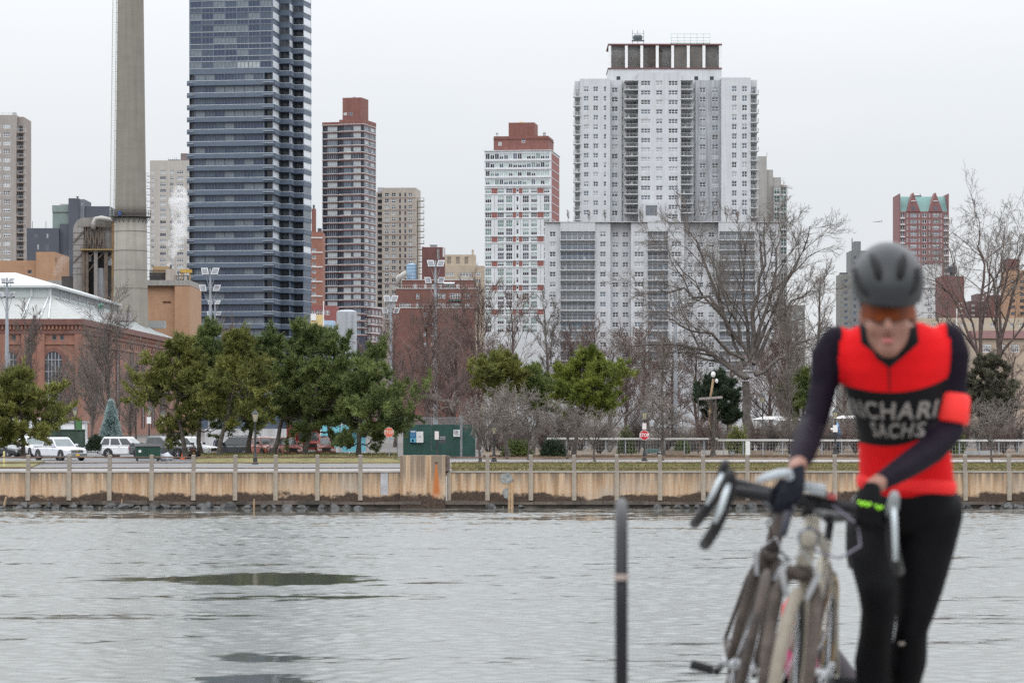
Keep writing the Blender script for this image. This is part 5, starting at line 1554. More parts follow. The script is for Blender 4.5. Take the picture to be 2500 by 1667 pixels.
def grow(P, Rr, rg, k, t0, t1, a0, a1, L, Ls, rr, K, wob, up, taper=.3, minr=.006, lmin=0.0):
    M, Kp, _ = P.shape
    t = t0 + (t1 - t0) * (np.arange(k)[None] + rg.uniform(0, 1, (M, k))) / k
    f = t * (Kp - 1); i = np.minimum(f.astype(int), Kp - 2); fr = (f - i)[..., None]
    m = np.arange(M)[:, None]
    s = P[m, i] * (1 - fr) + P[m, i + 1] * fr
    T = unit(P[m, i + 1] - P[m, i]); r0 = (Rr[m, i] * (1 - fr[..., 0]) + Rr[m, i + 1] * fr[..., 0]) * rr * rg.uniform(.75, 1.1, (M, k))
    Lp = np.linalg.norm(np.diff(P, axis=1), axis=-1).sum(1)[:, None]
    N, B = frame(T)
    az = rg.uniform(0, 2 * PI, (M, k)) + np.arange(k)[None] * 2.4
    an = rg.uniform(a0, a1, (M, k))
    d = T * np.cos(an)[..., None] + (N * np.cos(az)[..., None] + B * np.sin(az)[..., None]) * np.sin(an)[..., None]
    d[..., 2] += up; d = unit(d)
    ln = np.maximum(Lp * L * (1 - Ls * t) * rg.uniform(.65, 1.2, (M, k)), lmin)
    s, d, r0, ln = s.reshape(-1, 3), d.reshape(-1, 3), np.maximum(r0.ravel(), minr), ln.ravel()
    Q = np.empty((M * k, K, 3)); Q[:, 0] = s
    for q in range(1, K):
        d = unit(d + rg.normal(0, wob, d.shape) + np.array([0, 0, up * .35]))
        Q[:, q] = Q[:, q - 1] + d * (ln / (K - 1))[:, None]
    RR = np.maximum(r0[:, None] * np.linspace(1, taper, K)[None], minr * .7)
    return Q, RR

def bark(name, c, c2): return pm(name, c, .9, .3, 2.5, col2=c2, bump=.5)
BK_DARK = bark('bark_dark', (.060, .050, .043), (.115, .098, .085))
BK_GREY = bark('bark_grey', (.066, .056, .049), (.125, .108, .096))
BK_RED = bark('bark_redbrown', (.066, .047, .041), (.118, .085, .075))
BK_PALE = bark('bark_pale', (.16, .14, .13), (.27, .245, .23))
TW_RED = pm('twig_red', (.118, .080, .070), .9, .2, .6, col2=(.180, .128, .112), island=.2)
TW_GREY = pm('twig_grey', (0.136, 0.115, 0.101), .9, .2, .6, col2=(0.188, 0.162, 0.144), island=.2)
TW_PALE = pm('twig_pale', (0.148, 0.126, 0.112), .9, .2, .6, col2=(0.211, 0.184, 0.164), island=.22)
TW_DARK = pm('twig_dark', (.085, .068, .060), .9, .2, .6, col2=(.13, .108, .097), island=.2)

PROTO = {}
def bare_tree(label, px, Y, pytop, half_px, seed, bk, tw, style='vase', pybase=None, group=None, dens=1.0, lean=0.0, name='bare_tree', trunk_px=None, twr=.015, limbs=None):
    rg = np.random.default_rng(seed)
    x = wx(px, Y); zb = GZ if pybase is None else wz(pybase, Y)
    H = wz(pytop, Y) - zb
    hw = half_px / FPX * Y
    t = thing(name, label, 'tree', (x, Y, zb), 0, group)
    r0 = (trunk_px / FPX * Y / 2) if trunk_px else .011 * H + .04
    pkey = (style, bk.name if style != 'low' else '', tw.name, seed % (2 if tw is TW_RED else 3), name)
    if style == 'upright' and tw is TW_RED and name == 'bare_tree': dens *= 1.05; twr = .015; hw *= 1.3
    if style in ('upright', 'low') and not trunk_px:
        if pkey in PROTO:
            pt, pH, phw = PROTO[pkey]
            for ch in pt.children:
                c = ch.copy(); COL.objects.link(c); c.parent = t
            t.scale = (hw / phw, hw / phw, H / pH); t.rotation_euler = (0, 0, seed * 2.1)
            return t
        PROTO[pkey] = (t, H, hw)
    if style == 'vase':
        th, nl, la, Ll, u1 = .30, 7, (.35, .85), 1, .10
    elif style == 'upright':
        th, nl, la, Ll, u1 = .92, 22, (.40, .85), 1, .12
    elif style == 'low':
        th, nl, la, Ll, u1 = .32, 6, (.75, 1.25), 1, .02
    elif style == 'spire':
        th, nl, la, Ll, u1 = .97, 24, (.75, 1.1), 1, .06
    K0 = 9
    zz = np.linspace(0, H * th, K0)
    P0 = np.zeros((1, K0, 3)); P0[0, :, 2] = zz; P0[0, :, 0] = lean * zz + np.cumsum(rg.normal(0, .010 * H * .5, K0)) * (zz > 0); P0[0, :, 1] = np.cumsum(rg.normal(0, .008 * H, K0)) * (zz > 0)
    flare = 1 + .55 * np.exp(-zz / (H * .03 + .12))
    R0 = (r0 * flare * (1 - (.72 if style in ('upright', 'spire') else .35) * np.linspace(0, 1, K0)))[None]
    if style == 'vase':
        # main limbs rise from the fork: length so the tips reach the crown outline
        P1, R1 = [], []
        for i in range(nl):
            az = 2 * PI * (i + rg.uniform(-.25, .25)) / nl; out = rg.uniform(.35, 1.0) * hw
            if i < 2: out *= .35
            top = H * rg.uniform(.78, 1.0) * (1 - .28 * (out / hw) ** 2)
            s = np.linspace(0, 1, 9)[:, None]
            st = P0[0, -1 - (i % 2)]
            en = np.array([math.cos(az) * out, math.sin(az) * out * .8, top])
            md = st * .45 + en * .55 + np.array([math.cos(az) * out * .08, math.sin(az) * out * .1, -H * .05])
            c = (1 - s) ** 2 * st + 2 * s * (1 - s) * md + s ** 2 * en
            c[1:-1] += rg.normal(0, .012 * H, c[1:-1].shape); P1.append(c); R1.append(r0 * rg.uniform(.45, .62) * np.linspace(1, .16, 9))
        if limbs:
            P1, R1 = [], []
            for L_ in limbs:
                pp = np.array([(wx(a, Y) - x, 0, wz(c, Y) - zb) for a, c in L_]); dy = rg.uniform(-.55, .55) * hw
                m_ = np.linspace(0, len(pp) - 1, 9); i_ = np.minimum(m_.astype(int), len(pp) - 2); f_ = (m_ - i_)[:, None]
                c = pp[i_] * (1 - f_) + pp[i_ + 1] * f_; c[1:-1] = c[1:-1] * .6 + (c[:-2] + c[2:]) * .2; c[:, 1] += dy * np.linspace(0, 1, 9); c[1:] += rg.normal(0, .008 * H, (8, 3))
                P1.append(c); R1.append(r0 * rg.uniform(.32, .48) * np.linspace(1, .12, 9))
        P1, R1 = np.array(P1), np.array(R1)
        k2, k3, k4 = int(8 * dens), int(7 * dens), int(6 * dens)
        P2, R2 = grow(P1, R1, rg, k2, .18, .98, .35, .95, .50, .45, .55, 7, .13, u1 * .6, minr=.02)
        P3, R3 = grow(P2, R2, rg, k3, .15, 1.0, .35, .95, .52, .35, .5, 6, .17, .05, minr=twr * 1.2)
        P4, R4 = grow(P3, R3, rg, k4, .1, 1.0, .3, .9, .55, .3, .55, 4, .2, .06, minr=twr)
        P5, R5 = grow(P4, R4, rg, 3, .15, 1.0, .3, .9, .6, .3, .6, 3, .2, .06, minr=twr * .8)
        trunk_parts = [tubes(P0, R0, 10), tubes(P1, R1, 7), tubes(P2, R2, 5)]
        crown = [tubes(P3, R3, 4), tubes(P4, R4, 3), tubes(P5, R5, 3)]
    elif style in ('upright', 'spire'):
        Lr = hw / (H * th) * (1.15 if style == 'spire' else 1.25)
        P1, R1 = grow(P0, R0, rg, int(nl * dens), .13 if style == 'upright' else .2, .97, *la, Lr, .55 if style == 'spire' else .35, .42, 8, .07, u1 * (1.6 if style == 'upright' else .6), minr=.02)
        P2, R2 = grow(P1, R1, rg, int(9 * dens), .12, .98, .35, .85, .48, .30, .5, 6, .12, .10, minr=twr * 1.4)
        P3, R3 = grow(P2, R2, rg, int(7 * dens), .12, 1.0, .3, .8, .55, .3, .55, 4, .15, .08, minr=twr)
        P4, R4 = grow(P3, R3, rg, 3, .15, 1.0, .3, .8, .6, .3, .6, 3, .15, .08, minr=twr * .8)
        trunk_parts = [tubes(P0, R0, 9), tubes(P1, R1, 5)]
        crown = [tubes(P2, R2, 4), tubes(P3, R3, 3), tubes(P4, R4, 3)]
    else:
        P1, R1 = [], []
        for i in range(nl):
            az = 2 * PI * (i + rg.uniform(-.3, .3)) / nl; out = hw * rg.uniform(.6, 1.0)
            st = P0[0, -1 - (i % 3)]; en = np.array([math.cos(az) * out, math.sin(az) * out * .8, H * rg.uniform(.55, .95)])
            s = np.linspace(0, 1, 8)[:, None]; md = st * .5 + en * .5 + np.array([0, 0, H * .12])
            c = (1 - s) ** 2 * st + 2 * s * (1 - s) * md + s ** 2 * en
            c[1:-1] += rg.normal(0, .02 * H, c[1:-1].shape); P1.append(c); R1.append(r0 * .5 * np.linspace(1, .2, 8))
        P1, R1 = np.array(P1), np.array(R1)
        P2, R2 = grow(P1, R1, rg, int(9 * dens), .2, 1.0, .5, 1.2, .42, .3, .5, 7, .24, .0, minr=twr * 2)
        P3, R3 = grow(P2, R2, rg, int(8 * dens), .15, 1.0, .5, 1.2, .5, .3, .5, 5, .28, -.02, minr=twr * 1.2)
        P4, R4 = grow(P3, R3, rg, int(5 * dens), .15, 1.0, .4, 1.1, .55, .3, .6, 4, .28, -.02, minr=twr)
        trunk_parts = [tubes(P0, R0, 9), tubes(P1, R1, 6)]
        crown = [tubes(P2, R2, 4), tubes(P3, R3, 3), tubes(P4, R4, 3)]
    v, f = join(trunk_parts)
    link('trunk', np_mesh('trunk', v, f, bk, True), t)
    v, f = join(crown)
    o = link('crown', np_mesh('crown', v, f, tw), t); o['kind'] = 'stuff'
    return t

# ---- pines: limbs carry flattened pads of needle tufts
def needles(C_, D_, rg, per, ln, wd, spread):
    """tufts at C_ pointing along D_: 'per' needles each"""
    n = len(C_)
    d = unit(D_[:, None] + rg.normal(0, spread, (n, per, 3)))
    L = ln * rg.uniform(.6, 1.15, (n, per, 1))
    s = unit(np.cross(d, rg.normal(0, 1, (n, per, 3))))
    b = C_[:, None] + rg.normal(0, .06, (n, per, 3))
    V = np.stack([b - s * wd, b + s * wd, b + d * L], 2).reshape(-1, 3)
    return V, np.arange(len(V)).reshape(-1, 3)
ND_OLIVE = pm('needles_olive', (0.095, 0.113, 0.026), .7, .3, .45, col2=(0.195, 0.198, 0.050), island=.45, spec=.3)
ND_GREEN = pm('needles_green', (0.070, 0.104, 0.036), .7, .3, .45, col2=(0.153, 0.186, 0.055), island=.45, spec=.3)
ND_YEL = pm('needles_yellowgreen', (0.093, 0.135, 0.020), .7, .3, .5, col2=(0.189, 0.211, 0.035), island=.4, spec=.3)
ND_DARK = pm('needles_dark', (0.018, 0.037, 0.021), .7, .3, .5, col2=(0.046, 0.069, 0.037), island=.4, spec=.3)
ND_BLUE = pm('needles_bluegrey', (0.179, 0.263, 0.263), .7, .25, .8, col2=(0.420, 0.526, 0.515), island=.3, spec=.3)

def pine(label, px, Y, pytop, pl, pr, pybot, seed, mat, trunk_px, pybase=None, group='windswept pines along the far bank', dens=1.0, leanx=0.0, bk=None, name='pine_tree'):
    rg = np.random.default_rng(seed)
    xb = wx(trunk_px, Y); zb = GZ + .25 if pybase is None else wz(pybase, Y)
    t = thing(name, label, 'tree', (xb, Y, zb), 0, group)
    k = Y / FPX
    H = wz(pytop, Y) - zb; zbot = wz(pybot, Y) - zb
    xc = (px - trunk_px) * k; xl, xr = (pl - trunk_px) * k, (pr - trunk_px) * k
    K0 = 10; s = np.linspace(0, 1, K0)
    P0 = np.zeros((1, K0, 3)); P0[0, :, 2] = s * H * .97
    P0[0, :, 0] = xc * s ** 1.2 + np.sin(s * 5 + seed) * .02 * H + np.cumsum(rg.normal(0, .006 * H, K0)); P0[0, :, 1] = np.sin(s * 4 + seed * 2) * .03 * H
    P0[0] -= P0[0, 0]; 
    R0 = (.13 + .007 * H) * (1 - .8 * s)[None] * (1 + .4 * np.exp(-s * 25))[None]
    # limbs
    n1 = int(32 * dens)
    tt = np.sort(rg.uniform(max(.12, zbot / H - .05), .97, n1)); lv = H / 1.05; tt = np.clip(np.round(tt * lv) / lv + rg.normal(0, .010, n1), .1, .97); az = rg.uniform(0, 2 * PI, n1) + np.arange(n1) * 2.4
    hh = np.clip((tt - zbot / H) / (1 - zbot / H), 0, 1)
    prof = (1.04 - hh) ** .62 * np.minimum(1, .62 + hh * 2.0)
    W = np.where(np.cos(az) > 0, xr, -xl); mid = np.maximum(.5, W)
    out = prof * (mid * np.abs(np.cos(az)) + .5 * (xr - xl) * .8 * np.abs(np.sin(az))) * rg.uniform(.6, 1.28, n1)
    P1, R1 = np.empty((n1, 8, 3)), np.empty((n1, 8))
    for i in range(n1):
        f = tt[i] * (K0 - 1); a = min(int(f), K0 - 2); st = P0[0, a] * (1 - f + a) + P0[0, a + 1] * (f - a)
        en = st + np.array([math.cos(az[i]) * out[i] - xc * tt[i] ** 1.2 * .35 * 0, math.sin(az[i]) * out[i], out[i] * rg.uniform(.05, .38)])
        q = np.linspace(0, 1, 8)[:, None]; c = st * (1 - q) + en * q; c[:, 2] -= np.sin(q[:, 0] * PI) * out[i] * .06
        c[1:] += rg.normal(0, .012 * H, (7, 3)); P1[i] = c; R1[i] = .075 * (1 - .6 * tt[i]) * np.linspace(1, .25, 8)
    P2, R2 = grow(P1, R1, rg, 7, .18, 1.0, .4, 1.1, .42, .25, .6, 5, .12, .12, minr=.012)
    P3, R3 = grow(P2, R2, rg, 4, .25, 1.0, .4, 1.0, .55, .2, .6, 4, .12, .18, minr=.009)
    v, f = join([tubes(P0, R0, 9), tubes(P1, R1, 5)]); link('trunk', np_mesh('trunk', v, f, bk or BK_DARK, True), t)
    # tufts along the outer twigs
    def along(P, ts):
        Kp = P.shape[1]; C_, D_ = [], []
        for q in ts:
            f = q * (Kp - 1); a = min(int(f), Kp - 2); C_.append(P[:, a] * (1 - f + a) + P[:, a + 1] * (f - a)); D_.append(unit(P[:, a + 1] - P[:, a]))
        return np.concatenate(C_), np.concatenate(D_)
    c1, d1 = along(P3, (.35, .6, .85, 1.0)); c2, d2 = along(P2, (.45, .7, 1.0)); c3, d3 = along(P1, (.75, .9, 1.0))
    C_ = np.concatenate([c1, c2, c3]); D_ = np.concatenate([d1, d2, d3]); D_[:, 2] += .55; D_ = unit(D_)
    ctop = P0[0, -1][None] + rg.normal(0, .35, (40, 3)) * np.array([.6, .6, 1]); C_ = np.concatenate([C_, ctop]); D_ = np.concatenate([D_, np.tile([[0, 0, 1.0]], (40, 1))])
    V, F = needles(C_, D_, rg, 11, .44, .036, .5)
    o = link('crown', np_mesh('crown', V, F, mat), t); o['kind'] = 'stuff'
    v, f = join([tubes(P2, R2, 4), tubes(P3, R3, 3)]); o = link('twigs', np_mesh('twigs', v, f, BK_DARK), t); o['kind'] = 'stuff'
    return t

G1 = 'windswept pines along the far bank'
pine('olive pine at the far left edge, its crown hanging over the parked white vans', 60, 232, 912, -60, 152, 1075, 1, ND_OLIVE, 55, pybase=1118)
pine('leftmost olive pine of the cluster, crown leaning out over the grey pickup', 436, 252, 818, 358, 520, 1052, 2, ND_OLIVE, 453)
pine('pine with a pointed tip in front of the glass tower\'s left half', 525, 258, 792, 445, 610, 1030, 3, ND_GREEN, 490)
pine('broad olive pine whose trunk forks just left of the lamp post', 590, 246, 808, 505, 680, 1050, 4, ND_OLIVE, 535)
pine('dark pine with twin rounded tips in front of the glass tower\'s right corner', 655, 258, 800, 580, 735, 1010, 5, ND_GREEN, 605)
pine('tallest pine of the cluster, its tip just left of the blue plant shed', 742, 255, 790, 668, 822, 1015, 6, ND_GREEN, 665, leanx=.1)
pine('thin-topped pine rising in front of the grey silo', 826, 252, 812, 762, 895, 1030, 7, ND_GREEN, 742, dens=.85)
pine('spreading pine at the cluster\'s right end, low boughs beside the faded stop sign', 940, 246, 838, 845, 1025, 1075, 8, ND_GREEN, 875, dens=1.0)
pine('small dark pine low between the cluster trunks and the red truck', 790, 262, 905, 730, 860, 1062, 9, ND_GREEN, 815, dens=.7)
pine('rounded olive pine standing behind the grey spreading trees', 1212, 258, 868, 1156, 1284, 960, 10, ND_OLIVE, 1240, dens=.9)
pine('muted green pine half hidden between the olive and the yellow-green pine', 1305, 270, 900, 1272, 1348, 985, 12, ND_GREEN, 1300, dens=.8)
pine('bright yellow-green pine above the grey spreading trees', 1412, 250, 862, 1346, 1510, 1000, 11, ND_YEL, 1400, dens=1.15)
pine('dark broad evergreen behind the white pole stump', 1755, 290, 915, 1695, 1812, 1010, 13, ND_DARK, 1750, dens=.9, group=None)
pine('dark green evergreen bush-tree left of the cyclist\'s arm', 1970, 300, 905, 1925, 2030, 1000, 14, ND_GREEN, 1975, dens=.8, group=None)
pine('dull green evergreen behind the spreading tree at the right edge', 2420, 280, 870, 2350, 2500, 1010, 15, pm('needles_dull', (.05, .052, .03), .7, .3, .45, col2=(.10, .095, .06), island=.4), 2425, dens=.9, group=None)

# blue spruce
def spruce(label, px, Y, pytop, half_px, pybase, seed, mat):
    rg = np.random.default_rng(seed); k = Y / FPX
    zb = wz(pybase, Y); H = wz(pytop, Y) - zb; hw = half_px * k
    t = thing('spruce_tree', label, 'tree', (wx(px, Y), Y, zb), 0)
    q = MB(); q.tube([(0, 0, -.1), (0, 0, H * .97)], [.12, .02], 7); q.build('trunk', BK_GREY, t)
    n = 2600; z = H * (.04 + .96 * rg.uniform(0, 1, n) ** 1.25); lay = (np.round(z / (H / 17)) * (H / 17)); z = z * .35 + lay * .65
    rr = hw * (1 - z / H) ** .9 * np.sqrt(rg.uniform(.25, 1, n)) * rg.uniform(.85, 1.1, n); a = rg.uniform(0, 2 * PI, n)
    C_ = np.stack([np.cos(a) * rr, np.sin(a) * rr, z - rr * .12], 1); D_ = unit(np.stack([np.cos(a), np.sin(a), np.full(n, .15)], 1))
    V, F = needles(C_, D_, rg, 10, .26, .02, .5)
    o = link('crown', np_mesh('crown', V, F, mat), t); o['kind'] = 'stuff'
spruce('small blue-grey spruce between the dark truck and the white estate car', 271, 268, 980, 29, 1078, 5, ND_BLUE)

def bush(label, px, Y, pytop, half_px, pybase, seed, mat, tw=True, cat='shrub', name='shrub', group=None, n=900):
    rg = np.random.default_rng(seed); k = Y / FPX
    zb = wz(pybase, Y); H = wz(pytop, Y) - zb; hw = half_px * k
    t = thing(name, label, cat, (wx(px, Y), Y, zb), 0, group)
    if mat in (TW_GREY, TW_RED, TW_PALE, TW_DARK):
        if (name, mat.name) in PROTO:
            pt_, pH, phw = PROTO[(name, mat.name)]
            for ch in pt_.children:
                c = ch.copy(); COL.objects.link(c); c.parent = t
            t.scale = (hw / phw, hw / phw, H / pH); t.rotation_euler = (0, 0, seed * 1.7)
            return t
        PROTO[(name, mat.name)] = (t, H, hw)
    ns = 22; P = np.zeros((ns, 5, 3)); a = rg.uniform(0, 2 * PI, ns)
    s = np.linspace(0, 1, 5)
    P[:, :, 2] = s[None] * H * rg.uniform(.55, .95, (ns, 1)); P[:, :, 0] = np.cos(a)[:, None] * s[None] ** .8 * hw * rg.uniform(.3, .9, (ns, 1)); P[:, :, 1] = np.sin(a)[:, None] * s[None] * hw * .6
    P[:, 1:] += rg.normal(0, .05, (ns, 4, 3))
    RR = np.linspace(.03, .012, 5)[None] * np.ones((ns, 1))
    v, f = tubes(P, RR, 4); o = link('stem', np_mesh('stem', v, f, BK_GREY), t); o['kind'] = 'stuff'
    if mat in (TW_GREY, TW_RED, TW_PALE, TW_DARK):
        P2, R2 = grow(P, RR, rg, 10, .2, 1, .3, 1.0, .5, .2, .6, 5, .2, .02, minr=.011); P3, R3 = grow(P2, R2, rg, 6, .2, 1, .3, 1.0, .6, .2, .6, 3, .2, 0, minr=.009)
        v, f = join([tubes(P2, R2, 3), tubes(P3, R3, 3)]); o = link('twigs', np_mesh('twigs', v, f, mat), t); o['kind'] = 'stuff'
    else:
        u = unit(rg.normal(0, 1, (n, 3))); u[:, 2] = np.abs(u[:, 2]); rad_ = rg.uniform(.55, 1.02, (n, 1)) * (1 + .18 * np.sin(u[:, :1] * 7 + seed) * np.cos(u[:, 1:2] * 6))
        C_ = u * rad_ * np.array([hw, hw * .7, H * .92]); V, F = needles(C_, unit(u + np.array([0, 0, .4])), rg, 8, .16, .035, .8)
        o = link('foliage', np_mesh('foliage', V, F, mat), t); o['kind'] = 'stuff'
    return t
bush('dark green clipped bush at the foot of the blue spruce', 234, 262, 1060, 22, 1098, 3, ND_DARK)
bush('dark green rhododendron bush between the grey trunks', 1262, 262, 1072, 38, 1110, 4, ND_GREEN)
bush('glossy dark green bush right of the tree trunks, below the yellow-green pine', 1352, 258, 1068, 32, 1112, 5, ND_DARK)

# ---- bare trees
bare_tree('tall dark twin-stemmed bare tree before the arched hall window at left', 62, 300, 752, 75, 21, BK_DARK, TW_DARK, 'upright', dens=.95)
bare_tree('slender dark bare tree beside the twin-stemmed one at left', 75, 306, 772, 55, 22, BK_DARK, TW_DARK, 'upright', dens=.8, lean=.02)
bare_tree('wide dark bare tree in front of the hall\'s long flank', 268, 312, 775, 118, 23, BK_DARK, TW_GREY, 'upright', dens=1.15)
bare_tree('thin grey bare tree left of the blue spruce', 182, 318, 880, 58, 24, BK_GREY, TW_GREY, 'upright', dens=.85)
bare_tree('small grey bare tree right of the blue spruce', 318, 322, 940, 45, 25, BK_GREY, TW_GREY, 'upright', dens=.8)
bare_tree('faint bare treetop showing before the glass tower above the pines', 555, 330, 790, 62, 26, BK_RED, TW_RED, 'upright', dens=.8)
bare_tree('pale bare tree beside the silo', 925, 330, 790, 45, 27, BK_PALE, TW_GREY, 'upright', dens=.9)
GR = 'reddish bare trees behind the green fence'
for i, (px, Y, tp, hw, lab) in enumerate((
        (965, 345, 815, 62, 'short reddish bare tree above the right end of the pine cluster'),
        (1045, 330, 790, 80, 'reddish bare tree directly in front of the brick block\'s floodlight mast'),
        (1118, 310, 770, 92, 'dense reddish bare tree below the brick block\'s right corner'),
        (1168, 322, 752, 85, 'upright red-brown bare tree before the foot of the gridded tower'),
        (1245, 350, 745, 70, 'reddish bare tree before the right foot of the gridded tower'),
        (1335, 296, 728, 78, 'tall dark-stemmed bare tree before the slab\'s left end'),
        (1452, 320, 795, 82, 'reddish bare tree above the yellow-green pine'),
        (1530, 335, 830, 80, 'low reddish bare tree in front of the slab\'s middle'))):
    bare_tree(lab, px, Y, tp - (30 if i < 5 else 0), hw, 40 + i, BK_DARK if i == 5 else BK_RED, TW_DARK if i == 5 else TW_RED, 'upright', group=GR, dens=1.1 if i != 5 else .95)
bare_tree('slim dark bare tree with tiered branches, behind the red stop sign', 1620, 262, 828, 72, 60, BK_DARK, TW_GREY, 'spire', dens=.9)
def bz(l): return [(1320 + a / 3.1367, 500 + c / 3.1367) for a, c in l]
BIG = [bz(l) for l in (((1575, 1330), (1300, 1130), (950, 1050), (690, 1050)), ((1560, 1180), (1280, 1010), (1050, 900), (800, 870)), ((1570, 1230), (1350, 800), (1150, 560), (960, 320)), ((1545, 1080), (1300, 720), (1050, 640), (790, 650)),
    ((1450, 1000), (1300, 500), (1200, 250), (1080, 150)), ((1600, 1200), (1570, 800), (1580, 500), (1490, 150)), ((1620, 1150), (1650, 700), (1720, 400), (1720, 110)), ((1630, 1220), (1800, 900), (1950, 720), (2150, 640)),
    ((1630, 1150), (1850, 650), (1960, 400), (2040, 180)), ((1640, 1300), (1850, 1150), (2000, 1050), (2180, 980)), ((1610, 1180), (1500, 850), (1400, 760), (1330, 420)), ((1600, 1180), (1720, 800), (1830, 420), (1850, 130)), ((1590, 1330), (1420, 1180), (1200, 1140), (1000, 1130)))]
bare_tree('huge spreading bare tree before the white slab, its trunk left of the cyclist', 1832, 305, 532, 205, 61, BK_GREY, TW_GREY, 'vase', dens=1.0, trunk_px=28, twr=.016, limbs=BIG)
bare_tree('bare multi-stemmed tree close left of the cyclist\'s arm', 1932, 285, 690, 85, 62, BK_GREY, TW_PALE, 'upright', dens=1.0)
bare_tree('grey bare tree behind the big one, right of its trunk', 1990, 340, 640, 95, 63, BK_GREY, TW_PALE, 'upright', dens=.95)
bare_tree('dark reddish bare tree behind the dark evergreen', 1700, 310, 845, 75, 64, BK_RED, TW_RED, 'upright', dens=1.0)
bare_tree('brown bare tree low at the big tree\'s left', 1575, 350, 800, 90, 70, BK_RED, TW_RED, 'upright', dens=1.0)
bare_tree('tall open bare tree just right of the cyclist, reaching across the brown block', 2405, 300, 545, 100, 65, BK_RED, TW_GREY, 'vase', dens=.9, trunk_px=20, limbs=[[(2402, 920), (2375, 790), (2355, 700), (2322, 610), (2318, 560)], [(2395, 880), (2388, 690), (2393, 600), (2386, 545)], [(2390, 870), (2330, 720), (2285, 690), (2235, 672)], [(2400, 900), (2350, 800), (2300, 770), (2250, 765)], [(2398, 900), (2405, 760), (2420, 680), (2425, 600)]])
bare_tree('tall bare tree at the right edge with upright limbs', 2432, 310, 530, 95, 66, BK_RED, TW_GREY, 'vase', dens=.95, trunk_px=22, limbs=[[(2432, 900), (2438, 750), (2450, 670), (2458, 565)], [(2436, 850), (2425, 680), (2405, 640), (2400, 590)], [(2435, 880), (2468, 720), (2485, 660), (2500, 580)], [(2436, 900), (2490, 790), (2530, 760), (2560, 700)], [(2434, 880), (2445, 700), (2475, 630), (2480, 580)]])
bare_tree('brown bare thicket tree behind the cyclist\'s right shoulder', 2330, 330, 800, 80, 67, BK_GREY, TW_GREY, 'upright', dens=1.0)
for i, (px, Y, tp, hw, lab) in enumerate((
        (1000, 380, 850, 90, 'low reddish thicket tree behind the green fence\'s left end'), (1095, 375, 840, 95, 'reddish thicket tree behind the middle of the green fence'),
        (1205, 385, 850, 90, 'reddish thicket tree behind the rounded olive pine'), (1395, 378, 830, 95, 'reddish thicket tree directly behind the yellow-green pine'),
        (1500, 385, 845, 95, 'reddish thicket tree below the slab\'s second balcony bay'), (1640, 380, 850, 95, 'reddish thicket tree behind the tiered bare tree'),
        (1780, 372, 860, 95, 'reddish thicket tree behind the huge tree\'s trunk'), (1880, 380, 850, 95, 'reddish thicket tree behind the multi-stemmed tree'),
        (2060, 370, 850, 95, 'reddish thicket tree behind the cyclist'), (2280, 365, 870, 90, 'brown thicket tree right behind the cyclist\'s shoulder'), (2480, 370, 850, 90, 'brown thicket tree low at the right edge'),
        (1910, 330, 780, 70, 'grey slim bare tree close behind the multi-stemmed tree'), (885, 372, 850, 80, 'reddish thicket tree behind the last pines of the cluster'))):
    bare_tree(lab, px, Y, tp, hw, 140 + i, BK_RED, TW_RED, 'upright', group=GR, dens=1.1)
for i, (px, Y, tp, hw, lab) in enumerate((
        (20, 345, 900, 70, 'grey thicket tree before the hall at the left edge'), (145, 352, 905, 70, 'grey thicket tree under the arched hall window'), (225, 340, 890, 70, 'grey thicket tree left of the hall corner'),
        (330, 350, 880, 75, 'grey thicket tree before the hall flank, right of the spruce'), (395, 345, 870, 70, 'grey thicket tree at the far end of the hall flank'))):
    bare_tree(lab, px, Y, tp, hw, 170 + i, BK_DARK, TW_GREY, 'upright', group='grey thicket trees before the brick hall', dens=1.0)
GC = 'low spreading grey trees along the path'
for i, (px, Y, tp, hw, bp, lab) in enumerate((
        (1172, 236, 930, 112, 1130, 'low grey spreading tree with a thick trunk, in front of the green fence\'s right end'),
        (1290, 240, 945, 95, 1122, 'low grey spreading tree in front of the dark bushes'),
        (1236, 244, 938, 80, 1120, 'low grey tree with a crooked stem, second from the green fence'),
        (1452, 238, 985, 88, 1128, 'low grey tree with a slanting trunk, left of the red stop sign'),
        (1385, 246, 965, 80, 1118, 'low grey tree directly under the yellow-green pine'),
        (1618, 246, 968, 72, 1124, 'low pale forked tree just right of the red stop sign'),
        (2422, 236, 955, 88, 1132, 'low dense grey tree on the lawn at the right edge'))):
    bare_tree(lab, px, Y, tp, hw, 80 + i, BK_GREY if i % 2 else BK_DARK, TW_PALE, 'low', pybase=bp, group=GC, dens=1.0)
for i, (px, Y, bp, hw, tp) in enumerate(((1225, 262, 1112, 10, 960), (1318, 262, 1112, 12, 960), (1388, 255, 1115, 10, 960), (1465, 252, 1116, 12, 960))):
    pass
bare_tree('straight dark tree trunk left of the big tree, behind the white fence', 1741, 262, 985, 48, 95, BK_DARK, TW_DARK, 'upright', dens=.7, pybase=1118, trunk_px=13)
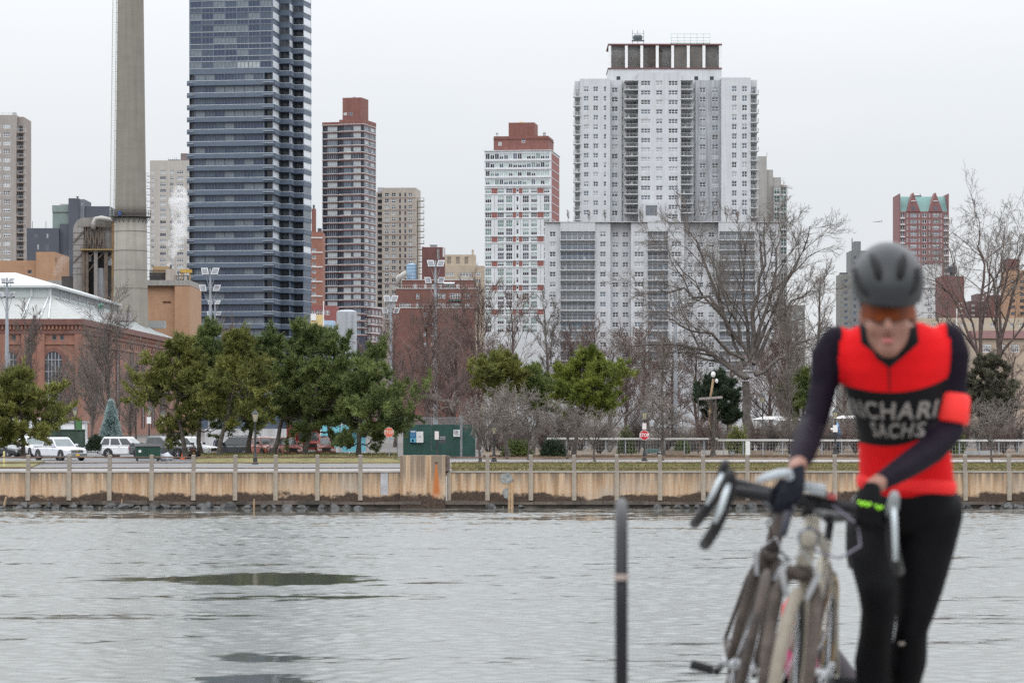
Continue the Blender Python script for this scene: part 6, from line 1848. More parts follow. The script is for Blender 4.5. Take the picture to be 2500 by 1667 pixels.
# garden scrub
GS = 'brown winter scrub in the garden plots'
rb_ = random.Random(5)
k = 0
for px in range(1190, 2500, 26):
    tw = (TW_GREY, TW_RED, TW_DARK, TW_PALE)[k % 4]
    zone = 'left of the green bushes' if px < 1290 else 'near the dark green bushes' if px < 1460 else 'behind the red stop sign' if px < 1640 else 'around the dark straight trunk' if px < 1800 else 'below the white canopies' if px < 2000 else 'behind the cyclist' if px < 2330 else 'at the right edge'
    o = bush('tangle of %s leafless scrub in the garden, %s' % (('grey', 'reddish', 'dark brown', 'pale')[k % 4], zone), px + rb_.uniform(-14, 14), 268 + rb_.uniform(0, 45), 1062 - rb_.uniform(0, 60), rb_.uniform(20, 46), 1108, 200 + k, tw, group=GS, name='winter_scrub')
    k += 1
for i, (px, tp, hw, lab, m_) in enumerate(((1800, 1035, 30, 'olive rounded shrub behind the white rail, below the dark evergreen', ND_OLIVE), (1885, 1030, 26, 'dry brown grass clump behind the white rail, under the white canopy', TW_PALE),
                                   (1530, 1040, 22, 'dull green shrub behind the low path trees', ND_GREEN), (1665, 1068, 16, 'small green plant beside the dark straight trunk', ND_GREEN), (2330, 1040, 24, 'green shrub behind the white rail, right of the cyclist', ND_GREEN))):
    bush(lab, px, 275, tp, hw, 1106, 300 + i, m_)
# saplings in tubs on the slab roof
for i, px in enumerate((1387, 1438, 1477, 1563, 1741, 1773, 1800)):
    bare_tree('tiny bare sapling on the roof edge of the white slab', px, 851 if i % 2 else 854, 516 if i not in (4, 5) else 506, 9, 400 + i, BK_GREY, TW_RED if i > 4 else TW_GREY, 'upright', pybase=541.2, group='saplings on the slab roof', dens=.55, name='roof_sapling', twr=.03)
# ------------------------------------------------------------------ vehicles
TYRE = pm('tyre_rubber', (.018, .018, .018), .85, .2, 5)
RIM = pm('alloy_rim', (.42, .43, .44), .35, .1, 3, metal=.8)
V_GLASS = pm('car_glass', (.030, .036, .040), .08, .2, 1, spec=.7)
V_GLASSL = pm('windscreen_glass', (.10, .125, .13), .08, .2, 1, spec=.8)
LAMP = pm('headlamp_lens', (.62, .63, .62), .12, .05, 3)
TAIL = pm('tail_lamp', (.35, .012, .012), .2, .1, 3)
BLACKP = pm('black_plastic', (.022, .022, .024), .6, .2, 4)
CHROME = pm('chrome', (.60, .60, .61), .2, .05, 2, metal=.9)
PLATE = pm('orange_plate', (.62, .36, .05), .5, .05, 3)
def paint(n, c): return pm('paint_' + n, c, .32, .05, 1.2, spec=.55, coat=.5)
P_WHITE = paint('white', (.66, .67, .69)); P_SILV = paint('silver_white', (.56, .57, .61)); P_GREY = paint('dark_grey', (.070, .076, .084)); P_BLACK = paint('black', (.018, .020, .024))
P_RED = paint('red', (.36, .035, .028)); P_ORANGE = paint('faded_orange', (.42, .10, .055)); P_NAVY = paint('navy', (.022, .03, .06)); P_PINK = paint('faded_red', (.40, .13, .11))

def wheel_mesh(r, w):
    a = MB(); a.lathe([(r * .60, -w / 2), (r * .93, -w / 2), (r, -w * .3), (r, w * .3), (r * .93, w / 2), (r * .60, w / 2), (r * .60, -w / 2)], 20, axis='y', cap=False)
    b_ = MB(); b_.lathe([(.001, -w * .42), (r * .18, -w * .45), (r * .20, -w * .36), (r * .56, -w * .30), (r * .61, -w * .44), (r * .61, w * .4), (.001, w * .4)], 20, axis='y', cap=False)
    for k in range(5):
        an = 2 * PI * k / 5; b_.bar((r * .15 * math.cos(an), -w * .40, r * .15 * math.sin(an)), (r * .58 * math.cos(an), -w * .40, r * .58 * math.sin(an)), r * .14, w * .12)
    return a.mesh('tyre', TYRE, True), b_.mesh('rim', RIM)
WM = {}
def section(x, hw, zb, zt, r=.12, crown=.05):
    """rounded body cross-section at station x"""
    return [(x, -hw + r, zb), (x, -hw, zb + r), (x, -hw * 1.0, zt - r * 1.4), (x, -hw + r * .9, zt - r * .15), (x, -hw * .4, zt + crown * .7), (x, hw * .4, zt + crown * .7), (x, hw - r * .9, zt - r * .15), (x, hw, zt - r * 1.4), (x, hw, zb + r), (x, hw - r, zb)]

def car(label, kind, px, Y, pxlen, heading, body, cat='car', group='vehicles parked on the far bank', L=None, name=None, plate=True, dirty=None):
    """heading: direction of the bonnet in degrees, 0 = to the right of the picture, -90 = towards the camera"""
    spec = {'pickup': (5.6, 1.98, 1.88, 3.6, .42), 'suv': (4.8, 1.92, 1.80, 2.8, .38), 'suv_rugged': (4.85, 1.92, 1.83, 2.8, .40), 'sedan': (4.6, 1.82, 1.45, 2.7, .33), 'jeep': (4.2, 1.85, 1.80, 2.45, .39), 'van': (5.2, 2.0, 2.2, 3.2, .36)}[kind]
    L0, Wd, H, wb, wr = spec
    t = thing(name or {'pickup': 'pickup_truck', 'sedan': 'parked_car', 'van': 'parked_van'}.get(kind, 'parked_car'), label, cat, (wx(px, Y), Y, GZ - .005), rad(heading), group)
    hw = Wd / 2; cl = .30 if kind == 'pickup' else .24
    belt = {'pickup': 1.12, 'suv': 1.05, 'suv_rugged': 1.08, 'sedan': .92, 'jeep': 1.15, 'van': 1.15}[kind]
    f, r_ = L0 / 2, -L0 / 2
    hood0 = {'pickup': .95, 'suv': 1.0, 'suv_rugged': 1.0, 'sedan': 1.0, 'jeep': .75, 'van': 1.7}[kind]      # x where the bonnet meets the windscreen
    q = MB()
    bed = kind == 'pickup'
    st = [(r_, hw * .90, cl + .18, belt - .06), (r_ + .10, hw * .97, cl + .05, belt), (r_ + 1.0, hw, cl, belt + .02), (0, hw, cl, belt), (hood0, hw, cl, belt - .01), (f - .55, hw * .985, cl, belt - .06), (f - .12, hw * .95, cl + .03, belt - .13), (f, hw * .84, cl + .16, belt - .24)]
    q.loft([section(*s_) for s_ in st]); q.build('body', body, t, smooth=False)
    # cabin
    if kind == 'pickup': c0, c1, rt0, rt1 = -1.25, hood0 + .05, -1.10, .15
    elif kind in ('suv', 'suv_rugged'): c0, c1, rt0, rt1 = r_ + .12, hood0 + .05, r_ + .45, .25
    elif kind == 'sedan': c0, c1, rt0, rt1 = -1.75, hood0 + .05, -.95, .20
    elif kind == 'jeep': c0, c1, rt0, rt1 = r_ + .08, hood0, r_ + .16, .42
    else: c0, c1, rt0, rt1 = r_ + .08, hood0, r_ + .15, .95
    zb_, zt_ = belt - .02, H
    wb_, wt_ = hw * .95, hw * .80 if kind != 'van' else hw * .9
    q = MB()
    lo = lambda x: [(x, -wb_, zb_), (x, wb_, zb_)]
    q.hexa([(c0, -wb_, zb_), (c1, -wb_, zb_), (c1, wb_, zb_), (c0, wb_, zb_), (rt0, -wt_, zt_ - .06), (rt1, -wt_, zt_ - .06), (rt1, wt_, zt_ - .06), (rt0, wt_, zt_ - .06)])
    q.hexa([(rt0, -wt_, zt_ - .058), (rt1, -wt_, zt_ - .058), (rt1, wt_, zt_ - .058), (rt0, wt_, zt_ - .058), (rt0 + .10, -wt_ + .12, zt_), (rt1 - .12, -wt_ + .12, zt_), (rt1 - .12, wt_ - .12, zt_), (rt0 + .10, wt_ - .12, zt_)])
    cab = q.build('cabin', body, t)
    def on_side(x0a, x1a, s):   # side glass between fractions of the cabin trapezoid
        def pt(fx, fz):
            xb = c0 + (c1 - c0) * fx; xt = rt0 + (rt1 - rt0) * fx
            return (xb + (xt - xb) * fz, s * ((wb_ + (wt_ - wb_) * fz) + .008), zb_ + (zt_ - .06 - zb_) * fz)
        return [pt(x0a, .10), pt(x1a, .10), pt(x1a, .88), pt(x0a, .88)]
    cuts = {'pickup': [(.06, .46), (.52, .93)], 'suv': [(.04, .27), (.31, .60), (.64, .94)], 'suv_rugged': [(.04, .27), (.31, .60), (.64, .94)], 'sedan': [(.10, .50), (.54, .93)], 'jeep': [(.05, .44), (.52, .92)], 'van': [(.78, .95)]}[kind]
    for s in (-1, 1):
        for (a, b_) in cuts:
            q = MB(); p = on_side(a, b_, s); q.face(p if s < 0 else p[::-1]); q.build('side_window', V_GLASS, t)
    def on_end(xb, xt, sg):
        def pt(fy, fz): return (xb + (xt - xb) * fz + sg * .008, (wb_ + (wt_ - wb_) * fz) * fy, zb_ + (zt_ - .06 - zb_) * fz)
        return [pt(-.90, .08), pt(.90, .08), pt(.88, .90), pt(-.88, .90)]
    q = MB(); q.face(on_end(c1, rt1, 1)); q.build('windscreen', V_GLASSL, t)
    q = MB(); q.face(on_end(c0, rt0, -1)[::-1]); q.build('rear_window', V_GLASS, t)
    if bed:
        q = MB(); q.box(r_ + .12, -1.34, -hw * .84, hw * .84, belt + .04, belt + .075); q.build('bed_cover', BLACKP, t)
        for s in (-1, 1):
            q = MB(); q.box(r_ + .05, -1.34, min(s * hw * .86, s * hw * .98), max(s * hw * .86, s * hw * .98), belt - .02, belt + .11); q.build('bed_rail', body, t)
    # wheels in dark arches
    key = (wr,)
    if key not in WM: WM[key] = wheel_mesh(wr, .25)
    ty, ri = WM[key]
    for x in (-wb / 2 - .05, wb / 2 + .05):
        for s in (-1, 1):
            q = MB(); q.lathe([(.001, 0), (wr * 1.17, 0), (wr * 1.17, .02), (.001, .02)], 20, (x, s * (hw + .001) - (.01 if s > 0 else .012), wr + .02), axis='y'); q.build('wheel_arch', BLACKP, t)
            w_ = link('wheel', ty, t, (x, s * (hw - .09), wr), rot=(0, 0, 0 if s < 0 else PI))
            w_.name = 'wheel'
            link('rim', ri, w_)
    # face
    zf = belt - .24
    q = MB(); gw = hw * (.56 if kind != 'jeep' else .42)
    q.box(f - .02, f + .025, -gw, gw, cl + .34, zf - .02); q.build('grille', BLACKP, t)
    for k in range(3):
        q = MB(); z_ = cl + .37 + (zf - cl - .44) * k / 2; q.box(f + .027, f + .045, -gw, gw, z_, z_ + .04); q.build('grille_bar', CHROME if kind == 'pickup' else BLACKP, t)
    if kind == 'pickup' and body is P_SILV:
        q = MB(); z_ = cl + .37 + (zf - cl - .44) / 2; q.box(f + .047, f + .055, -.13, .13, z_ - .005, z_ + .045); q.box(f + .047, f + .056, -.05, .05, z_ - .03, z_ + .07); q.build('emblem', pm('emblem_brass', (.30, .22, .06), .4), t)
    for s in (-1, 1):
        a, b_ = sorted((s * gw * 1.02, s * hw * .86))
        q = MB(); q.hexa([(f - .16, a, zf - .26), (f + .01, a, zf - .26), (f + .01, b_, zf - .26), (f - .16, b_, zf - .26), (f - .2, a, zf - .02), (f - .01, a, zf - .02), (f - .01, b_, zf - .02), (f - .2, b_, zf - .02)]); q.build('headlight', LAMP, t)
        a, b_ = sorted((s * hw * .70, s * hw * .93))
        q = MB(); q.box(r_ - .015, r_ + .06, a, b_, belt - .42, belt - .06); q.build('tail_light', TAIL, t)
        q = MB(); q.box(c1 - .28, c1 - .08, min(s * (wb_ + .02), s * (wb_ + .24)), max(s * (wb_ + .02), s * (wb_ + .24)), belt + .06, belt + .24); q.build('mirror', body if kind == 'pickup' else BLACKP, t)
        for k, x in enumerate((.45, -.55) if kind != 'van' else (.9,)):
            q = MB(); y = s * (hw + .006); q.box(x, x + .16, min(y, y + s * .03), max(y, y + s * .03), belt - .14, belt - .10); q.build('door_handle', body if kind != 'jeep' else BLACKP, t)
    q = MB(); q.box(f - .06, f + .10, -hw * .88, hw * .88, cl + .06, cl + .28); q.build('bumper', CHROME if kind == 'pickup' and body is P_SILV else (BLACKP if kind in ('jeep',) else body), t)
    q = MB(); q.box(r_ - .09, r_ + .05, -hw * .88, hw * .88, cl + .10, cl + .30); q.build('bumper', BLACKP if kind != 'pickup' else CHROME, t)
    if plate:
        q = MB(); q.box(f + .104, f + .115, -.16, .16, cl + .10, cl + .24); q.build('licence_plate', PLATE, t)
    if kind == 'suv_rugged' or kind == 'suv':
        for s in (-1, 1):
            q = MB(); q.tube([(rt0 + .3, s * wt_ * .82, zt_ - .01), (rt0 + .4, s * wt_ * .82, zt_ + .06), (rt1 - .5, s * wt_ * .82, zt_ + .06), (rt1 - .4, s * wt_ * .82, zt_ - .01)], .022, 6); q.build('roof_rail', BLACKP, t)
    if kind == 'jeep':
        q = MB(); q.lathe([(.001, -.12), (.34, -.12), (.37, 0), (.34, .12), (.001, .12)], 16, (r_ - .16, 0, .95), axis='x'); q.build('spare_wheel', TYRE, t)
    return t

VG = 'vehicles parked on the far bank'
car('silver-white four-door pickup truck facing the river, a green bin lorry behind it', 'pickup', 146, 247, 116, -52, P_SILV)
car('white estate car with roof rails parked side-on beside the blue spruce', 'suv', 312, 262, 100, -14, P_WHITE)
car('dark grey pickup truck behind the green skip', 'pickup', 398, 258, 100, -20, P_GREY)
car('white rugged off-road car half hidden by pine trunks', 'suv_rugged', 462, 262, 90, -22, P_WHITE)
car('black car parked between two pine trunks, left of the navy one', 'suv', 578, 268, 60, 150, P_BLACK)
car('navy car with red tail lights parked beyond the lamp post', 'suv', 615, 276, 60, 100, P_NAVY)
car('faded orange off-road car behind the pine trunks', 'jeep', 648, 262, 60, -60, P_ORANGE)
car('red boxy off-road car left of the red truck', 'jeep', 697, 258, 80, -68, P_PINK)
car('red and white off-road car low behind the right-hand pines', 'jeep', 780, 262, 60, -70, P_PINK)
car('dark saloon car at the far left edge under the olive pine', 'sedan', 8, 262, 60, -35, P_BLACK)
car('white and grey pickup with a dark grille under the left pine', 'pickup', 82, 262, 60, -62, P_WHITE)
car('silver saloon car mostly hidden by the dark bush', 'sedan', 222, 276, 60, -160, P_SILV)

def lorry(label, px, Y, heading, cab, box, bw, bl, bh, group=VG, name='lorry', clutter=False, boxm=None):
    t = thing(name, label, 'truck', (wx(px, Y), Y, GZ), rad(heading), group)
    q = MB(); q.box(-bl / 2 - .2, bl / 2 + 2.0, -.45, .45, .55, .85); q.build('chassis', BLACKP, t)
    x0 = bl / 2 + .15
    q = MB(); q.loft([section(x0, 1.05, .75, 2.1, .14), section(x0 + .9, 1.05, .7, 2.15, .14), section(x0 + 1.15, 1.04, .7, 1.5, .14), section(x0 + 2.1, 1.0, .65, 1.38, .14), section(x0 + 2.2, .92, .75, 1.25, .14)]); q.build('cab', cab, t)
    q = MB(); q.hexa([(x0 + .05, -.98, 1.45), (x0 + 1.2, -.98, 1.45), (x0 + 1.2, .98, 1.45), (x0 + .05, .98, 1.45), (x0 + .1, -.85, 2.3), (x0 + .85, -.85, 2.3), (x0 + .85, .85, 2.3), (x0 + .1, .85, 2.3)]); cb = q.build('cab_top', cab, t)
    q = MB(); q.face([(x0 + 1.185, -.88, 1.52), (x0 + 1.185, .88, 1.52), (x0 + .90, .78, 2.2), (x0 + .90, -.78, 2.2)]); q.build('windscreen', V_GLASSL, t)
    for s in (-1, 1):
        q = MB(); p = [(x0 + .25, s * .985, 1.52), (x0 + 1.0, s * .985, 1.52), (x0 + .8, s * .885, 2.15), (x0 + .25, s * .885, 2.15)]; q.face(p if s < 0 else p[::-1]); q.build('side_window', V_GLASS, t)
        q = MB(); a, b_ = sorted((s * .60, s * .90)); q.box(x0 + 2.16, x0 + 2.22, a, b_, 1.0, 1.2); q.build('headlight', LAMP, t)
    q = MB(); q.box(x0 + 2.17, x0 + 2.23, -.55, .55, .9, 1.22); q.build('grille', BLACKP, t)
    q = MB(); q.box(x0 + 2.1, x0 + 2.3, -1.0, 1.0, .5, .72); q.build('bumper', CHROME, t)
    key = ('l',)
    if key not in WM: WM[key] = wheel_mesh(.48, .3)
    ty, ri = WM[key]
    for x in (-bl / 2 + .7, x0 + 1.3):
        for s in (-1, 1):
            w_ = link('wheel', ty, t, (x, s * .92, .48), rot=(0, 0, 0 if s < 0 else PI)); link('rim', ri, w_)
    q = MB(); q.box(-bl / 2, bl / 2, -bw / 2, bw / 2, .86, .86 + bh); bx_ = q.build('box_body', box, t)
    q = MB()
    n = int(bl / .8)
    for i in range(n + 1):
        x = -bl / 2 + bl * i / n
        for s in (-1, 1): q.box(x - .04, x + .04, min(s * bw / 2 + s * .003, s * (bw / 2 + .06)), max(s * bw / 2 + s * .003, s * (bw / 2 + .06)), .9, .84 + bh)
    r_ = q.build('box_rib', box, bx_); r_['kind'] = 'stuff'
    for z in (.9, .82 + bh):
        q = MB(); q.box(-bl / 2 - .05, bl / 2 + .05, -bw / 2 - .08, bw / 2 + .08, z - .05, z + .05); q.build('box_rim', boxm or box, bx_)
    return t
P_GREENBOX = pm('bin_green', (.045, .075, .055), .6, .2, 1.5, streak=.3)
lorry('red-cabbed truck with a dark green steel body behind the silver pickup', 150, 268, -148, P_PINK, P_GREENBOX, 2.3, 3.4, 1.55)
lorry('white box truck with red lower stripe behind the olive pine at left', 60, 285, -30, P_WHITE, P_WHITE, 2.3, 5.0, 2.5)
lorry('white box truck partly hidden at the far left edge', -10, 278, -40, P_WHITE, P_WHITE, 2.3, 5.0, 2.5)
lorry('bright red box truck behind the pine trunks', 740, 264, -78, P_RED, P_RED, 2.3, 3.6, 2.0)
t = thing('white_hut', 'small white hut with a green and orange banner behind the green lorry', 'hut', (wx(172, 300), 300, GZ), 0)
q = MB(); q.box(-1.4, 1.4, 0, 2, 0, 2.9); q.build('walls', P_WHITE, t); q = MB(); q.box(-1.6, 1.6, -.2, 2.2, 2.904, 3.05); q.build('roof', F_GREY, t)
t = thing('banner', 'upright banner striped green and orange beside the white hut', 'banner', (wx(190, 298), 298, GZ), 0)
q = MB(); q.box(-.35, .35, -.03, .03, 2.2, 3.2); q.build('green_half', pm('banner_green', (.05, .14, .05), .8), t); q = MB(); q.box(-.35, .35, -.03, .03, 1.3, 2.196); q.build('orange_half', pm('banner_orange', (.60, .20, .05), .8), t); q = MB(); q.tube([(.38, 0, 0), (.38, 0, 3.3)], .03, 6); q.build('pole', BLACKP, t)

# green skip
t = thing('skip', 'dark green steel skip with sloping lids on the road', 'skip', (wx(361, 243), 243, GZ), rad(8))
M_skip = pm('skip_green', (.012, .055, .038), .5, .2, 1.5, streak=.2)
q = MB(); q.hexa([(-.95, -.7, .22), (.95, -.7, .22), (.95, .7, .22), (-.95, .7, .22), (-1.0, -.8, 1.15), (1.0, -.8, 1.15), (1.0, .8, 1.3), (-1.0, .8, 1.3)]); q.build('bin', M_skip, t)
q = MB(); q.hexa([(-1.05, -.86, 1.15), (-.02, -.86, 1.15), (-.02, .84, 1.31), (-1.05, .84, 1.31), (-1.05, -.86, 1.20), (-.02, -.86, 1.20), (-.02, .84, 1.42), (-1.05, .84, 1.42)]); q.build('lid', BLACKP, t)
q = MB(); q.hexa([(.02, -.86, 1.15), (1.05, -.86, 1.15), (1.05, .84, 1.31), (.02, .84, 1.31), (.02, -.86, 1.20), (1.05, -.86, 1.20), (1.05, .84, 1.42), (.02, .84, 1.42)]); q.build('lid', BLACKP, t)
for x in (-.97, -.5, 0, .5, .93):
    q = MB(); q.box(x, x + .06, -.80, -.735, .3, 1.1); q.build('rib', M_skip, t)
for x in (-.85, .8):
    for y in (-.6, .6):
        q = MB(); q.lathe([(.001, -.03), (.10, -.03), (.10, .03), (.001, .03)], 10, (x, y, .10), axis='y'); q.box(x - .03, x + .03, y - .04, y + .04, .12, .22); q.build('castor', BLACKP, t)
q = MB(); q.box(-.75, -.55, -.83, -.808, .7, .9); q.build('label_plate', F_WHITE, t)
tg = thing('tarpaulin', 'crumpled pale grey sheet lying beside the green skip', 'tarpaulin', (wx(404, 243), 243, GZ), .2)
q = MB(); q.ball((0, 0, .32), (.65, .4, .34), 14, 8)
q.v = [(x + .06 * math.sin(z * 14 + x * 5), y, max(.0, z + .10 * math.sin(x * 9) * math.cos(y * 7))) for x, y, z in q.v]; q.build('sheet', pm('tarp_grey', (.42, .44, .48), .6, .1, 3), tg, smooth=True)
t = thing('traffic_cone', 'small orange traffic cone at the kerb beside the pine trunk', 'cone', (wx(447, 252), 252, GZ + .02), 0)
M_cone = pm('cone_orange', (.62, .12, .03), .6, .05)
q = MB(); q.lathe([(.19, .045), (.05, .70), (.001, .705)], 14); q.build('cone', M_cone, t); q = MB(); q.box(-.25, .25, -.25, .25, 0, .043); q.build('base', M_cone, t); q = MB(); q.lathe([(.134, .26), (.106, .38)], 14, cap=False); q.build('sleeve', F_WHITE, t)

# ------------------------------------------------------------------ lamp posts, signs, masts
M_iron = pm('black_iron', (.018, .020, .022), .5, .15, 4)
M_lant = pm('lantern_glass', (.42, .38, .27), .25, .1, 5)
M_galv = pm('galvanised_steel', (.27, .29, .315), .5, .08, 2, metal=.3)
def lamp_post(label, px, Y, pytop, pybase, sign=None, group='black park lanterns along the path'):
    zb = wz(pybase, Y); H = wz(pytop, Y) - zb
    t = thing('street_lamp', label, 'lamp post', (wx(px, Y), Y, zb), 0, group)
    q = MB(); q.lathe([(.24, 0), (.24, .12), (.17, .18), (.15, .55), (.10, .75), (.075, .85), (.055, H - 1.05), (.08, H - 1.0), (.06, H - .93)], 12); q.build('post', M_iron, t)
    q = MB(); q.lathe([(.10, H - .92), (.14, H - .86), (.24, H - .40), (.22, H - .38)], 8); ln = q.build('lantern', M_lant, t)
    q = MB(); q.lathe([(.28, H - .38), (.25, H - .33), (.10, H - .14), (.06, H - .10), (.04, H), (.001, H + .02)], 8); q.build('lantern_roof', M_iron, ln)
    q = MB()
    for k in range(8):
        a = 2 * PI * k / 8; q.bar((.142 * math.cos(a), .142 * math.sin(a), H - .86), (.243 * math.cos(a), .243 * math.sin(a), H - .40), .025)
    q.build('lantern_frame', M_iron, ln)
    if sign:
        q = MB(); q.box(-.20, .20, -.13, -.10, sign, sign + .6); q.build('notice_plate', F_WHITE, t)
    return t
lamp_post('black lantern post standing by the railing in front of the pines', 623, 222, 998, 1133)
lamp_post('black lantern post left of the cluster, near the dark grey pickup', 364, 275, 990, 1085, sign=1.9)
lamp_post('dim black lantern post between the spruce and the pine cluster', 398, 285, 1000, 1080, sign=1.8)
lamp_post('black lantern post beside the white hut at left', 183, 278, 990, 1082)
lamp_post('slim black lantern post rising behind the silver pickup', 146, 258, 984, 1105)
lamp_post('black lantern post half hidden in the grey trees', 1206, 240, 1030, 1127)
lamp_post('black lantern post behind the red stop sign', 1573.5, 240.4, 995, 1125)
lamp_post('black lantern post between the cyclist\'s arm and body', 2039, 262, 995, 1108, sign=1.9)
lamp_post('far black lantern post beside the big tree trunk', 1862, 300, 960, 1060)
M_sign = pm('sign_white', (.70, .70, .70), .5, .05)
t = thing('sign_post', 'black post with small white and dark street signs before the green fence', 'sign', (wx(1067, 240), 240, GZ), 0)
q = MB(); q.lathe([(.20, 0), (.20, .1), (.13, .16), (.11, .6), (.06, .9), (.05, 2.35), (.001, 2.36)], 10); q.build('post', M_iron, t)
q = MB(); q.box(-.18, .14, -.09, -.06, 1.75, 2.4); q.build('white_plate', pm('sign_pinkwhite', (.62, .55, .55), .6), t)
q = MB(); q.box(.16, .72, -.09, -.06, 1.45, 2.05); q.build('dark_plate', pm('sign_dark', (.035, .038, .04), .6), t)
q = MB()
for z in (1.92, 1.78): q.box(.22, .66, -.098, -.092, z, z + .06)
q.build('faint_lines', F_GREY, t)

def stop_sign(label, px, Y, pyc, red, wht, pole_base, plate=False, iron=False):
    zb = wz(pole_base, Y); zc_ = wz(pyc, Y) - zb
    t = thing('stop_sign', label, 'stop sign', (wx(px, Y), Y, zb), 0)
    R_ = .41
    oct_ = lambda r: [(r * math.cos(PI / 8 + k * PI / 4), zc_ + r * math.sin(PI / 8 + k * PI / 4)) for k in range(8)]
    q = MB(); q.prism(oct_(R_), -.115, -.100); q.build('border', wht, t)
    q = MB(); q.prism(oct_(R_ * .93), -.121, -.116); q.build('octagon', red, t)
    me = text_mesh('STOP', .36, wht, .002, .006, .95); o = link('lettering', me, t, (0, -.126, zc_ - .005), rot=(PI / 2, 0, 0)); o.scale = (.86, 1.05, 1)
    q = MB(); q.tube([(0, -.06, 0), (0, -.06, zc_ + .45)], .035, 6); q.build('pole', M_galv if not iron else M_iron, t)
    if plate: 
        q = MB(); q.box(-.16, .16, -.12, -.10, zc_ + .46, zc_ + .95); q.build('street_plate', pm('sign_pinkwhite', (.62, .55, .55)), t)
    return t
S_RED = pm('stop_red', (.42, .012, .022), .45, .05); S_FADE = pm('stop_faded', (.52, .10, .06), .7, .15, 6)
stop_sign('red octagonal STOP sign on the black lantern post by the path', 1573, 240, 1062, S_RED, M_sign, 1124, plate=True, iron=True)
stop_sign('faded orange-red STOP sign under the right-hand pine\'s boughs', 950, 241, 1055, S_FADE, pm('sign_dull', (.50, .46, .40), .7), 1121)

def flood_mast(label, px, Y, pytop, rows, pybase=1080, w=40):
    """sports-field mast: pole, cross-arms and square floodlights with pale frames. rows: (pixel y, [dx...], size)"""
    zb = GZ; H = wz(pytop, Y) - zb; k = Y / FPX
    t = thing('floodlight_mast', label, 'floodlight', (wx(px, Y), Y, zb), 0)
    q = MB(); q.lathe([(.34, 0), (.28, H * .4), (.18, H * .8), (.12, H)], 10); q.build('pole', M_galv, t)
    for (py, dxs, sz) in rows:
        z = wz(py, Y) - zb; xs = [d * k for d in dxs]
        q = MB(); q.bar((min(xs) - .3, .25, z - sz * k * .5), (max(xs) + .3, .25, z - sz * k * .5), .16); q.build('cross_arm', M_iron, t)
        for x in xs:
            s = sz * k / 2; l = .25 if x > 0 else -.25
            # frame tilted down towards the pitch
            q = MB()
            c = lambda a, b_, d: (x + a * s + l * b_ * .4, -.2 + d + b_ * .35, z + b_ * s)
            q.hexa([c(-1, -1, 0), c(1, -1, 0), c(1, -1, .35), c(-1, -1, .35), c(-1, 1, 0), c(1, 1, 0), c(1, 1, .35), c(-1, 1, .35)]); hd = q.build('floodlight', pm('flood_frame', (.42, .43, .44), .4, .05, 2), t)
            q = MB(); q.hexa([c(-.8, -.78, -.03), c(.8, -.78, -.03), c(.8, -.78, -.006), c(-.8, -.78, -.006), c(-.8, .78, -.03), c(.8, .78, -.03), c(.8, .78, -.006), c(-.8, .78, -.006)]); q.build('lamp_glass', pm('flood_glass', (.14, .145, .155), .2, .1, 2), hd)
            q = MB(); q.bar((x, .1, z - s), (0, .1, z - s - 2.2), .06); q.build('stay', M_galv, t)
    return t
flood_mast('pale floodlight mast with four square lamps in front of the glass tower', 513.5, 420, 655, [(662, (-13, 12), 16), (703, (-18, 16), 15)])
flood_mast('shorter floodlight mast just right of the tall one, before the glass tower', 525, 520, 732, [(738, (-12, 7), 10), (765, (-14, 9), 10)])
flood_mast('tall floodlight mast with four square lamps before the red-brown brick block', 1063, 400, 636, [(643, (-11, 13), 16), (684, (-18, 14), 15)])
flood_mast('floodlight mast with dull grey lamps left of the red-brown brick block', 954, 430, 722, [(729, (-9, 9), 15), (758, (-14, 14), 13)])
flood_mast('floodlight mast with dark lamps in front of the brick hall at the left edge', 17, 360, 678, [(684, (-8, 10), 12), (719, (-15, 12), 12)])
# plain poles in the trees
for px, Y, tp, lab in ((1649, 340, 690, 'pale blue-grey steel pole rising through the bare trees before the slab'), (1978, 360, 860, 'thin white pole left of the cyclist\'s shoulder'), (2336, 420, 752, 'short white pole behind the bare trees right of the cyclist'), (790, 520, 735, 'thin pole with a small lamp above the blue shed')):
    t = thing('steel_pole', lab, 'pole', (wx(px, Y), Y, GZ), 0)
    q = MB(); q.lathe([(.24 if px == 1649 else .1, 0), (.18 if px == 1649 else .07, wz(tp, Y) - GZ)], 10); q.build('pole', M_galv if px == 1649 else F_WHITE, t)

# ------------------------------------------------------------------ green construction fence
t = thing('site_fence', 'green mesh-covered chain-link construction fence with a gate post', 'fence', (wx(985, 262), 262, GZ), 0)
M_scrim = pm('scrim_green', (.022, .072, .060), .75, .2, 1.2, streak=.15, bump=.5)
k = 262 / FPX
def fx(px): return (px - 985) * k
zt_, z2 = wz(1036, 262) - GZ, wz(1020, 262) - GZ
for a, e in ((985, 1052), (1053.5, 1123), (1129, 1160)):
    q = MB(); n = 10
    for i in range(n):     # slack panels that belly a little between the posts
        u0, u1 = fx(a + (e - a) * i / n), fx(a + (e - a) * (i + 1) / n)
        b0, b1 = -.05 - .10 * math.sin(PI * i / n), -.05 - .10 * math.sin(PI * (i + 1) / n)
        q.hexa([(u0, b0 - .02, .05), (u1, b1 - .02, .05), (u1, b1, .05), (u0, b0, .05), (u0, -.05, zt_), (u1, -.05, zt_), (u1, -.03, zt_), (u0, -.03, zt_)])
    q.build('scrim_panel', M_scrim, t)
for px, r_ in ((970, .04), (985, .04), (1052.7, .05), (1126, .16), (1160, .05)):
    q = MB(); q.tube([(fx(px), .06, -.05), (fx(px), .06, z2 + (.25 if r_ > .1 else 0))], r_, 8); q.build('post', M_galv, t)
q = MB()
for i in range(60):
    u = fx(970 + 190 * i / 59); q.box(u - .012, u + .012, .03, .05, zt_, z2)
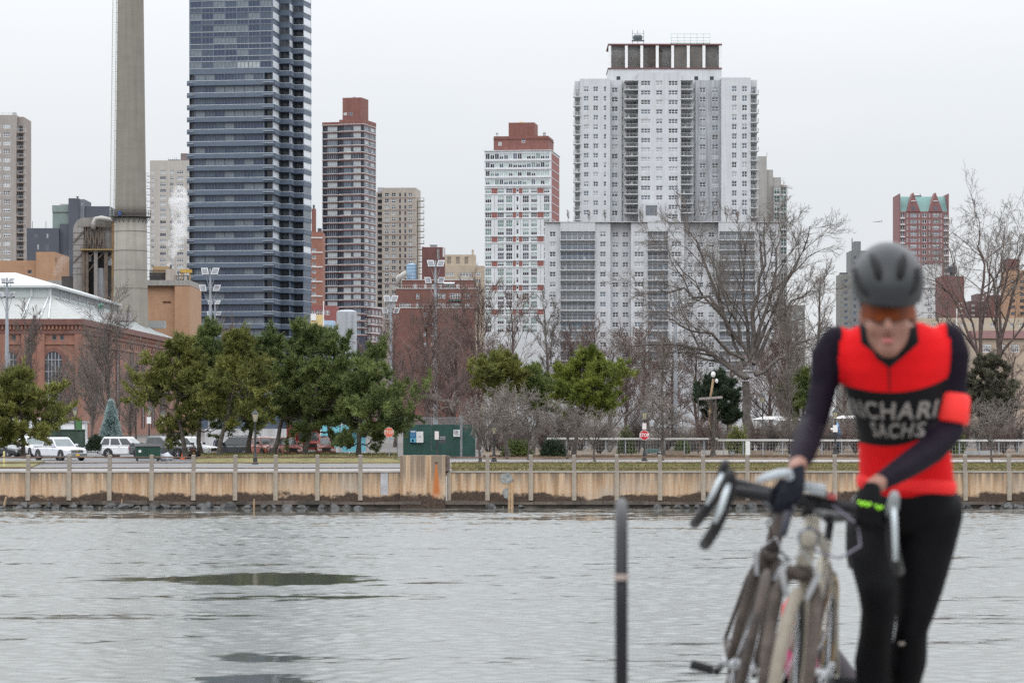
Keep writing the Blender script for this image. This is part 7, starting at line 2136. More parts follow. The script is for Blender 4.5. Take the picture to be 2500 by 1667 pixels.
for i in range(8): q.box(fx(970), fx(1160), .03, .05, zt_ + (z2 - zt_) * i / 8, zt_ + (z2 - zt_) * i / 8 + .02)
q.box(fx(970), fx(1160), .02, .07, z2, z2 + .05); o = q.build('chain_link', M_galv, t); o['kind'] = 'stuff'
def board(label, a, e, y0, y1, m, name='notice_board', marks=None, cat='sign'):
    Yb = 261.7; t = thing(name, label, cat, (wx(a, Yb), Yb, wz(y1, Yb)), 0)
    w, h = (e - a) / FPX * Yb, (y1 - y0) / FPX * Yb
    q = MB(); q.box(0, w, -.03, 0, 0, h); q.build('panel', m, t)
    for (u0, u1, v0, v1, mm) in marks or ():
        q = MB(); q.box(u0 * w, u1 * w, -.036, -.0305, v0 * h, v1 * h); q.build('printed_mark', mm, t)
M_pblue = pm('poster_blue', (.03, .12, .30), .5, .05); M_pcyan = pm('poster_cyan', (.12, .38, .52), .5, .1, 4)
board('tall blue poster with a pale blue picture at its foot, hung on the green fence', 1001, 1016, 1050, 1080, M_pblue, marks=[(.1, .9, .90, .95, M_sign), (.1, .85, .82, .86, M_sign), (.1, .9, .72, .74, M_pcyan), (.1, .8, .66, .68, M_pcyan), (.1, .9, .60, .62, M_pcyan), (.1, .7, .54, .56, M_pcyan), (.1, .9, .48, .50, M_pcyan), (.02, .98, .03, .36, M_pcyan), (.3, .6, .06, .26, M_sign)])
board('plain white poster hung beside the blue one on the green fence', 1016.5, 1033.5, 1053, 1080, M_sign, marks=[(.32, .66, .48, .58, pm('print_grey', (.30, .32, .34), .6))])
board('small white notice with dark print hung beside the gate post of the green fence', 1107, 1123, 1048.5, 1065.5, M_sign, marks=[(.15, .7, .80, .88, F_DARK), (.12, .78, .62, .70, F_DARK), (.12, .72, .44, .52, F_DARK), (.15, .8, .25, .32, F_DARK)])
# corrugated grey screen and blue shelter behind the pines
t = thing('corrugated_fence', 'pale corrugated metal fence behind the pine trunks', 'fence', (wx(500, 300), 300, GZ), 0)
for i in range(44):
    x = i * .30; q = MB(); q.hexa([(x, 0, 0), (x + .285, 0, 0), (x + .22, .07, 0), (x + .06, .07, 0), (x, 0, 2.3), (x + .285, 0, 2.3), (x + .22, .07, 2.3), (x + .06, .07, 2.3)]); q.build('panel', pm('zinc_sheet', (.42, .42, .43), .6, .1, .5, streak=.2), t)
q = MB(); q.box(0, 13.2, .08, .14, 1.9, 2.0); q.box(0, 13.2, .08, .14, .4, .5); q.build('frame', M_galv, t)
t = thing('bus_shelter', 'turquoise-panelled shelter glimpsed between the right-hand pines', 'shelter', (wx(800, 285), 285, GZ), 0)
M_turq = pm('turquoise_panel', (.15, .42, .50), .4, .06, 1)
q = MB(); q.box(-.6, 2.0, 0, .1, .6, 3.9); q.build('panel', M_turq, t); q = MB(); q.box(2.1, 3.4, .2, .3, .3, 3.1); q.build('panel', M_turq, t)
for x in (-.7, 2.05, 3.5):
    q = MB(); q.box(x - .05, x + .05, 0, .1, 0, 4.0); q.build('post', F_WHITE, t)
q = MB(); q.box(-.9, 3.7, -.5, 1.2, 4.003, 4.15); q.build('roof', F_WHITE, t)
t = thing('bus_shelter', 'white-roofed open shelter beside the right end of the pine cluster', 'shelter', (wx(862, 278), 278, GZ), 0)
for x in (-1.2, 1.2):
    q = MB(); q.box(x - .05, x + .05, 0, .1, 0, 2.75); q.build('post', F_GREY, t)
q = MB(); q.box(-1.6, 1.6, -.6, 1.2, 2.753, 2.9); q.build('roof', F_WHITE, t); q = MB(); q.box(-1.1, 1.1, .9, .95, .3, 2.3); q.build('back_glass', M_turq, t)

# ------------------------------------------------------------------ garden: white rail fence, canopies and odds and ends
t = thing('garden_fence', 'long white-topped rail fence with wire mesh bordering the garden plots', 'fence', (0, 264, GZ), 0)
kf = 264 / FPX
def gx(px): return (px - HX) * kf
hr = wz(1070, 264) - GZ
for a, e, dz in ((1335, 1452, 0), (1454, 1606, -.02), (1608, 1752, -.02), (1752, 1830, -.14), (1831, 1926, -.14), (1928, 2140, -.16), (2142, 2330, -.16), (2332, 2520, -.17)):
    q = MB(); q.box(gx(a), gx(e), -.08, .05, hr - .09 + dz, hr + .08 + dz); q.build('top_rail', pm('rail_white', (.45, .45, .44), .7, .1, 2), t)
for i, px in enumerate(range(1335, 2530, 48)):
    q = MB(); q.box(gx(px) - .05, gx(px) + .05, .06, .16, -.02, hr - .05); q.build('post', M_galv, t)
q = MB(); q.box(gx(1820), gx(1831), -.10, .06, .02, hr - .25); q.build('gate_post', F_WHITE, t)
q = MB()
for i in range(160):
    px = 1335 + (2520 - 1335) * i / 159; q.box(gx(px) - .01, gx(px) + .01, .17, .19, .02, hr - .2)
for zz in (.3, .6, .9, 1.2): q.box(gx(1335), gx(2520), .17, .185, zz, zz + .015)
o = q.build('wire_mesh', M_galv, t); o['kind'] = 'stuff'
q = MB(); q.box(gx(1180), gx(2520), -1.6, -1.35, -.05, .22); q.build('timber_kerb', M_mulch, t)

def canopy(label, px, Y, w, pytop, h):
    t = thing('garden_canopy', label, 'canopy', (wx(px, Y), Y, GZ), 0)
    z = wz(pytop, Y) - GZ
    for x in (-w / 2, w / 2):
        for y in (0, 2): 
            q = MB(); q.box(x - .05, x + .05, y - .05, y + .05, 0, z - .3); q.build('leg', F_WHITE, t)
    q = MB(); q.hexa([(-w / 2 - .2, -.2, z - .3), (w / 2 + .2, -.2, z - .3), (w / 2 + .2, 2.2, z - .3), (-w / 2 - .2, 2.2, z - .3), (-w / 4, .9, z), (w / 4, .9, z), (w / 4, 1.1, z), (-w / 4, 1.1, z)]); q.build('roof', F_WHITE, t)
canopy('white low canopy right of the big tree trunk in the garden', 1888, 300, 3.4, 1016, .3)
canopy('white canopy with open legs, right of the first one', 1928, 306, 2.0, 1019, .3)
canopy('small white canopy low in the garden behind the cyclist\'s forearm gap', 2072, 310, 2.4, 1014, .3)
t = thing('garden_umbrella', 'closed dark green garden umbrella beside the white canopy', 'umbrella', (wx(1868, 296), 296, GZ), 0)
q = MB(); q.lathe([(.10, 1.1), (.24, 1.4), (.16, 2.4), (.05, 3.0), (.001, 3.02)], 10); q.build('folded_cloth', pm('umbrella_green', (.01, .075, .06), .8), t); q = MB(); q.tube([(0, 0, 0), (0, 0, 1.1)], .035, 6); q.build('pole', F_GREY, t)
t = thing('kayak', 'blue kayak standing upright beside the lantern post in the garden', 'kayak', (wx(2045, 275), 275, GZ + .4), 0)
q = MB(); q.loft([[(.02 * math.cos(a), .02 * math.sin(a), 0) for a in np.linspace(0, 2 * PI, 10, False)], [(.24 * math.cos(a), .14 * math.sin(a), .6) for a in np.linspace(0, 2 * PI, 10, False)], [(.30 * math.cos(a), .18 * math.sin(a), 1.4) for a in np.linspace(0, 2 * PI, 10, False)], [(.22 * math.cos(a), .14 * math.sin(a), 2.1) for a in np.linspace(0, 2 * PI, 10, False)], [(.02 * math.cos(a), .02 * math.sin(a), 2.6) for a in np.linspace(0, 2 * PI, 10, False)]]); q.build('hull', pm('kayak_blue', (.08, .25, .50), .4, .05), t, smooth=True)
q = MB(); q.lathe([(.14, 0), (.16, .04), (.10, .04)], 12, (0, -.18, 1.3), axis='y', cap=False); q.build('cockpit', BLACKP, t)
# small persons in the garden / by the path
def small_person(label, px, Y, pytop, top, legs, hat=None, ang=0.0):
    H = wz(pytop, Y) - GZ
    t = thing('person', label, 'person', (wx(px, Y), Y, GZ), ang); s = H / 1.75
    q = MB()
    for sg in (-1, 1):
        q.tube([(sg * .09 * s, 0, .03), (sg * .10 * s, .02 * s, .48 * s), (sg * .10 * s, 0, .90 * s)], [.06 * s, .07 * s, .10 * s], 8)
        q.ball((sg * .09 * s, -.06 * s, .045 * s), (.055 * s, .13 * s, .05 * s), 8, 5)
    q.build('trousers', legs, t, smooth=True)
    q = MB(); n = 12
    q.loft([[(rx * s * math.cos(2 * PI * j / n), ry * s * math.sin(2 * PI * j / n), z * s) for j in range(n)] for rx, ry, z in ((.15, .11, .84), (.18, .12, .95), (.17, .12, 1.15), (.21, .12, 1.38), (.12, .08, 1.48), (.055, .055, 1.53))])
    for sg in (-1, 1): q.tube([(sg * .20 * s, 0, 1.40 * s), (sg * .26 * s, .02 * s, 1.12 * s), (sg * .23 * s, -.10 * s, .90 * s)], [.055 * s, .05 * s, .038 * s], 7)
    q.build('jacket', top, t, smooth=True)
    q = MB(); q.ball((0, -.01 * s, 1.63 * s), (.078 * s, .095 * s, .12 * s), 12, 9); q.build('head', pm('skin_far', (.42, .26, .19), .6), t, smooth=True)
    if hat: 
        q = MB(); q.lathe([(.16 * s, 1.68 * s), (.10 * s, 1.70 * s), (.095 * s, 1.78 * s), (.001, 1.79 * s)], 12); q.build('hat', hat, t, smooth=True)
    return t
small_person('person in a dark jacket and pale hat standing beside the blue kayak', 2032, 274, 1046, BLACKP, pm('trouser_brown', (.12, .08, .06), .9), F_WHITE)
small_person('person in dark blue clothes standing between the pine trunks', 529, 268, 1064, P_NAVY, pm('trouser_navy', (.04, .05, .09), .9))
# planters, tubs, buckets and raised beds
def crate(label, px, Y, w, h, m, grp=None, name='raised_bed', cat='planter'):
    t = thing(name, label, cat, (wx(px, Y), Y, GZ), random.uniform(-.1, .1), grp)
    for (x0, x1, y0, y1) in ((-w / 2, w / 2, -.5, -.44), (-w / 2, w / 2, .44, .5), (-w / 2, -w / 2 + .06, -.437, .437), (w / 2 - .06, w / 2, -.437, .437)):
        q = MB(); q.box(x0, x1, y0, y1, 0, h); q.build('board', m, t)
    q = MB(); q.box(-w / 2 + .07, w / 2 - .07, -.43, .43, 0, h * .85); q.build('soil', M_mulch, t)
M_bed = pm('bed_timber', (.20, .15, .11), .9, .25, 3)
crate('weathered raised bed just right of the red stop sign', 1640, 268, 2.2, .5, M_bed)
crate('pale raised bed behind the mesh under the dark evergreen', 1745, 270, 2.4, .55, pm('bed_pale', (.36, .33, .30), .9, .2))
crate('low weathered raised bed behind the gate post', 1860, 271, 2.0, .5, M_bed)
crate('raised bed beside the lantern post, left of the cyclist', 2010, 270, 2.0, .5, M_bed)
crate('raised bed behind the mesh at the right edge', 2390, 270, 2.4, .5, pm('bed_grey', (.28, .28, .28), .9, .2))
t = thing('wheelbarrow', 'teal wheelbarrow tipped beside the red stop sign', 'wheelbarrow', (wx(1592, 266), 266, GZ), .3)
q = MB(); q.hexa([(-.4, -.3, .35), (.4, -.3, .35), (.4, .3, .35), (-.4, .3, .35), (-.6, -.4, .72), (.55, -.4, .72), (.55, .4, .72), (-.6, .4, .72)]); q.build('tray', pm('barrow_teal', (.12, .22, .21), .5), t); q = MB(); q.lathe([(.001, -.04), (.2, -.04), (.2, .04), (.001, .04)], 12, (.62, 0, .2), axis='y'); q.build('wheel', TYRE, t)
for s in (-1, 1):
    q = MB(); q.tube([(-1.0, s * .25, .62), (-.3, s * .25, .32), (.62, s * .12, .2)], .02, 6); q.build('handle', F_GREY, t)
for px, Y, m, lab in ((1577, 266.5, F_WHITE, 'white plastic bucket at the foot of the red stop sign'), (1611, 267, F_WHITE, 'white tub standing behind the forked pale tree'), (1788, 268, F_GREY, 'grey bucket behind the mesh, left of the white gate post')):
    t = thing('bucket', lab, 'bucket', (wx(px, Y), Y, GZ), 0); q = MB(); q.lathe([(.16, 0), (.21, .42), (.19, .42), (.15, .03)], 14, cap=False); q.build('tub', m, t); q = MB(); q.tube([(.2 * math.cos(a), 0, .42 + .2 * math.sin(a)) for a in np.linspace(0, PI, 8)], .01, 5); q.build('handle', F_GREY, t)
# white pole stump with broken top in the dark evergreen
t = thing('pole_stump', 'pale broken pole with white fittings leaning in front of the dark evergreen', 'pole', (wx(1731, 288), 288, GZ), 0)
q = MB(); q.tube([(0, 0, 0), (.15, 0, wz(970, 288) - GZ), (.42, 0, wz(925, 288) - GZ)], [.16, .14, .11], 8); q.build('pole', M_wood, t)
q = MB(); q.ball((.40, 0, wz(914, 288) - GZ), (.22, .2, .3), 8, 6); q.build('fitting', F_WHITE, t); q = MB(); q.ball((.72, .1, wz(930, 288) - GZ), (.16, .15, .22), 8, 6); q.build('fitting', F_WHITE, t)
t = thing('sign_board', 'pale plank laid across the branches below the broken pole', 'board', (wx(1730, 285), 285, wz(972, 285)), 0)
q = MB(); q.bar((-.9, 0, -.05), (1.3, 0, .1), .1, .22); q.build('plank', pm('plank_pale', (.24, .21, .20), .8), t)
for px in (1705, 1748):
    q = MB(); q.tube([((px - 1730) / FPX * 285, .1, -(wz(972, 285) - GZ)), ((px - 1730) / FPX * 285, .1, -.02)], .06, 6); q.build('support', BK_GREY, t)
# bollards on the promenade
for px, Y, lab in ((10, 214, 'pale yellow marker post on the lawn at the far left edge'),):
    t = thing('marker_post', lab, 'post', (wx(px, Y), Y, GZ), 0); q = MB(); q.tube([(0, 0, -.05), (0, 0, 1.15)], .07, 8); q.build('post', pm('marker_yellow', (.52, .47, .22), .8), t)

# airliner far away
Ya = 5200.0
t = thing('aeroplane', 'tiny airliner flying low above the skyline, left of the red gabled tower', 'aeroplane', (wx(2142, Ya), Ya, wz(541, Ya)), 0)
M_pl = pm('aeroplane_skin', (.38, .39, .41), .5, .05)
def fus(x, r): return [(x, r * math.cos(2 * PI * j / 10), r * math.sin(2 * PI * j / 10)) for j in range(10)]
q = MB(); q.loft([fus(-8.5, .2), fus(-7, .75), fus(-4, .95), fus(4, .95), fus(7, .7), fus(8.5, .15)]); q.build('fuselage', M_pl, t, smooth=True)
for s in (-1, 1):
    q = MB(); q.hexa([(-1.5, s * .5, -.3), (2.0, s * .5, -.3), (3.6, s * 9, .4), (2.6, s * 9, .4), (-1.5, s * .5, 0), (2.0, s * .5, 0), (3.6, s * 9, .5), (2.6, s * 9, .5)]); q.build('wing', M_pl, t)
    q = MB(); q.hexa([(6.4, s * .2, .4), (7.8, s * .2, .4), (8.5, s * 3.2, .7), (7.9, s * 3.2, .7), (6.4, s * .2, .55), (7.8, s * .2, .55), (8.5, s * 3.2, .8), (7.9, s * 3.2, .8)]); q.build('tailplane', M_pl, t)
q = MB(); q.hexa([(5.8, -.1, .6), (8.0, -.1, .6), (8.0, .1, .6), (5.8, .1, .6), (7.8, -.08, 3.2), (8.9, -.08, 3.2), (8.9, .08, 3.2), (7.8, .08, 3.2)]); q.build('fin', M_pl, t)

# ------------------------------------------------------------------ steam: real volumes
def steam(name, label, pts, dens, seed):
    """puffs along a path of (px, py, radius px, Y) as one noisy volume body"""
    rg = random.Random(seed)
    q = MB(); Y0 = pts[0][3]
    o0 = Vector((wx(pts[0][0], Y0), Y0, wz(pts[0][1], Y0)))
    for (px, py, r, Y) in pts:
        c = Vector((wx(px, Y), Y, wz(py, Y))) - o0; rr_ = r / FPX * Y
        q.ball(c, (rr_, rr_, rr_), 12, 8)
    m = bpy.data.materials.new(name); m.use_nodes = True; nt = m.node_tree; nt.nodes.clear()
    out = nd(nt, 'ShaderNodeOutputMaterial'); v = nd(nt, 'ShaderNodeVolumePrincipled')
    v.inputs['Color'].default_value = (.97, .97, .98, 1); v.inputs['Anisotropy'].default_value = .2
    tc = nd(nt, 'ShaderNodeTexCoord'); nz = nd(nt, 'ShaderNodeTexNoise'); nz.inputs['Scale'].default_value = .42; nz.inputs['Detail'].default_value = 5; nz.inputs['Roughness'].default_value = .65
    nt.links.new(tc.outputs['Object'], nz.inputs['Vector'])
    mr = nd(nt, 'ShaderNodeMapRange'); mr.inputs['From Min'].default_value = .40; mr.inputs['From Max'].default_value = .68; mr.inputs['To Max'].default_value = dens
    nt.links.new(nz.outputs['Fac'], mr.inputs['Value']); nt.links.new(mr.outputs['Result'], v.inputs['Density']); nt.links.new(v.outputs['Volume'], out.inputs['Volume'])
    rm_o = bpy.data.objects.new('tmp', q.mesh('tmp', m)); COL.objects.link(rm_o)
    md = rm_o.modifiers.new('r', 'REMESH'); md.mode = 'VOXEL'; md.voxel_size = .35
    sm = rm_o.modifiers.new('s', 'SMOOTH'); sm.iterations = 4
    dg = bpy.context.evaluated_depsgraph_get(); me = bpy.data.meshes.new_from_object(rm_o.evaluated_get(dg)); bpy.data.objects.remove(rm_o)
    me.materials.clear(); me.materials.append(m)
    o = link(name, me, None, o0); tag(o, label, 'steam')
    return o
rs = random.Random(8)
path = []
for i in range(26):
    f = i / 25; py = 645 - 172 * f
    cx = 416 + 12 * math.sin(f * 3.0) + 18 * f + rs.uniform(-5, 5)
    path.append((cx, py, 5 + 15 * min(1, f * 1.8) + rs.uniform(-3, 4), 646 + rs.uniform(-.5, .5)))
    if i > 6: path.append((cx + rs.uniform(-14, 14), py + rs.uniform(-5, 5), 9 + rs.uniform(0, 8), 646))
steam('steam_plume', 'white steam plume billowing up from a roof vent in front of the pale beige tower', path, .62, 1)
path = [(135 + i * 4 + rs.uniform(-3, 3), 668 - i * 6 + rs.uniform(-3, 3), 10 + rs.uniform(-3, 5), 596) for i in range(9)]
steam('steam_wisp', 'thin grey steam wisp drifting beside the boiler house', path, .12, 2)
# ------------------------------------------------------------------ foreground: pipe rail, cyclists, bicycles
def pt(px, py, Y): return Vector((wx(px, Y), Y, wz(py, Y)))
def remeshed(q, voxel, smooth_it, name):
    o = bpy.data.objects.new('tmp', q.mesh('tmp', [])); COL.objects.link(o)
    m = o.modifiers.new('r', 'REMESH'); m.mode = 'VOXEL'; m.voxel_size = voxel
    s = o.modifiers.new('s', 'SMOOTH'); s.iterations = smooth_it; s.factor = .5
    dg = bpy.context.evaluated_depsgraph_get(); me = bpy.data.meshes.new_from_object(o.evaluated_get(dg)); bpy.data.objects.remove(o)
    me.name = name; me.materials.clear()
    me.polygons.foreach_set('use_smooth', [True] * len(me.polygons))
    return me

# lower terrace behind the cyclists
q = MB(); q.box(-30, 30, 12.2, 14.6, 3.4, 4.6)
structure(q.build('lower_terrace', MATS['near_paving']))

M_pipe2 = pm('painted_pipe', (.005, .005, .008), .45, .15, 6, spec=.3)
pr = thing('pipe_rail', 'black upright pipe hoop with a worn pale ring, standing left of the bicycle', 'pipe rail', (wx(1517, 8.75), 8.75, NEAR_Z), -math.atan2(wx(1517, 8.75), 8.75))
q = MB(); r_ = .30; zt = wz(1216, 8.75) - NEAR_Z - .024
q.tube([(0, 0, -.05), (0, 0, zt - r_)] + [(0, r_ - r_ * math.cos(a), zt - r_ + r_ * math.sin(a)) for a in np.linspace(.12, PI - .12, 14)] + [(0, 2 * r_, zt - r_), (0, 2 * r_, -.05)], .0185, 16)
q.build('hoop', M_pipe2, pr, smooth=True)
for y in (0, 2 * r_):
    q = MB(); q.lathe([(.0, 0), (.055, 0), (.055, .012), (.024, .016)], 16, (0, y, 0)); q.build('flange', M_pipe2, pr)
zz = wz(1408, 8.75) - NEAR_Z
q = MB(); q.lathe([(.0187, zz - .009), (.0194, zz - .005), (.0194, zz + .005), (.0187, zz + .009)], 16, cap=False); q.build('pale_ring', pm('worn_ring', (.25, .20, .18), .7, .2, 20), pr)

# ---- bicycle kit: local x across, y rearward, z up, origin under the front axle
B_FRAME = pm('frame_cream', (.25, .225, .18), .45, .18, 9, col2=(.36, .33, .27))
B_MUD = pm('muddy_brown', (.050, .037, .030), .75, .3, 14, col2=(.105, .082, .068))
B_MUD2 = pm('muddy_dark', (.026, .019, .016), .8, .3, 14, col2=(.060, .044, .036))
B_DUST = pm('dusty_tread', (.25, .22, .175), .9, .2, 30, col2=(.17, .145, .115))
B_BLK = pm('bar_tape_black', (.009, .009, .011), .6, .2, 30, spec=.3)
B_SIDE = pm('tan_sidewall', (.22, .14, .055), .8, .15, 20)
B_LEV = pm('lever_alloy', (.36, .40, .42), .38, .1, 8, metal=.3)
B_STEEL = pm('bike_steel', (.35, .36, .38), .35, .1, 8, metal=.7)
def torus(q, R_, r, c, n=40, m=10, squash=1.0, a0=0, a1=2 * PI, mi=0):
    full = abs(a1 - a0 - 2 * PI) < 1e-6
    rings = []
    k = n if full else n + 1
    for i in range(k):
        a = a0 + (a1 - a0) * i / n
        rings.append([(c[0] + r * squash * math.cos(b_), c[1] + (R_ + r * math.sin(b_)) * math.cos(a), c[2] + (R_ + r * math.sin(b_)) * math.sin(a)) for b_ in [2 * PI * j / m for j in range(m)]])
    if full: rings.append(rings[0])
    q.loft(rings, mi, cap=not full)
def bike_wheel(par, y, tread, R_=.345, tr=.021, side=None):
    c = (0, y, R_)
    q = MB(); torus(q, R_ - tr, tr, c); ty = q.build('wheel', tread, par, smooth=True)
    q = MB()
    for s in (-1, 1): torus(q, R_ - tr * 1.55, tr * .42, (s * tr * .80, y, R_), 40, 6)
    o = q.build('sidewall', side or B_SIDE, ty, smooth=True)
    q = MB(); torus(q, R_ - tr * 2.3, .011, c, 40, 6, 1.1); q.build('rim', B_BLK, ty, smooth=True)
    q = MB(); q.lathe([(.012, -.05), (.024, -.035), (.014, -.02), (.014, .02), (.024, .035), (.012, .05)], 12, c, axis='x'); q.build('hub', B_STEEL, ty)
    q = MB()
    for k in range(24):
        a = 2 * PI * k / 24; s = .032 if k % 2 else -.032; a2 = a + (.35 if k % 4 < 2 else -.35)
        q.bar((s, y + .022 * math.cos(a2), R_ + .022 * math.sin(a2)), (0, y + (R_ - .056) * math.cos(a), R_ + (R_ - .056) * math.sin(a)), .0022)
    o = q.build('spokes', B_STEEL, ty); o['kind'] = 'stuff'
    return ty
def bicycle(label, X, Y, z, yaw, lean, frame, fork, tread, barw=.225, light=True, crank=0.0, steer=0.0, tr=.021, wide=.058, extras=True, hb=True, group=None):
    t = thing('bicycle', label, 'bicycle', (X, Y, z), 0, group)
    t.rotation_euler = Euler((0, rad(lean), rad(yaw)), 'XYZ')
    R_ = .345; wb_ = 1.03
    sd_ = None if extras else tread
    bike_wheel(t, 0, tread, tr=tr, side=B_DUST if extras else tread); bike_wheel(t, wb_, B_MUD2, tr=tr, side=sd_)
    # fork
    q = MB()
    for s in (-1, 1): q.tube([(s * wide, 0, R_), (s * wide, .012, .48), (s * wide * .86, .060, .66), (s * wide * .5, .085, .725)], [.014, .019, .021, .02], 10)
    q.tube([(-wide * .6, .085, .725), (wide * .6, .085, .725)], .024, 10)
    q.build('fork', fork, t, smooth=True)
    q = MB()
    for s in (-1, 1): q.lathe([(.012, 0), (.016, .008), (.012, .022)], 10, (s * (wide + .003) - (.022 if s < 0 else 0), 0, R_), axis='x')
    q.tube([(-wide - .02, 0, R_), (wide + .02, 0, R_)], .006, 8); q.build('axle', B_STEEL, t)
    # brake calipers on the fork
    q = MB()
    for s in (-1, 1): q.hexa([(s * .030 - .008, .03, .655), (s * .030 + .008, .03, .655), (s * .030 + .008, .055, .655), (s * .030 - .008, .055, .655), (s * .055 - .01, .02, .735), (s * .055 + .01, .02, .735), (s * .055 + .01, .05, .735), (s * .055 - .01, .05, .735)])
    q.tube([(-.055, .03, .735), (0, .02, .80), (.055, .03, .735)], .004, 6); q.build('brake', B_STEEL, t)
    # frame
    q = MB()
    ht0, ht1 = Vector((0, .092, .745)), Vector((0, .142, .895)); bb = Vector((0, .60, .275)); st_ = Vector((0, .735, .770)); ra_ = Vector((0, wb_, R_))
    q.tube([ht0, ht1], [.026, .024], 12); q.tube([ht1 + (ht0 - ht1) * .15, st_], .0165, 10); q.tube([ht0 + (ht1 - ht0) * .2, bb], .0195, 10); q.tube([bb, st_ + (st_ - bb).normalized() * .03], .0165, 10)
    q.tube([bb - Vector((.034, 0, 0)), bb + Vector((.034, 0, 0))], .021, 12)
    for s in (-1, 1):
        q.tube([bb + Vector((s * .025, 0, 0)), bb + (ra_ - bb) * .45 + Vector((s * .045, 0, 0)), ra_ + Vector((s * .065, 0, 0))], .010, 8)
        q.tube([st_ + Vector((s * .014, .01, -.04)), st_ + (ra_ - st_) * .4 + Vector((s * .045, 0, 0)), ra_ + Vector((s * .065, 0, 0))], .008, 8)
    q.build('frame', frame, t, smooth=True)
    q = MB(); q.tube([st_, st_ + Vector((0, .03, .09))], .0136, 10); q.build('seatpost', B_BLK, t)
    sc = st_ + Vector((0, .035, .105))
    q = MB(); q.loft([[(sc.x + w * math.cos(a), sc.y + dy, sc.z + h * math.sin(a) + up) for a in np.linspace(0, 2 * PI, 12, False)] for dy, w, h, up in ((-.15, .014, .012, .0), (-.10, .022, .018, .004), (0, .035, .022, .004), (.07, .065, .026, .008), (.12, .07, .022, .016), (.135, .04, .012, .018))]); q.build('saddle', B_BLK, t, smooth=True)
    # cranks, ring, pedals
    q = MB(); q.lathe([(.055, 0), (.085, 0), (.085, .004), (.055, .004)], 32, (.042, bb.y, bb.z), axis='x', cap=False)
    for k in range(5): q.bar((.044, bb.y, bb.z), (.044, bb.y + .07 * math.cos(k * 1.2566), bb.z + .07 * math.sin(k * 1.2566)), .012, .006)
    q.build('chainring', B_BLK, t)
    for s, a in ((1, crank), (-1, crank + PI)):
        p = Vector((s * .075, bb.y + .172 * math.cos(a), bb.z + .172 * math.sin(a)))
        q = MB(); q.bar((s * .062, bb.y, bb.z), p, .016, .024); q.build('crank', B_BLK, t)
        q = MB(); c = p + Vector((s * .055, 0, 0)); q.tube([p, c + Vector((s * .04, 0, 0))], .007, 8)
        for yy in (-.045, .035): q.box(c.x - .042, c.x + .042, c.y + yy, c.y + yy + .012, c.z - .012, c.z + .014)
        for xx in (-.042, .034): q.box(c.x + xx, c.x + xx + .008, c.y - .032, c.y + .034, c.z - .010, c.z + .012)
        q.build('pedal', B_BLK, t)
    q = MB()
    for dz, r2 in ((.083, .04), (-.083, -.04)): q.tube([(.044, bb.y, bb.z + dz), (.044, wb_, R_ + r2)], .0045, 5)
    q.build('chain', B_STEEL, t); q = MB(); q.lathe([(.02, 0), (.042, 0), (.042, .02), (.02, .02)], 20, (.034, wb_, R_), axis='x', cap=False); q.build('cassette', B_STEEL, t)
    q = MB(); q.tube([(.045, wb_ - .01, R_ - .03), (.05, wb_ + .03, R_ - .10), (.045, wb_ - .02, R_ - .17)], .012, 8); q.build('derailleur', B_BLK, t)
    if hb:
        top = ht1 + Vector((0, .012, .032)); bc = Vector((0, .052, .945))
        q = MB(); q.tube([ht1, top + Vector((0, .004, .014))], .019, 12); q.tube([top, bc], .016, 10); q.tube([bc - Vector((.024, 0, 0)), bc + Vector((.024, 0, 0))], .021, 12); q.build('stem', B_BLK, t, smooth=True)
        for s in (-1, 1):
            w = barw
            q = MB(); q.tube([bc, bc + Vector((s * .10, 0, 0)), bc + Vector((s * (w - .03), -.012, 0)), bc + Vector((s * w, -.045, .0)), bc + Vector((s * (w + .008), -.085, -.020)), bc + Vector((s * (w + .018), -.098, -.065)), bc + Vector((s * (w + .032), -.065, -.115)), bc + Vector((s * (w + .048), -.0, -.152)), bc + Vector((s * (w + .058), .05, -.172))], [.0185] * 3 + [.0185] * 6, 12); q.build('drop_bar', B_BLK, t, smooth=True)
            h0 = bc + Vector((s * (w + .004), -.075, -.006))
            q = MB(); q.tube([h0, h0 + Vector((s * .002, -.030, .016)), h0 + Vector((s * .003, -.062, .030)), h0 + Vector((s * .003, -.075, .062)), h0 + Vector((s * .002, -.070, .074))], [.017, .019, .019, .016, .010], 12); q.build('brake_hood', B_BLK if s < 0 else pm('hood_grey', (.16, .175, .18), .6, .1, 20), t, smooth=True)
            q = MB(); q.tube([h0 + Vector((s * .004, -.078, .030)), h0 + Vector((s * .010, -.098, .0)), h0 + Vector((s * .018, -.100, -.045)), h0 + Vector((s * .030, -.092, -.085 if s < 0 else -.125))], [.008, .010, .0095, .008], 10); q.build('brake_lever', B_LEV, t, smooth=True)
        if extras:
            q = MB(); q.hexa([(-.042, -.012, .972), (.046, -.012, .972), (.046, .075, .985), (-.042, .075, .985), (-.038, -.008, .992), (.042, -.008, .992), (.042, .071, 1.004), (-.038, .071, 1.004)]); q.build('bike_computer', pm('computer_grey', (.17, .19, .205), .4, .1, 10), t)
            q = MB(); q.box(.052, .078, .02, .05, .962, .978); q.build('red_button', pm('button_red', (.30, .04, .045), .5), t)
            q = MB(); q.tube([(.07, .03, .945), (.15, -.03, .90), (.165, -.05, .84), (.11, -.04, .795), (.04, .02, .80), (.02, .07, .84)], .0035, 6); q.build('brake_cable', pm('cable_grey', (.16, .15, .20), .5), t, smooth=True)
            q = MB(); q.tube([(-.08, .03, .94), (-.115, -.01, .87), (-.09, .03, .80), (-.03, .06, .76)], .0035, 6); q.build('brake_cable', B_BLK, t, smooth=True)
            q = MB(); q.tube([(-.055, .03, .925), (-.062, .03, .86), (-.066, .035, .835)], .012, 8); q.build('light_bracket', pm('bracket_navy', (.03, .032, .05), .5), t, smooth=True)
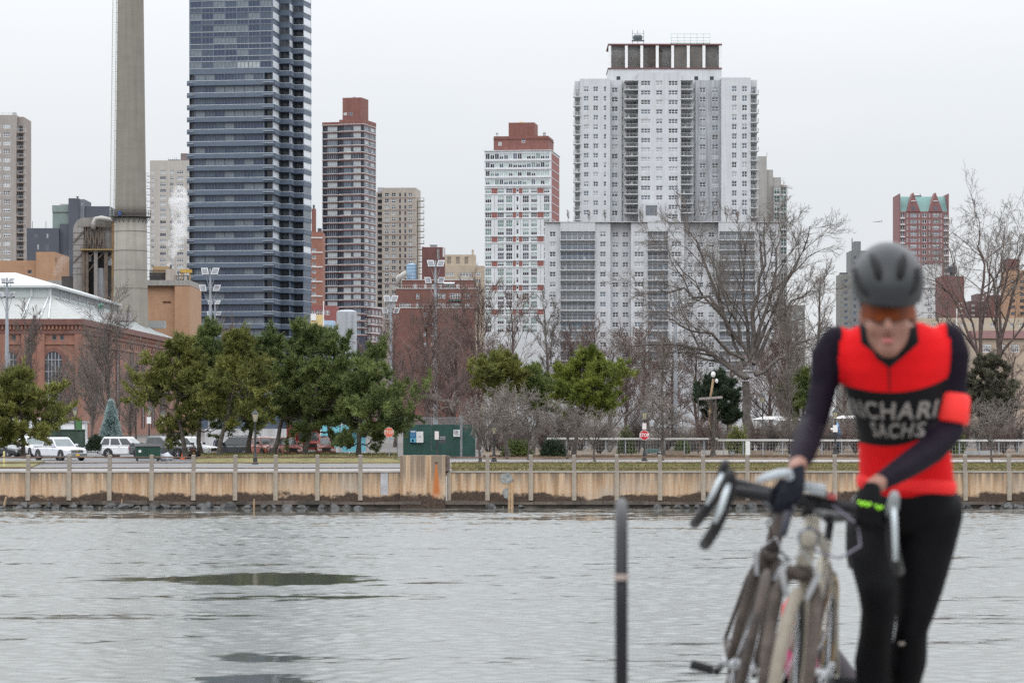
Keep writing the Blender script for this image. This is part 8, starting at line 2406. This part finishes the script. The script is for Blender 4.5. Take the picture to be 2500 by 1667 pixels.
    if light:
        q = MB(); q.lathe([(.022, -.05), (.030, -.03), (.034, 0), (.030, .012)], 20, (.012, .055, .838), axis='y'); q.build('head_lamp', pm('lamp_navy', (.035, .055, .085), .35, .1), t, smooth=True)
        q = MB(); q.lathe([(.001, -.053), (.024, -.0515), (.026, -.048)], 20, (.012, .055, .838), axis='y', cap=False); q.build('lamp_lens', B_FRAME, t, smooth=True)
    for ch in t.children:
        if ch.name.split('.')[0] in ('fork', 'axle', 'brake', 'stem', 'drop_bar', 'brake_hood', 'brake_lever', 'bike_computer', 'red_button', 'brake_cable', 'light_bracket', 'head_lamp', 'lamp_lens') or (ch.name.startswith('wheel') and ch == t.children[0]): ch.rotation_euler = (0, 0, rad(steer))
    return t
b1 = bicycle('muddy cream drop-bar bicycle facing the camera, held by the cyclist in red', wx(1874, 9.05), 9.05, NEAR_Z, -11.5, 7.6, B_FRAME, B_MUD, B_DUST, crank=.5, wide=.068, steer=6.5, barw=.235, tr=.0165)
q = MB(); q.tube([pt(1925, 1152, 8.84), pt(1900, 1156, 8.82), pt(1872, 1164, 8.82), pt(1848, 1173, 8.83)], [.012, .013, .012, .009], 10); q.tube([pt(1925, 1152, 8.84), pt(1935, 1190, 8.92), pt(1945, 1222, 9.0)], .012, 8)
o = q.build('brake_lever', pm('lever_pale', (.30, .33, .36), .45, .08, 8), b1, smooth=True); bpy.context.view_layer.update(); o.matrix_parent_inverse = b1.matrix_world.inverted()
bicycle('second dusty bicycle leaning behind the cream one, its front wheel at the left', wx(1752, 10.45), 10.45, NEAR_Z, -4.2, 14.5, B_MUD2, B_MUD2, B_MUD2, crank=0.05, light=False, extras=False, wide=.046, tr=.015)

# ---- the cyclist
SKIN = pm('skin', (.215, .105, .076), .55, .08, 12, spec=.35)
SLEEVE = pm('sleeve_fabric', (.0062, .0038, .0085), .7, .1, 20, spec=.08, col2=(.0095, .0062, .0128))
TIGHTS = pm('tights_fabric', (.0035, .0035, .0045), .65, .15, 20, spec=.08)
RED = pm('jersey_red', (.62, .012, .014), .7, .05, 8, spec=.25)
BLACKF = pm('jersey_black', (.008, .008, .009), .75, .1, 20, spec=.2)
def jersey_material():
    m = bpy.data.materials.new('jersey'); m.use_nodes = True; nt = m.node_tree; b = nt.nodes['Principled BSDF']
    b.inputs['Roughness'].default_value = .8; b.inputs['Specular IOR Level'].default_value = .1
    tc = nd(nt, 'ShaderNodeTexCoord'); sx = nd(nt, 'ShaderNodeSeparateXYZ'); nt.links.new(tc.outputs['Object'], sx.inputs['Vector'])
    def mth(op, a, c=None):
        n = nd(nt, 'ShaderNodeMath', operation=op)
        for i, x in enumerate((a, c)):
            if x is None: continue
            if isinstance(x, (int, float)): n.inputs[i].default_value = x
            else: nt.links.new(x, n.inputs[i])
        return n.outputs[0]
    Yc = 9.32
    u = mth('SUBTRACT', sx.outputs['X'], wx(2171, Yc)); z = sx.outputs['Z']; u2 = mth('MULTIPLY', u, u)
    top = mth('ADD', mth('MULTIPLY', u2, 1.35), wz(958, Yc)); bot = mth('ADD', mth('MULTIPLY', u2, 2.2), wz(1090, Yc))
    band = mth('MULTIPLY', mth('LESS_THAN', z, top), mth('GREATER_THAN', z, bot))
    vee = mth('GREATER_THAN', z, mth('ADD', mth('MULTIPLY', mth('ABSOLUTE', u), .85), wz(897, Yc)))
    near = mth('LESS_THAN', mth('ABSOLUTE', u), .088)
    blk = mth('MAXIMUM', band, mth('MULTIPLY', vee, near))
    nz = nd(nt, 'ShaderNodeTexNoise'); nz.inputs['Scale'].default_value = 40
    nt.links.new(tc.outputs['Object'], nz.inputs['Vector'])
    rp = nd(nt, 'ShaderNodeValToRGB'); rp.color_ramp.elements[0].color = (.44, .005, .007, 1); rp.color_ramp.elements[1].color = (.58, .007, .010, 1); nt.links.new(nz.outputs['Fac'], rp.inputs['Fac'])
    mx = nd(nt, 'ShaderNodeMixRGB'); nt.links.new(blk, mx.inputs['Fac']); nt.links.new(rp.outputs['Color'], mx.inputs['Color1']); mx.inputs['Color2'].default_value = (.007, .007, .008, 1)
    nt.links.new(mx.outputs['Color'], b.inputs['Base Color'])
    return m
cy = thing('person', 'cyclist in red and black jersey, grey helmet and orange glasses, pushing the cream bicycle', 'person', (wx(2215, 9.6), 9.6, NEAR_Z))
base = cy.location
q = MB()
BONES = []      # (a, b, ra, rb, kind)
def limb(pts, kind, n=16):
    P_ = [pt(*p[:3]) for p in pts]; r = [p[3] for p in pts]
    q.tube(P_, r, n)
    for i in range(len(P_)):
        q.ball(P_[i], r[i], 14, 8)
        if i: BONES.append((P_[i - 1], P_[i], r[i - 1], r[i], kind))
# torso rings: px, py, Y, half width px, half depth m
rings = []
TOR = [(2206, 1300, 9.62, 92, .115), (2212, 1270, 9.62, 116, .145), (2214, 1235, 9.60, 122, .155), (2213, 1180, 9.57, 115, .148), (2210, 1120, 9.54, 112, .148), (2203, 1060, 9.50, 107, .150), (2192, 1000, 9.46, 110, .150), (2183, 950, 9.43, 120, .145), (2181, 905, 9.41, 132, .138), (2182, 860, 9.40, 138, .122), (2183, 825, 9.40, 130, .100), (2182, 802, 9.40, 104, .078), (2180, 786, 9.39, 66, .060)]
for px, py, Y, hwp, hd in TOR:
    c = pt(px, py, Y); hw_ = hwp / FPX * Y
    rings.append([(c.x + hw_ * math.copysign(abs(math.cos(a)) ** .85, math.cos(a)), c.y + hd * math.copysign(abs(math.sin(a)) ** .9, math.sin(a)), c.z) for a in np.linspace(0, 2 * PI, 28, False)])
q.loft(rings)
for (a, b_) in zip(TOR, TOR[1:]): BONES.append((pt(*a[:3]), pt(*b_[:3]), a[3] / FPX * a[2], b_[3] / FPX * b_[2], 'legs' if a[1] > 1185 else 'torso'))
limb([(2180, 850, 9.42, .062), (2175, 812, 9.36, .058), (2170, 775, 9.28, .056)], 'skin')
# arms
limb([(2042, 838, 9.42, .056), (2022, 872, 9.42, .056), (2010, 945, 9.40, .043), (1998, 1000, 9.37, .041), (1982, 1042, 9.33, .042), (1970, 1072, 9.20, .045), (1960, 1105, 9.06, .040), (1950, 1132, 8.97, .030)], 'arm')
limb([(1950, 1132, 8.97, .029), (1944, 1148, 8.92, .026)], 'skin')
limb([(2312, 832, 9.42, .058), (2326, 868, 9.42, .056), (2323, 940, 9.42, .049), (2320, 1000, 9.41, .047), (2316, 1052, 9.40, .046), (2275, 1096, 9.32, .046), (2225, 1130, 9.22, .042), (2180, 1158, 9.12, .035), (2150, 1176, 9.07, .029)], 'arm')
limb([(2150, 1176, 9.07, .028), (2128, 1190, 9.03, .026)], 'skin')
# legs
limb([(2152, 1245, 9.60, .098), (2126, 1310, 9.53, .072), (2130, 1375, 9.47, .069), (2144, 1440, 9.42, .064), (2146, 1490, 9.45, .057), (2139, 1555, 9.53, .055), (2131, 1618, 9.60, .061), (2131, 1690, 9.64, .050), (2134, 1790, 9.68, .034), (2136, 1880, 9.70, .031)], 'legs')
limb([(2272, 1250, 9.60, .105), (2256, 1345, 9.60, .095), (2246, 1430, 9.58, .076), (2236, 1490, 9.57, .062), (2226, 1535, 9.57, .052), (2222, 1575, 9.62, .056), (2218, 1612, 9.66, .060), (2208, 1675, 9.71, .050), (2205, 1790, 9.78, .034), (2202, 1880, 9.82, .031)], 'legs')
# head: skull tipped forward, face, nose, chin, ears
hc = pt(2168, 722, 9.22)
q.ball(hc, (.078, .100, .112), 20, 14); BONES.append((hc, hc + Vector((0, -.02, -.05)), .09, .09, 'skin'))
q.ball(pt(2168, 800, 9.20), (.066, .075, .088), 18, 12); q.ball(pt(2169, 848, 9.165), (.037, .040, .034), 14, 10)
q.tube([pt(2168, 770, 9.115), pt(2168, 802, 9.085), pt(2168, 812, 9.105)], [.010, .016, .014], 10); q.ball(pt(2161, 808, 9.11), .010, 8, 6); q.ball(pt(2175, 808, 9.11), .010, 8, 6)
for px in (2132, 2204): q.ball(pt(px, 800, 9.155), (.022, .024, .026), 10, 8)
for px, s in ((2104, -1), (2232, 1)): q.ball(pt(px, 772, 9.25), (.011, .022, .032), 10, 8)
for a, b_ in (((2168, 800, 9.2), (2169, 852, 9.16)), ((2168, 770, 9.11), (2168, 812, 9.1)), ((2110, 772, 9.24), (2100, 772, 9.25)), ((2226, 772, 9.24), (2236, 772, 9.25))): BONES.append((pt(*a), pt(*b_), .07, .05, 'skin'))
me = remeshed(q, .0095, 5, 'body')
MI = {'skin': 0, 'torso': 1, 'arm': 2, 'legs': 3}
for m in (SKIN, jersey_material(), SLEEVE, TIGHTS): me.materials.append(m)
nF = len(me.polygons); fc = np.empty(nF * 3, np.float32); me.polygons.foreach_get('center', fc); fc = fc.reshape(-1, 3)
best = np.full(nF, 1e9); mi = np.zeros(nF, np.int32)
for a, b_, ra, rb_, kd in BONES:
    a, b_ = np.array(a), np.array(b_); ab = b_ - a
    tt = np.clip(((fc - a) @ ab) / max(ab @ ab, 1e-9), 0, 1)
    d = np.linalg.norm(fc - (a + tt[:, None] * ab), axis=1) - (ra + (rb_ - ra) * tt)
    k = d < best; best[k] = d[k]; mi[k] = MI[kd]
# the torso surface is an ellipse, so pull torso faces back where they face the chest between the armpits
chest = (np.abs(fc[:, 0] - wx(2182, 9.3)) < .150) & (fc[:, 2] < wz(792, 9.3)) & (fc[:, 2] > wz(1186, 9.5)) & (mi == 2) & (fc[:, 1] > 9.31) & (fc[:, 2] > wz(930, 9.4))
mi[chest] = 1
neck = (mi == 1) & (fc[:, 2] > wz(797, 9.3)) & (np.abs(fc[:, 0] - wx(2176, 9.3)) < .075); mi[neck] = 0
me.polygons.foreach_set('material_index', mi)
body = link('body', me); body.parent = cy; body.location = -base
def sub(name, q_, m, smooth=True, parent=None, mesh=None):
    o = link(name, mesh or q_.mesh(name, m, smooth)); o.parent = parent or cy
    if parent is None: o.location = -base
    return o
# shoes
for px, Y, yy in ((2136, 9.70, 0), (2202, 9.82, 0)):
    c = pt(px, 1900, Y); c.z = NEAR_Z
    s = MB(); s.loft([[(c.x + w * math.cos(a), c.y + dy, NEAR_Z + zc_ + h * math.sin(a)) for a in np.linspace(0, 2 * PI, 12, False)] for dy, w, h, zc_ in ((.07, .02, .03, .045), (.05, .036, .05, .055), (-.02, .04, .055, .06), (-.09, .046, .036, .04), (-.16, .042, .026, .03), (-.20, .02, .014, .024))])
    sub('shoe', s, pm('shoe_black', (.02, .02, .022), .5, .1, 10))
# mouth, lips and eyes behind the glasses
s = MB(); s.ball(pt(2168, 832, 9.118), (.020, .008, .009), 12, 8); sub('lips', s, pm('lips', (.30, .085, .080), .5, .05))
for px in (2142, 2194):
    s = MB(); s.ball(pt(px, 757, 9.135), (.013, .012, .010), 10, 8); sub('eye', s, pm('eye_white', (.55, .52, .50), .3))
    s = MB(); s.ball(pt(px, 758, 9.123), (.005, .003, .005), 8, 6); sub('iris', s, pm('iris', (.05, .035, .025), .2))
# glasses: one wrapped orange shield with a dark frame
LENS = pm('orange_lens', (.21, .040, .003), .4, .2, 9, spec=.12, col2=(.05, .010, .002))
s = MB(); n = 18
for i in range(n):
    f0, f1 = i / n * 2 - 1, (i + 1) / n * 2 - 1
    P4 = [pt(2168 + 66 * f, py + 3 * f * f, 9.098 + .105 * f * f) for f, py in ((f0, 783 - 12 * abs(f0) ** 3 - 8 * (abs(f0) < .2)), (f1, 783 - 12 * abs(f1) ** 3 - 8 * (abs(f1) < .2)), (f1, 735), (f0, 735))]
    s.face(P4); s.face([p + Vector((0, .003, 0)) for p in P4[::-1]])
gl = sub('glasses', s, LENS)
s = MB(); s.tube([pt(2168 + 67 * f, 733 + 3 * f * f, 9.096 + .105 * f * f) for f in np.linspace(-1, 1, 15)], .0045, 6)
for sg in (-1, 1): s.tube([pt(2168 + sg * 67, 736, 9.20), pt(2168 + sg * 66, 745, 9.27)], .004, 6)
sub('glasses_frame', s, B_BLK)
# helmet: shell with vents, rim, straps
HEL = pm('helmet_grey', (.014, .016, .019), .42, .08, 7, spec=.35)
hcx = pt(2168, 690, 9.20)
rx, ry, rz = .110, .145, .124
s = MB(); nu, nv = 48, 20
def helm(a, v, k=1.0):
    """a around, v 0 rim .. 1 crown"""
    th = PI / 2 * (1 - v) * 1.22
    sn = math.sin(min(th, PI / 2)) * (1 if th <= PI / 2 else 1 - (th - PI / 2) * .22)
    return Vector((hcx.x + rx * k * sn * math.cos(a), hcx.y + ry * k * sn * math.sin(a), hcx.z + rz * k * math.cos(th) + .040 * math.sin(a) * (1 - v) * (1 if a > PI else .4)))
rg_ = [[helm(2 * PI * j / nu, i / nv * .995) for j in range(nu)] for i in range(nv + 1)]
rg_ = [[helm(2 * PI * j / nu, 0, .90) for j in range(nu)]] + rg_
s.loft(rg_); shell = sub('helmet', s, HEL)
VENT = pm('vent_black', (.006, .006, .007), .9, .1)
def vent(pts_, w):
    """recess-like slot that follows the shell"""
    from mathutils import Vector as V_
    s = MB(); L_ = []
    for (px, py) in pts_:
        x = wx(px, 9.1); z = wz(py, 9.1)
        # point on the front of the shell ellipsoid
        ex, ez = (x - hcx.x) / rx, (z - hcx.z) / rz
        yy = hcx.y - ry * math.sqrt(max(.02, 1 - ex * ex - ez * ez)) + .001
        L_.append(Vector((x, yy, z)))
    m_ = len(L_)
    s.tube(L_, [w * (.45 + .55 * math.sin(PI * (i + .4) / (m_ - .2))) for i in range(m_)], 8)
    return sub('vent', s, VENT, parent=None)
vent([(2130, 622), (2134, 642), (2139, 662), (2142, 682)], .014)
vent([(2206, 624), (2202, 642), (2197, 662), (2194, 680)], .014)
vent([(2092, 655), (2096, 682), (2106, 704), (2122, 720)], .012)
vent([(2244, 655), (2240, 682), (2230, 704), (2214, 720)], .012)
vent([(2122, 724), (2142, 734), (2168, 738), (2194, 734), (2214, 724)], .008)
# arm band
s = MB(); A_, B_2 = pt(2324, 962, 9.42), pt(2317, 1034, 9.41)
s.tube([A_, A_ + (B_2 - A_) * .1, A_ + (B_2 - A_) * .9, B_2], [.052, .059, .061, .054], 24); sub('arm_band', s, pm('band_red', (.66, .013, .010), .7, .05, 8))
# hem and collar
s = MB(); n = 36
hem = [pt(2213, 1183 + 0, 9.57)] 
c = hem[0]; hw_ = 117 / FPX * 9.57
ringh = lambda k, dz: [(c.x + hw_ * k * math.copysign(abs(math.cos(a)) ** .85, math.cos(a)), c.y + .152 * k * math.copysign(abs(math.sin(a)) ** .9, math.sin(a)), c.z + dz - .010 * math.cos(a)) for a in np.linspace(0, 2 * PI, n, False)]
s.loft([ringh(1.005, .022), ringh(1.03, .012), ringh(1.03, -.012), ringh(.98, -.02)], cap=False); sub('hem', s, RED)
s = MB(); s.tube([pt(2120, 812, 9.335), pt(2126, 842, 9.30), pt(2146, 872, 9.285), pt(2170, 893, 9.28), pt(2196, 872, 9.285), pt(2218, 842, 9.30), pt(2226, 812, 9.335), pt(2216, 795, 9.40), pt(2180, 786, 9.45), pt(2136, 795, 9.40)], .010, 8, closed=True); sub('collar', s, BLACKF)
# lettering wrapped round the chest
from mathutils.bvhtree import BVHTree
bv = BVHTree.FromPolygons([v.co for v in me.vertices], [p.vertices for p, m_ in zip(me.polygons, mi) if m_ == 1])
def wrap_text(txt, size, pyc, pxc, sp):
    tm = text_mesh(txt, size, pm('jersey_letter', (.19, .175, .165), .85, .08), 0, .0015, sp)
    ax = Vector((wx(pxc, 9.46), 9.46, 0)); zc_ = wz(pyc, 9.32); R0 = .15
    bad = 0
    for v in tm.vertices:
        u, z = v.co.x, v.co.y
        th = u / R0; z = zc_ + z - .035 * (math.cos(th) - 1) * 0 - .9 * (u * u) * -.55
        d = Vector((math.sin(th), -math.cos(th), 0)); o_ = Vector((ax.x, ax.y, z)) + d * .6
        h = bv.ray_cast(o_, -d, .6)
        v.co = (h[0] + d * .004) if h[0] is not None and (h[0] - Vector((ax.x, ax.y, z))).length < .235 else Vector((ax.x, ax.y, z)) + d * .15
    o = sub('lettering', None, None, mesh=tm)
wrap_text('RICHARD', .074, 1006, 2166, 1.12)
wrap_text('SACHS', .062, 1053, 2172, 1.15)
s = MB(); s.ball(pt(2222, 914, 9.285), (.018, .004, .007), 12, 6); sub('chest_emblem', s, pm('emblem_dark_red', (.22, .01, .012), .7))
s = MB(); s.tube([pt(2171, 900, 9.272), pt(2172, 955, 9.275)], .0022, 6); sub('zip', s, BLACKF)
s = MB(); s.ball(pt(2201, 1570, 9.52), (.011, .004, .006), 10, 6); sub('tights_emblem', s, pm('emblem_grey', (.20, .17, .15), .6))
# knee warmer tone on the near thigh
# gloves with fingers: frames give across (knuckle line), forward and back-of-hand directions
def glove(name, wrist, across, fwd, back, mats, grip, mir=1, pads=False):
    ax, fw, bk_ = Vector(across).normalized(), Vector(fwd).normalized(), Vector(back).normalized()
    W_ = Vector(wrist)
    def at(x, y, z): return W_ + ax * x * mir + fw * y + bk_ * z
    g_ = MB()
    # palm as a flattened loft from wrist to knuckles
    rr_ = []
    for y, w, h in ((-.015, .026, .022), (.01, .030, .021), (.04, .038, .019), (.07, .042, .017), (.085, .040, .014)):
        rr_.append([at(w * math.cos(a), y, h * math.sin(a)) for a in np.linspace(0, 2 * PI, 16, False)])
    g_.loft(rr_)
    for i, (x, L_) in enumerate(((-.030, .92), (-.010, 1.04), (.011, 1.0), (.030, .82))):
        p0 = at(x, .078, .004); p1 = at(x * 1.05, .078 + .034 * L_ * math.cos(grip * .4), .004 - .034 * L_ * math.sin(grip * .4) ); 
        p2 = p1 + (fw * math.cos(grip * 1.25) - bk_ * math.sin(grip * 1.25)) * .027 * L_; p3 = p2 + (fw * math.cos(grip * 2.1) - bk_ * math.sin(grip * 2.1)) * .024 * L_
        g_.tube([p0, p1, p2, p3], [.0105, .0100, .0092, .0082], 10)
        for p, r in ((p0, .0108), (p1, .0102), (p2, .0095), (p3, .0082)): g_.ball(p, r, 8, 6)
    t0 = at(-.030, .018, -.004); t1 = at(-.052, .045, -.016); t2 = at(-.048, .070, -.036); t3 = at(-.030, .086, -.050)
    g_.tube([t0, t1, t2, t3], [.016, .013, .0115, .009], 10); g_.ball(t3, .009, 8, 6); g_.ball(t1, .0132, 8, 6)
    me_ = remeshed(g_, .0042, 3, name); me_.materials.append(mats)
    o = sub(name, None, None, mesh=me_)
    if pads:
        for x0, x1, y0 in ((-.036, -.012, .060), (.0, .040, .056)):
            p_ = MB()
            k = 3 if x1 - x0 < .03 else 5
            for i in range(k): p_.ball(at(x0 + (x1 - x0) * (i + .5) / k, y0 + .006 * (i % 2) + .004, .0165), (.0060, .0105, .0050) if abs(ax.x) > .5 else .006, 8, 6)
            pm_o = sub('knuckle_pad', p_, pm('pad_green', (.26, .62, .02), .5, .1, 20))
    return o
GLV = pm('glove_black', (.005, .005, .006), .8, .15, 25, spec=.08); GLVN = pm('glove_navy', (.007, .008, .013), .75, .15, 25, spec=.1)
glove('glove', pt(1942, 1152, 8.90), (.94, -.10, .30), (-.22, -.62, -.72), (.30, -.74, .58), GLVN, 1.0, 1)
glove('glove', pt(2128, 1194, 8.98), (.95, .10, -.16), (-.12, -.50, -.82), (.05, -.86, .50), GLV, 1.1, -1, pads=True)
# cuff lever near the right hand (grey lever of the second bicycle's bar reaching out to the left)
# ---- the person crouching behind
kp = thing('person', 'person crouching behind the bicycles in dark jacket, magenta shirt and red cap', 'person', (wx(1962, 12.6), 12.6, 4.6))
kb = kp.location
def kpt(px, py, Y): return pt(px, py, Y)
q = MB(); BONES = []
limb([(1962, 1700, 12.75, .15), (1960, 1650, 12.62, .15), (1958, 1610, 12.5, .155), (1958, 1585, 12.45, .12)], 'torso')
limb([(1957, 1575, 12.42, .06), (1955, 1552, 12.36, .056)], 'skin')
limb([(1912, 1598, 12.45, .062), (1880, 1650, 12.35, .05), (1872, 1700, 12.2, .042), (1900, 1735, 12.0, .034)], 'torso')
limb([(2006, 1590, 12.45, .066), (2040, 1625, 12.4, .056), (2085, 1680, 12.35, .05), (2070, 1740, 12.2, .04), (2050, 1770, 12.1, .034)], 'torso')
for s_, x0 in ((-1, 1925), (1, 1998)):
    limb([(1962 + s_ * 22, 1720, 12.8, .10), (x0 + s_ * 20, 1705, 12.4, .078), (x0 + s_ * 26, 1718, 12.28, .066), (x0 + s_ * 22, 1800, 12.6, .055), (x0 + s_ * 20, 1895, 12.72, .042)], 'legs')
    q.ball(Vector((wx(x0 + s_ * 20, 12.62), 12.60, 4.645)), (.045, .12, .045), 12, 8)
q.ball(kpt(1954, 1530, 12.33), (.075, .095, .115), 16, 12); q.ball(kpt(1953, 1548, 12.27), (.058, .06, .07), 14, 10); q.ball(kpt(1953, 1545, 12.205), (.013, .016, .018), 8, 6)
BONES.append((kpt(1954, 1520, 12.33), kpt(1953, 1556, 12.28), .08, .06, 'skin'))
me2 = remeshed(q, .014, 4, 'body')
for m in (SKIN, pm('jacket_dark', (.028, .022, .028), .75, .15, 10), TIGHTS): me2.materials.append(m)
n2 = len(me2.polygons); fc = np.empty(n2 * 3, np.float32); me2.polygons.foreach_get('center', fc); fc = fc.reshape(-1, 3); best = np.full(n2, 1e9); mi = np.zeros(n2, np.int32)
for a, b_, ra, rb_, kd in BONES:
    a, b_ = np.array(a), np.array(b_); ab = b_ - a; tt = np.clip(((fc - a) @ ab) / max(ab @ ab, 1e-9), 0, 1)
    d = np.linalg.norm(fc - (a + tt[:, None] * ab), axis=1) - (ra + (rb_ - ra) * tt); k = d < best; best[k] = d[k]; mi[k] = {'skin': 0, 'torso': 1, 'legs': 2}[kd]
me2.polygons.foreach_set('material_index', mi)
o = link('body', me2); o.parent = kp; o.location = -kb
def ksub(name, q_, m):
    o = link(name, q_.mesh(name, m, True)); o.parent = kp; o.location = -kb
s = MB(); c = kpt(1956, 1520, 12.33)
s.loft([[(c.x + r * math.cos(a), c.y + r * 1.15 * math.sin(a), c.z + z) for a in np.linspace(0, 2 * PI, 18, False)] for r, z in ((.080, .0), (.083, .03), (.078, .07), (.055, .105), (.01, .122))]); s.loft([[(c.x + w, c.y - .07 - dy, c.z + .004 + z) for w, z in ((-.06 * k, 0), (.06 * k, 0), (.06 * k, .01), (-.06 * k, .01))] for dy, k in ((0, 1), (.04, .95), (.075, .6))]); ksub('cap', s, pm('cap_red', (.45, .02, .03), .7, .1))
s = MB(); s.ball(kpt(1955, 1618, 12.36), (.075, .05, .10), 14, 10); ksub('shirt_front', s, pm('magenta_shirt', (.30, .012, .085), .7, .1, 10))
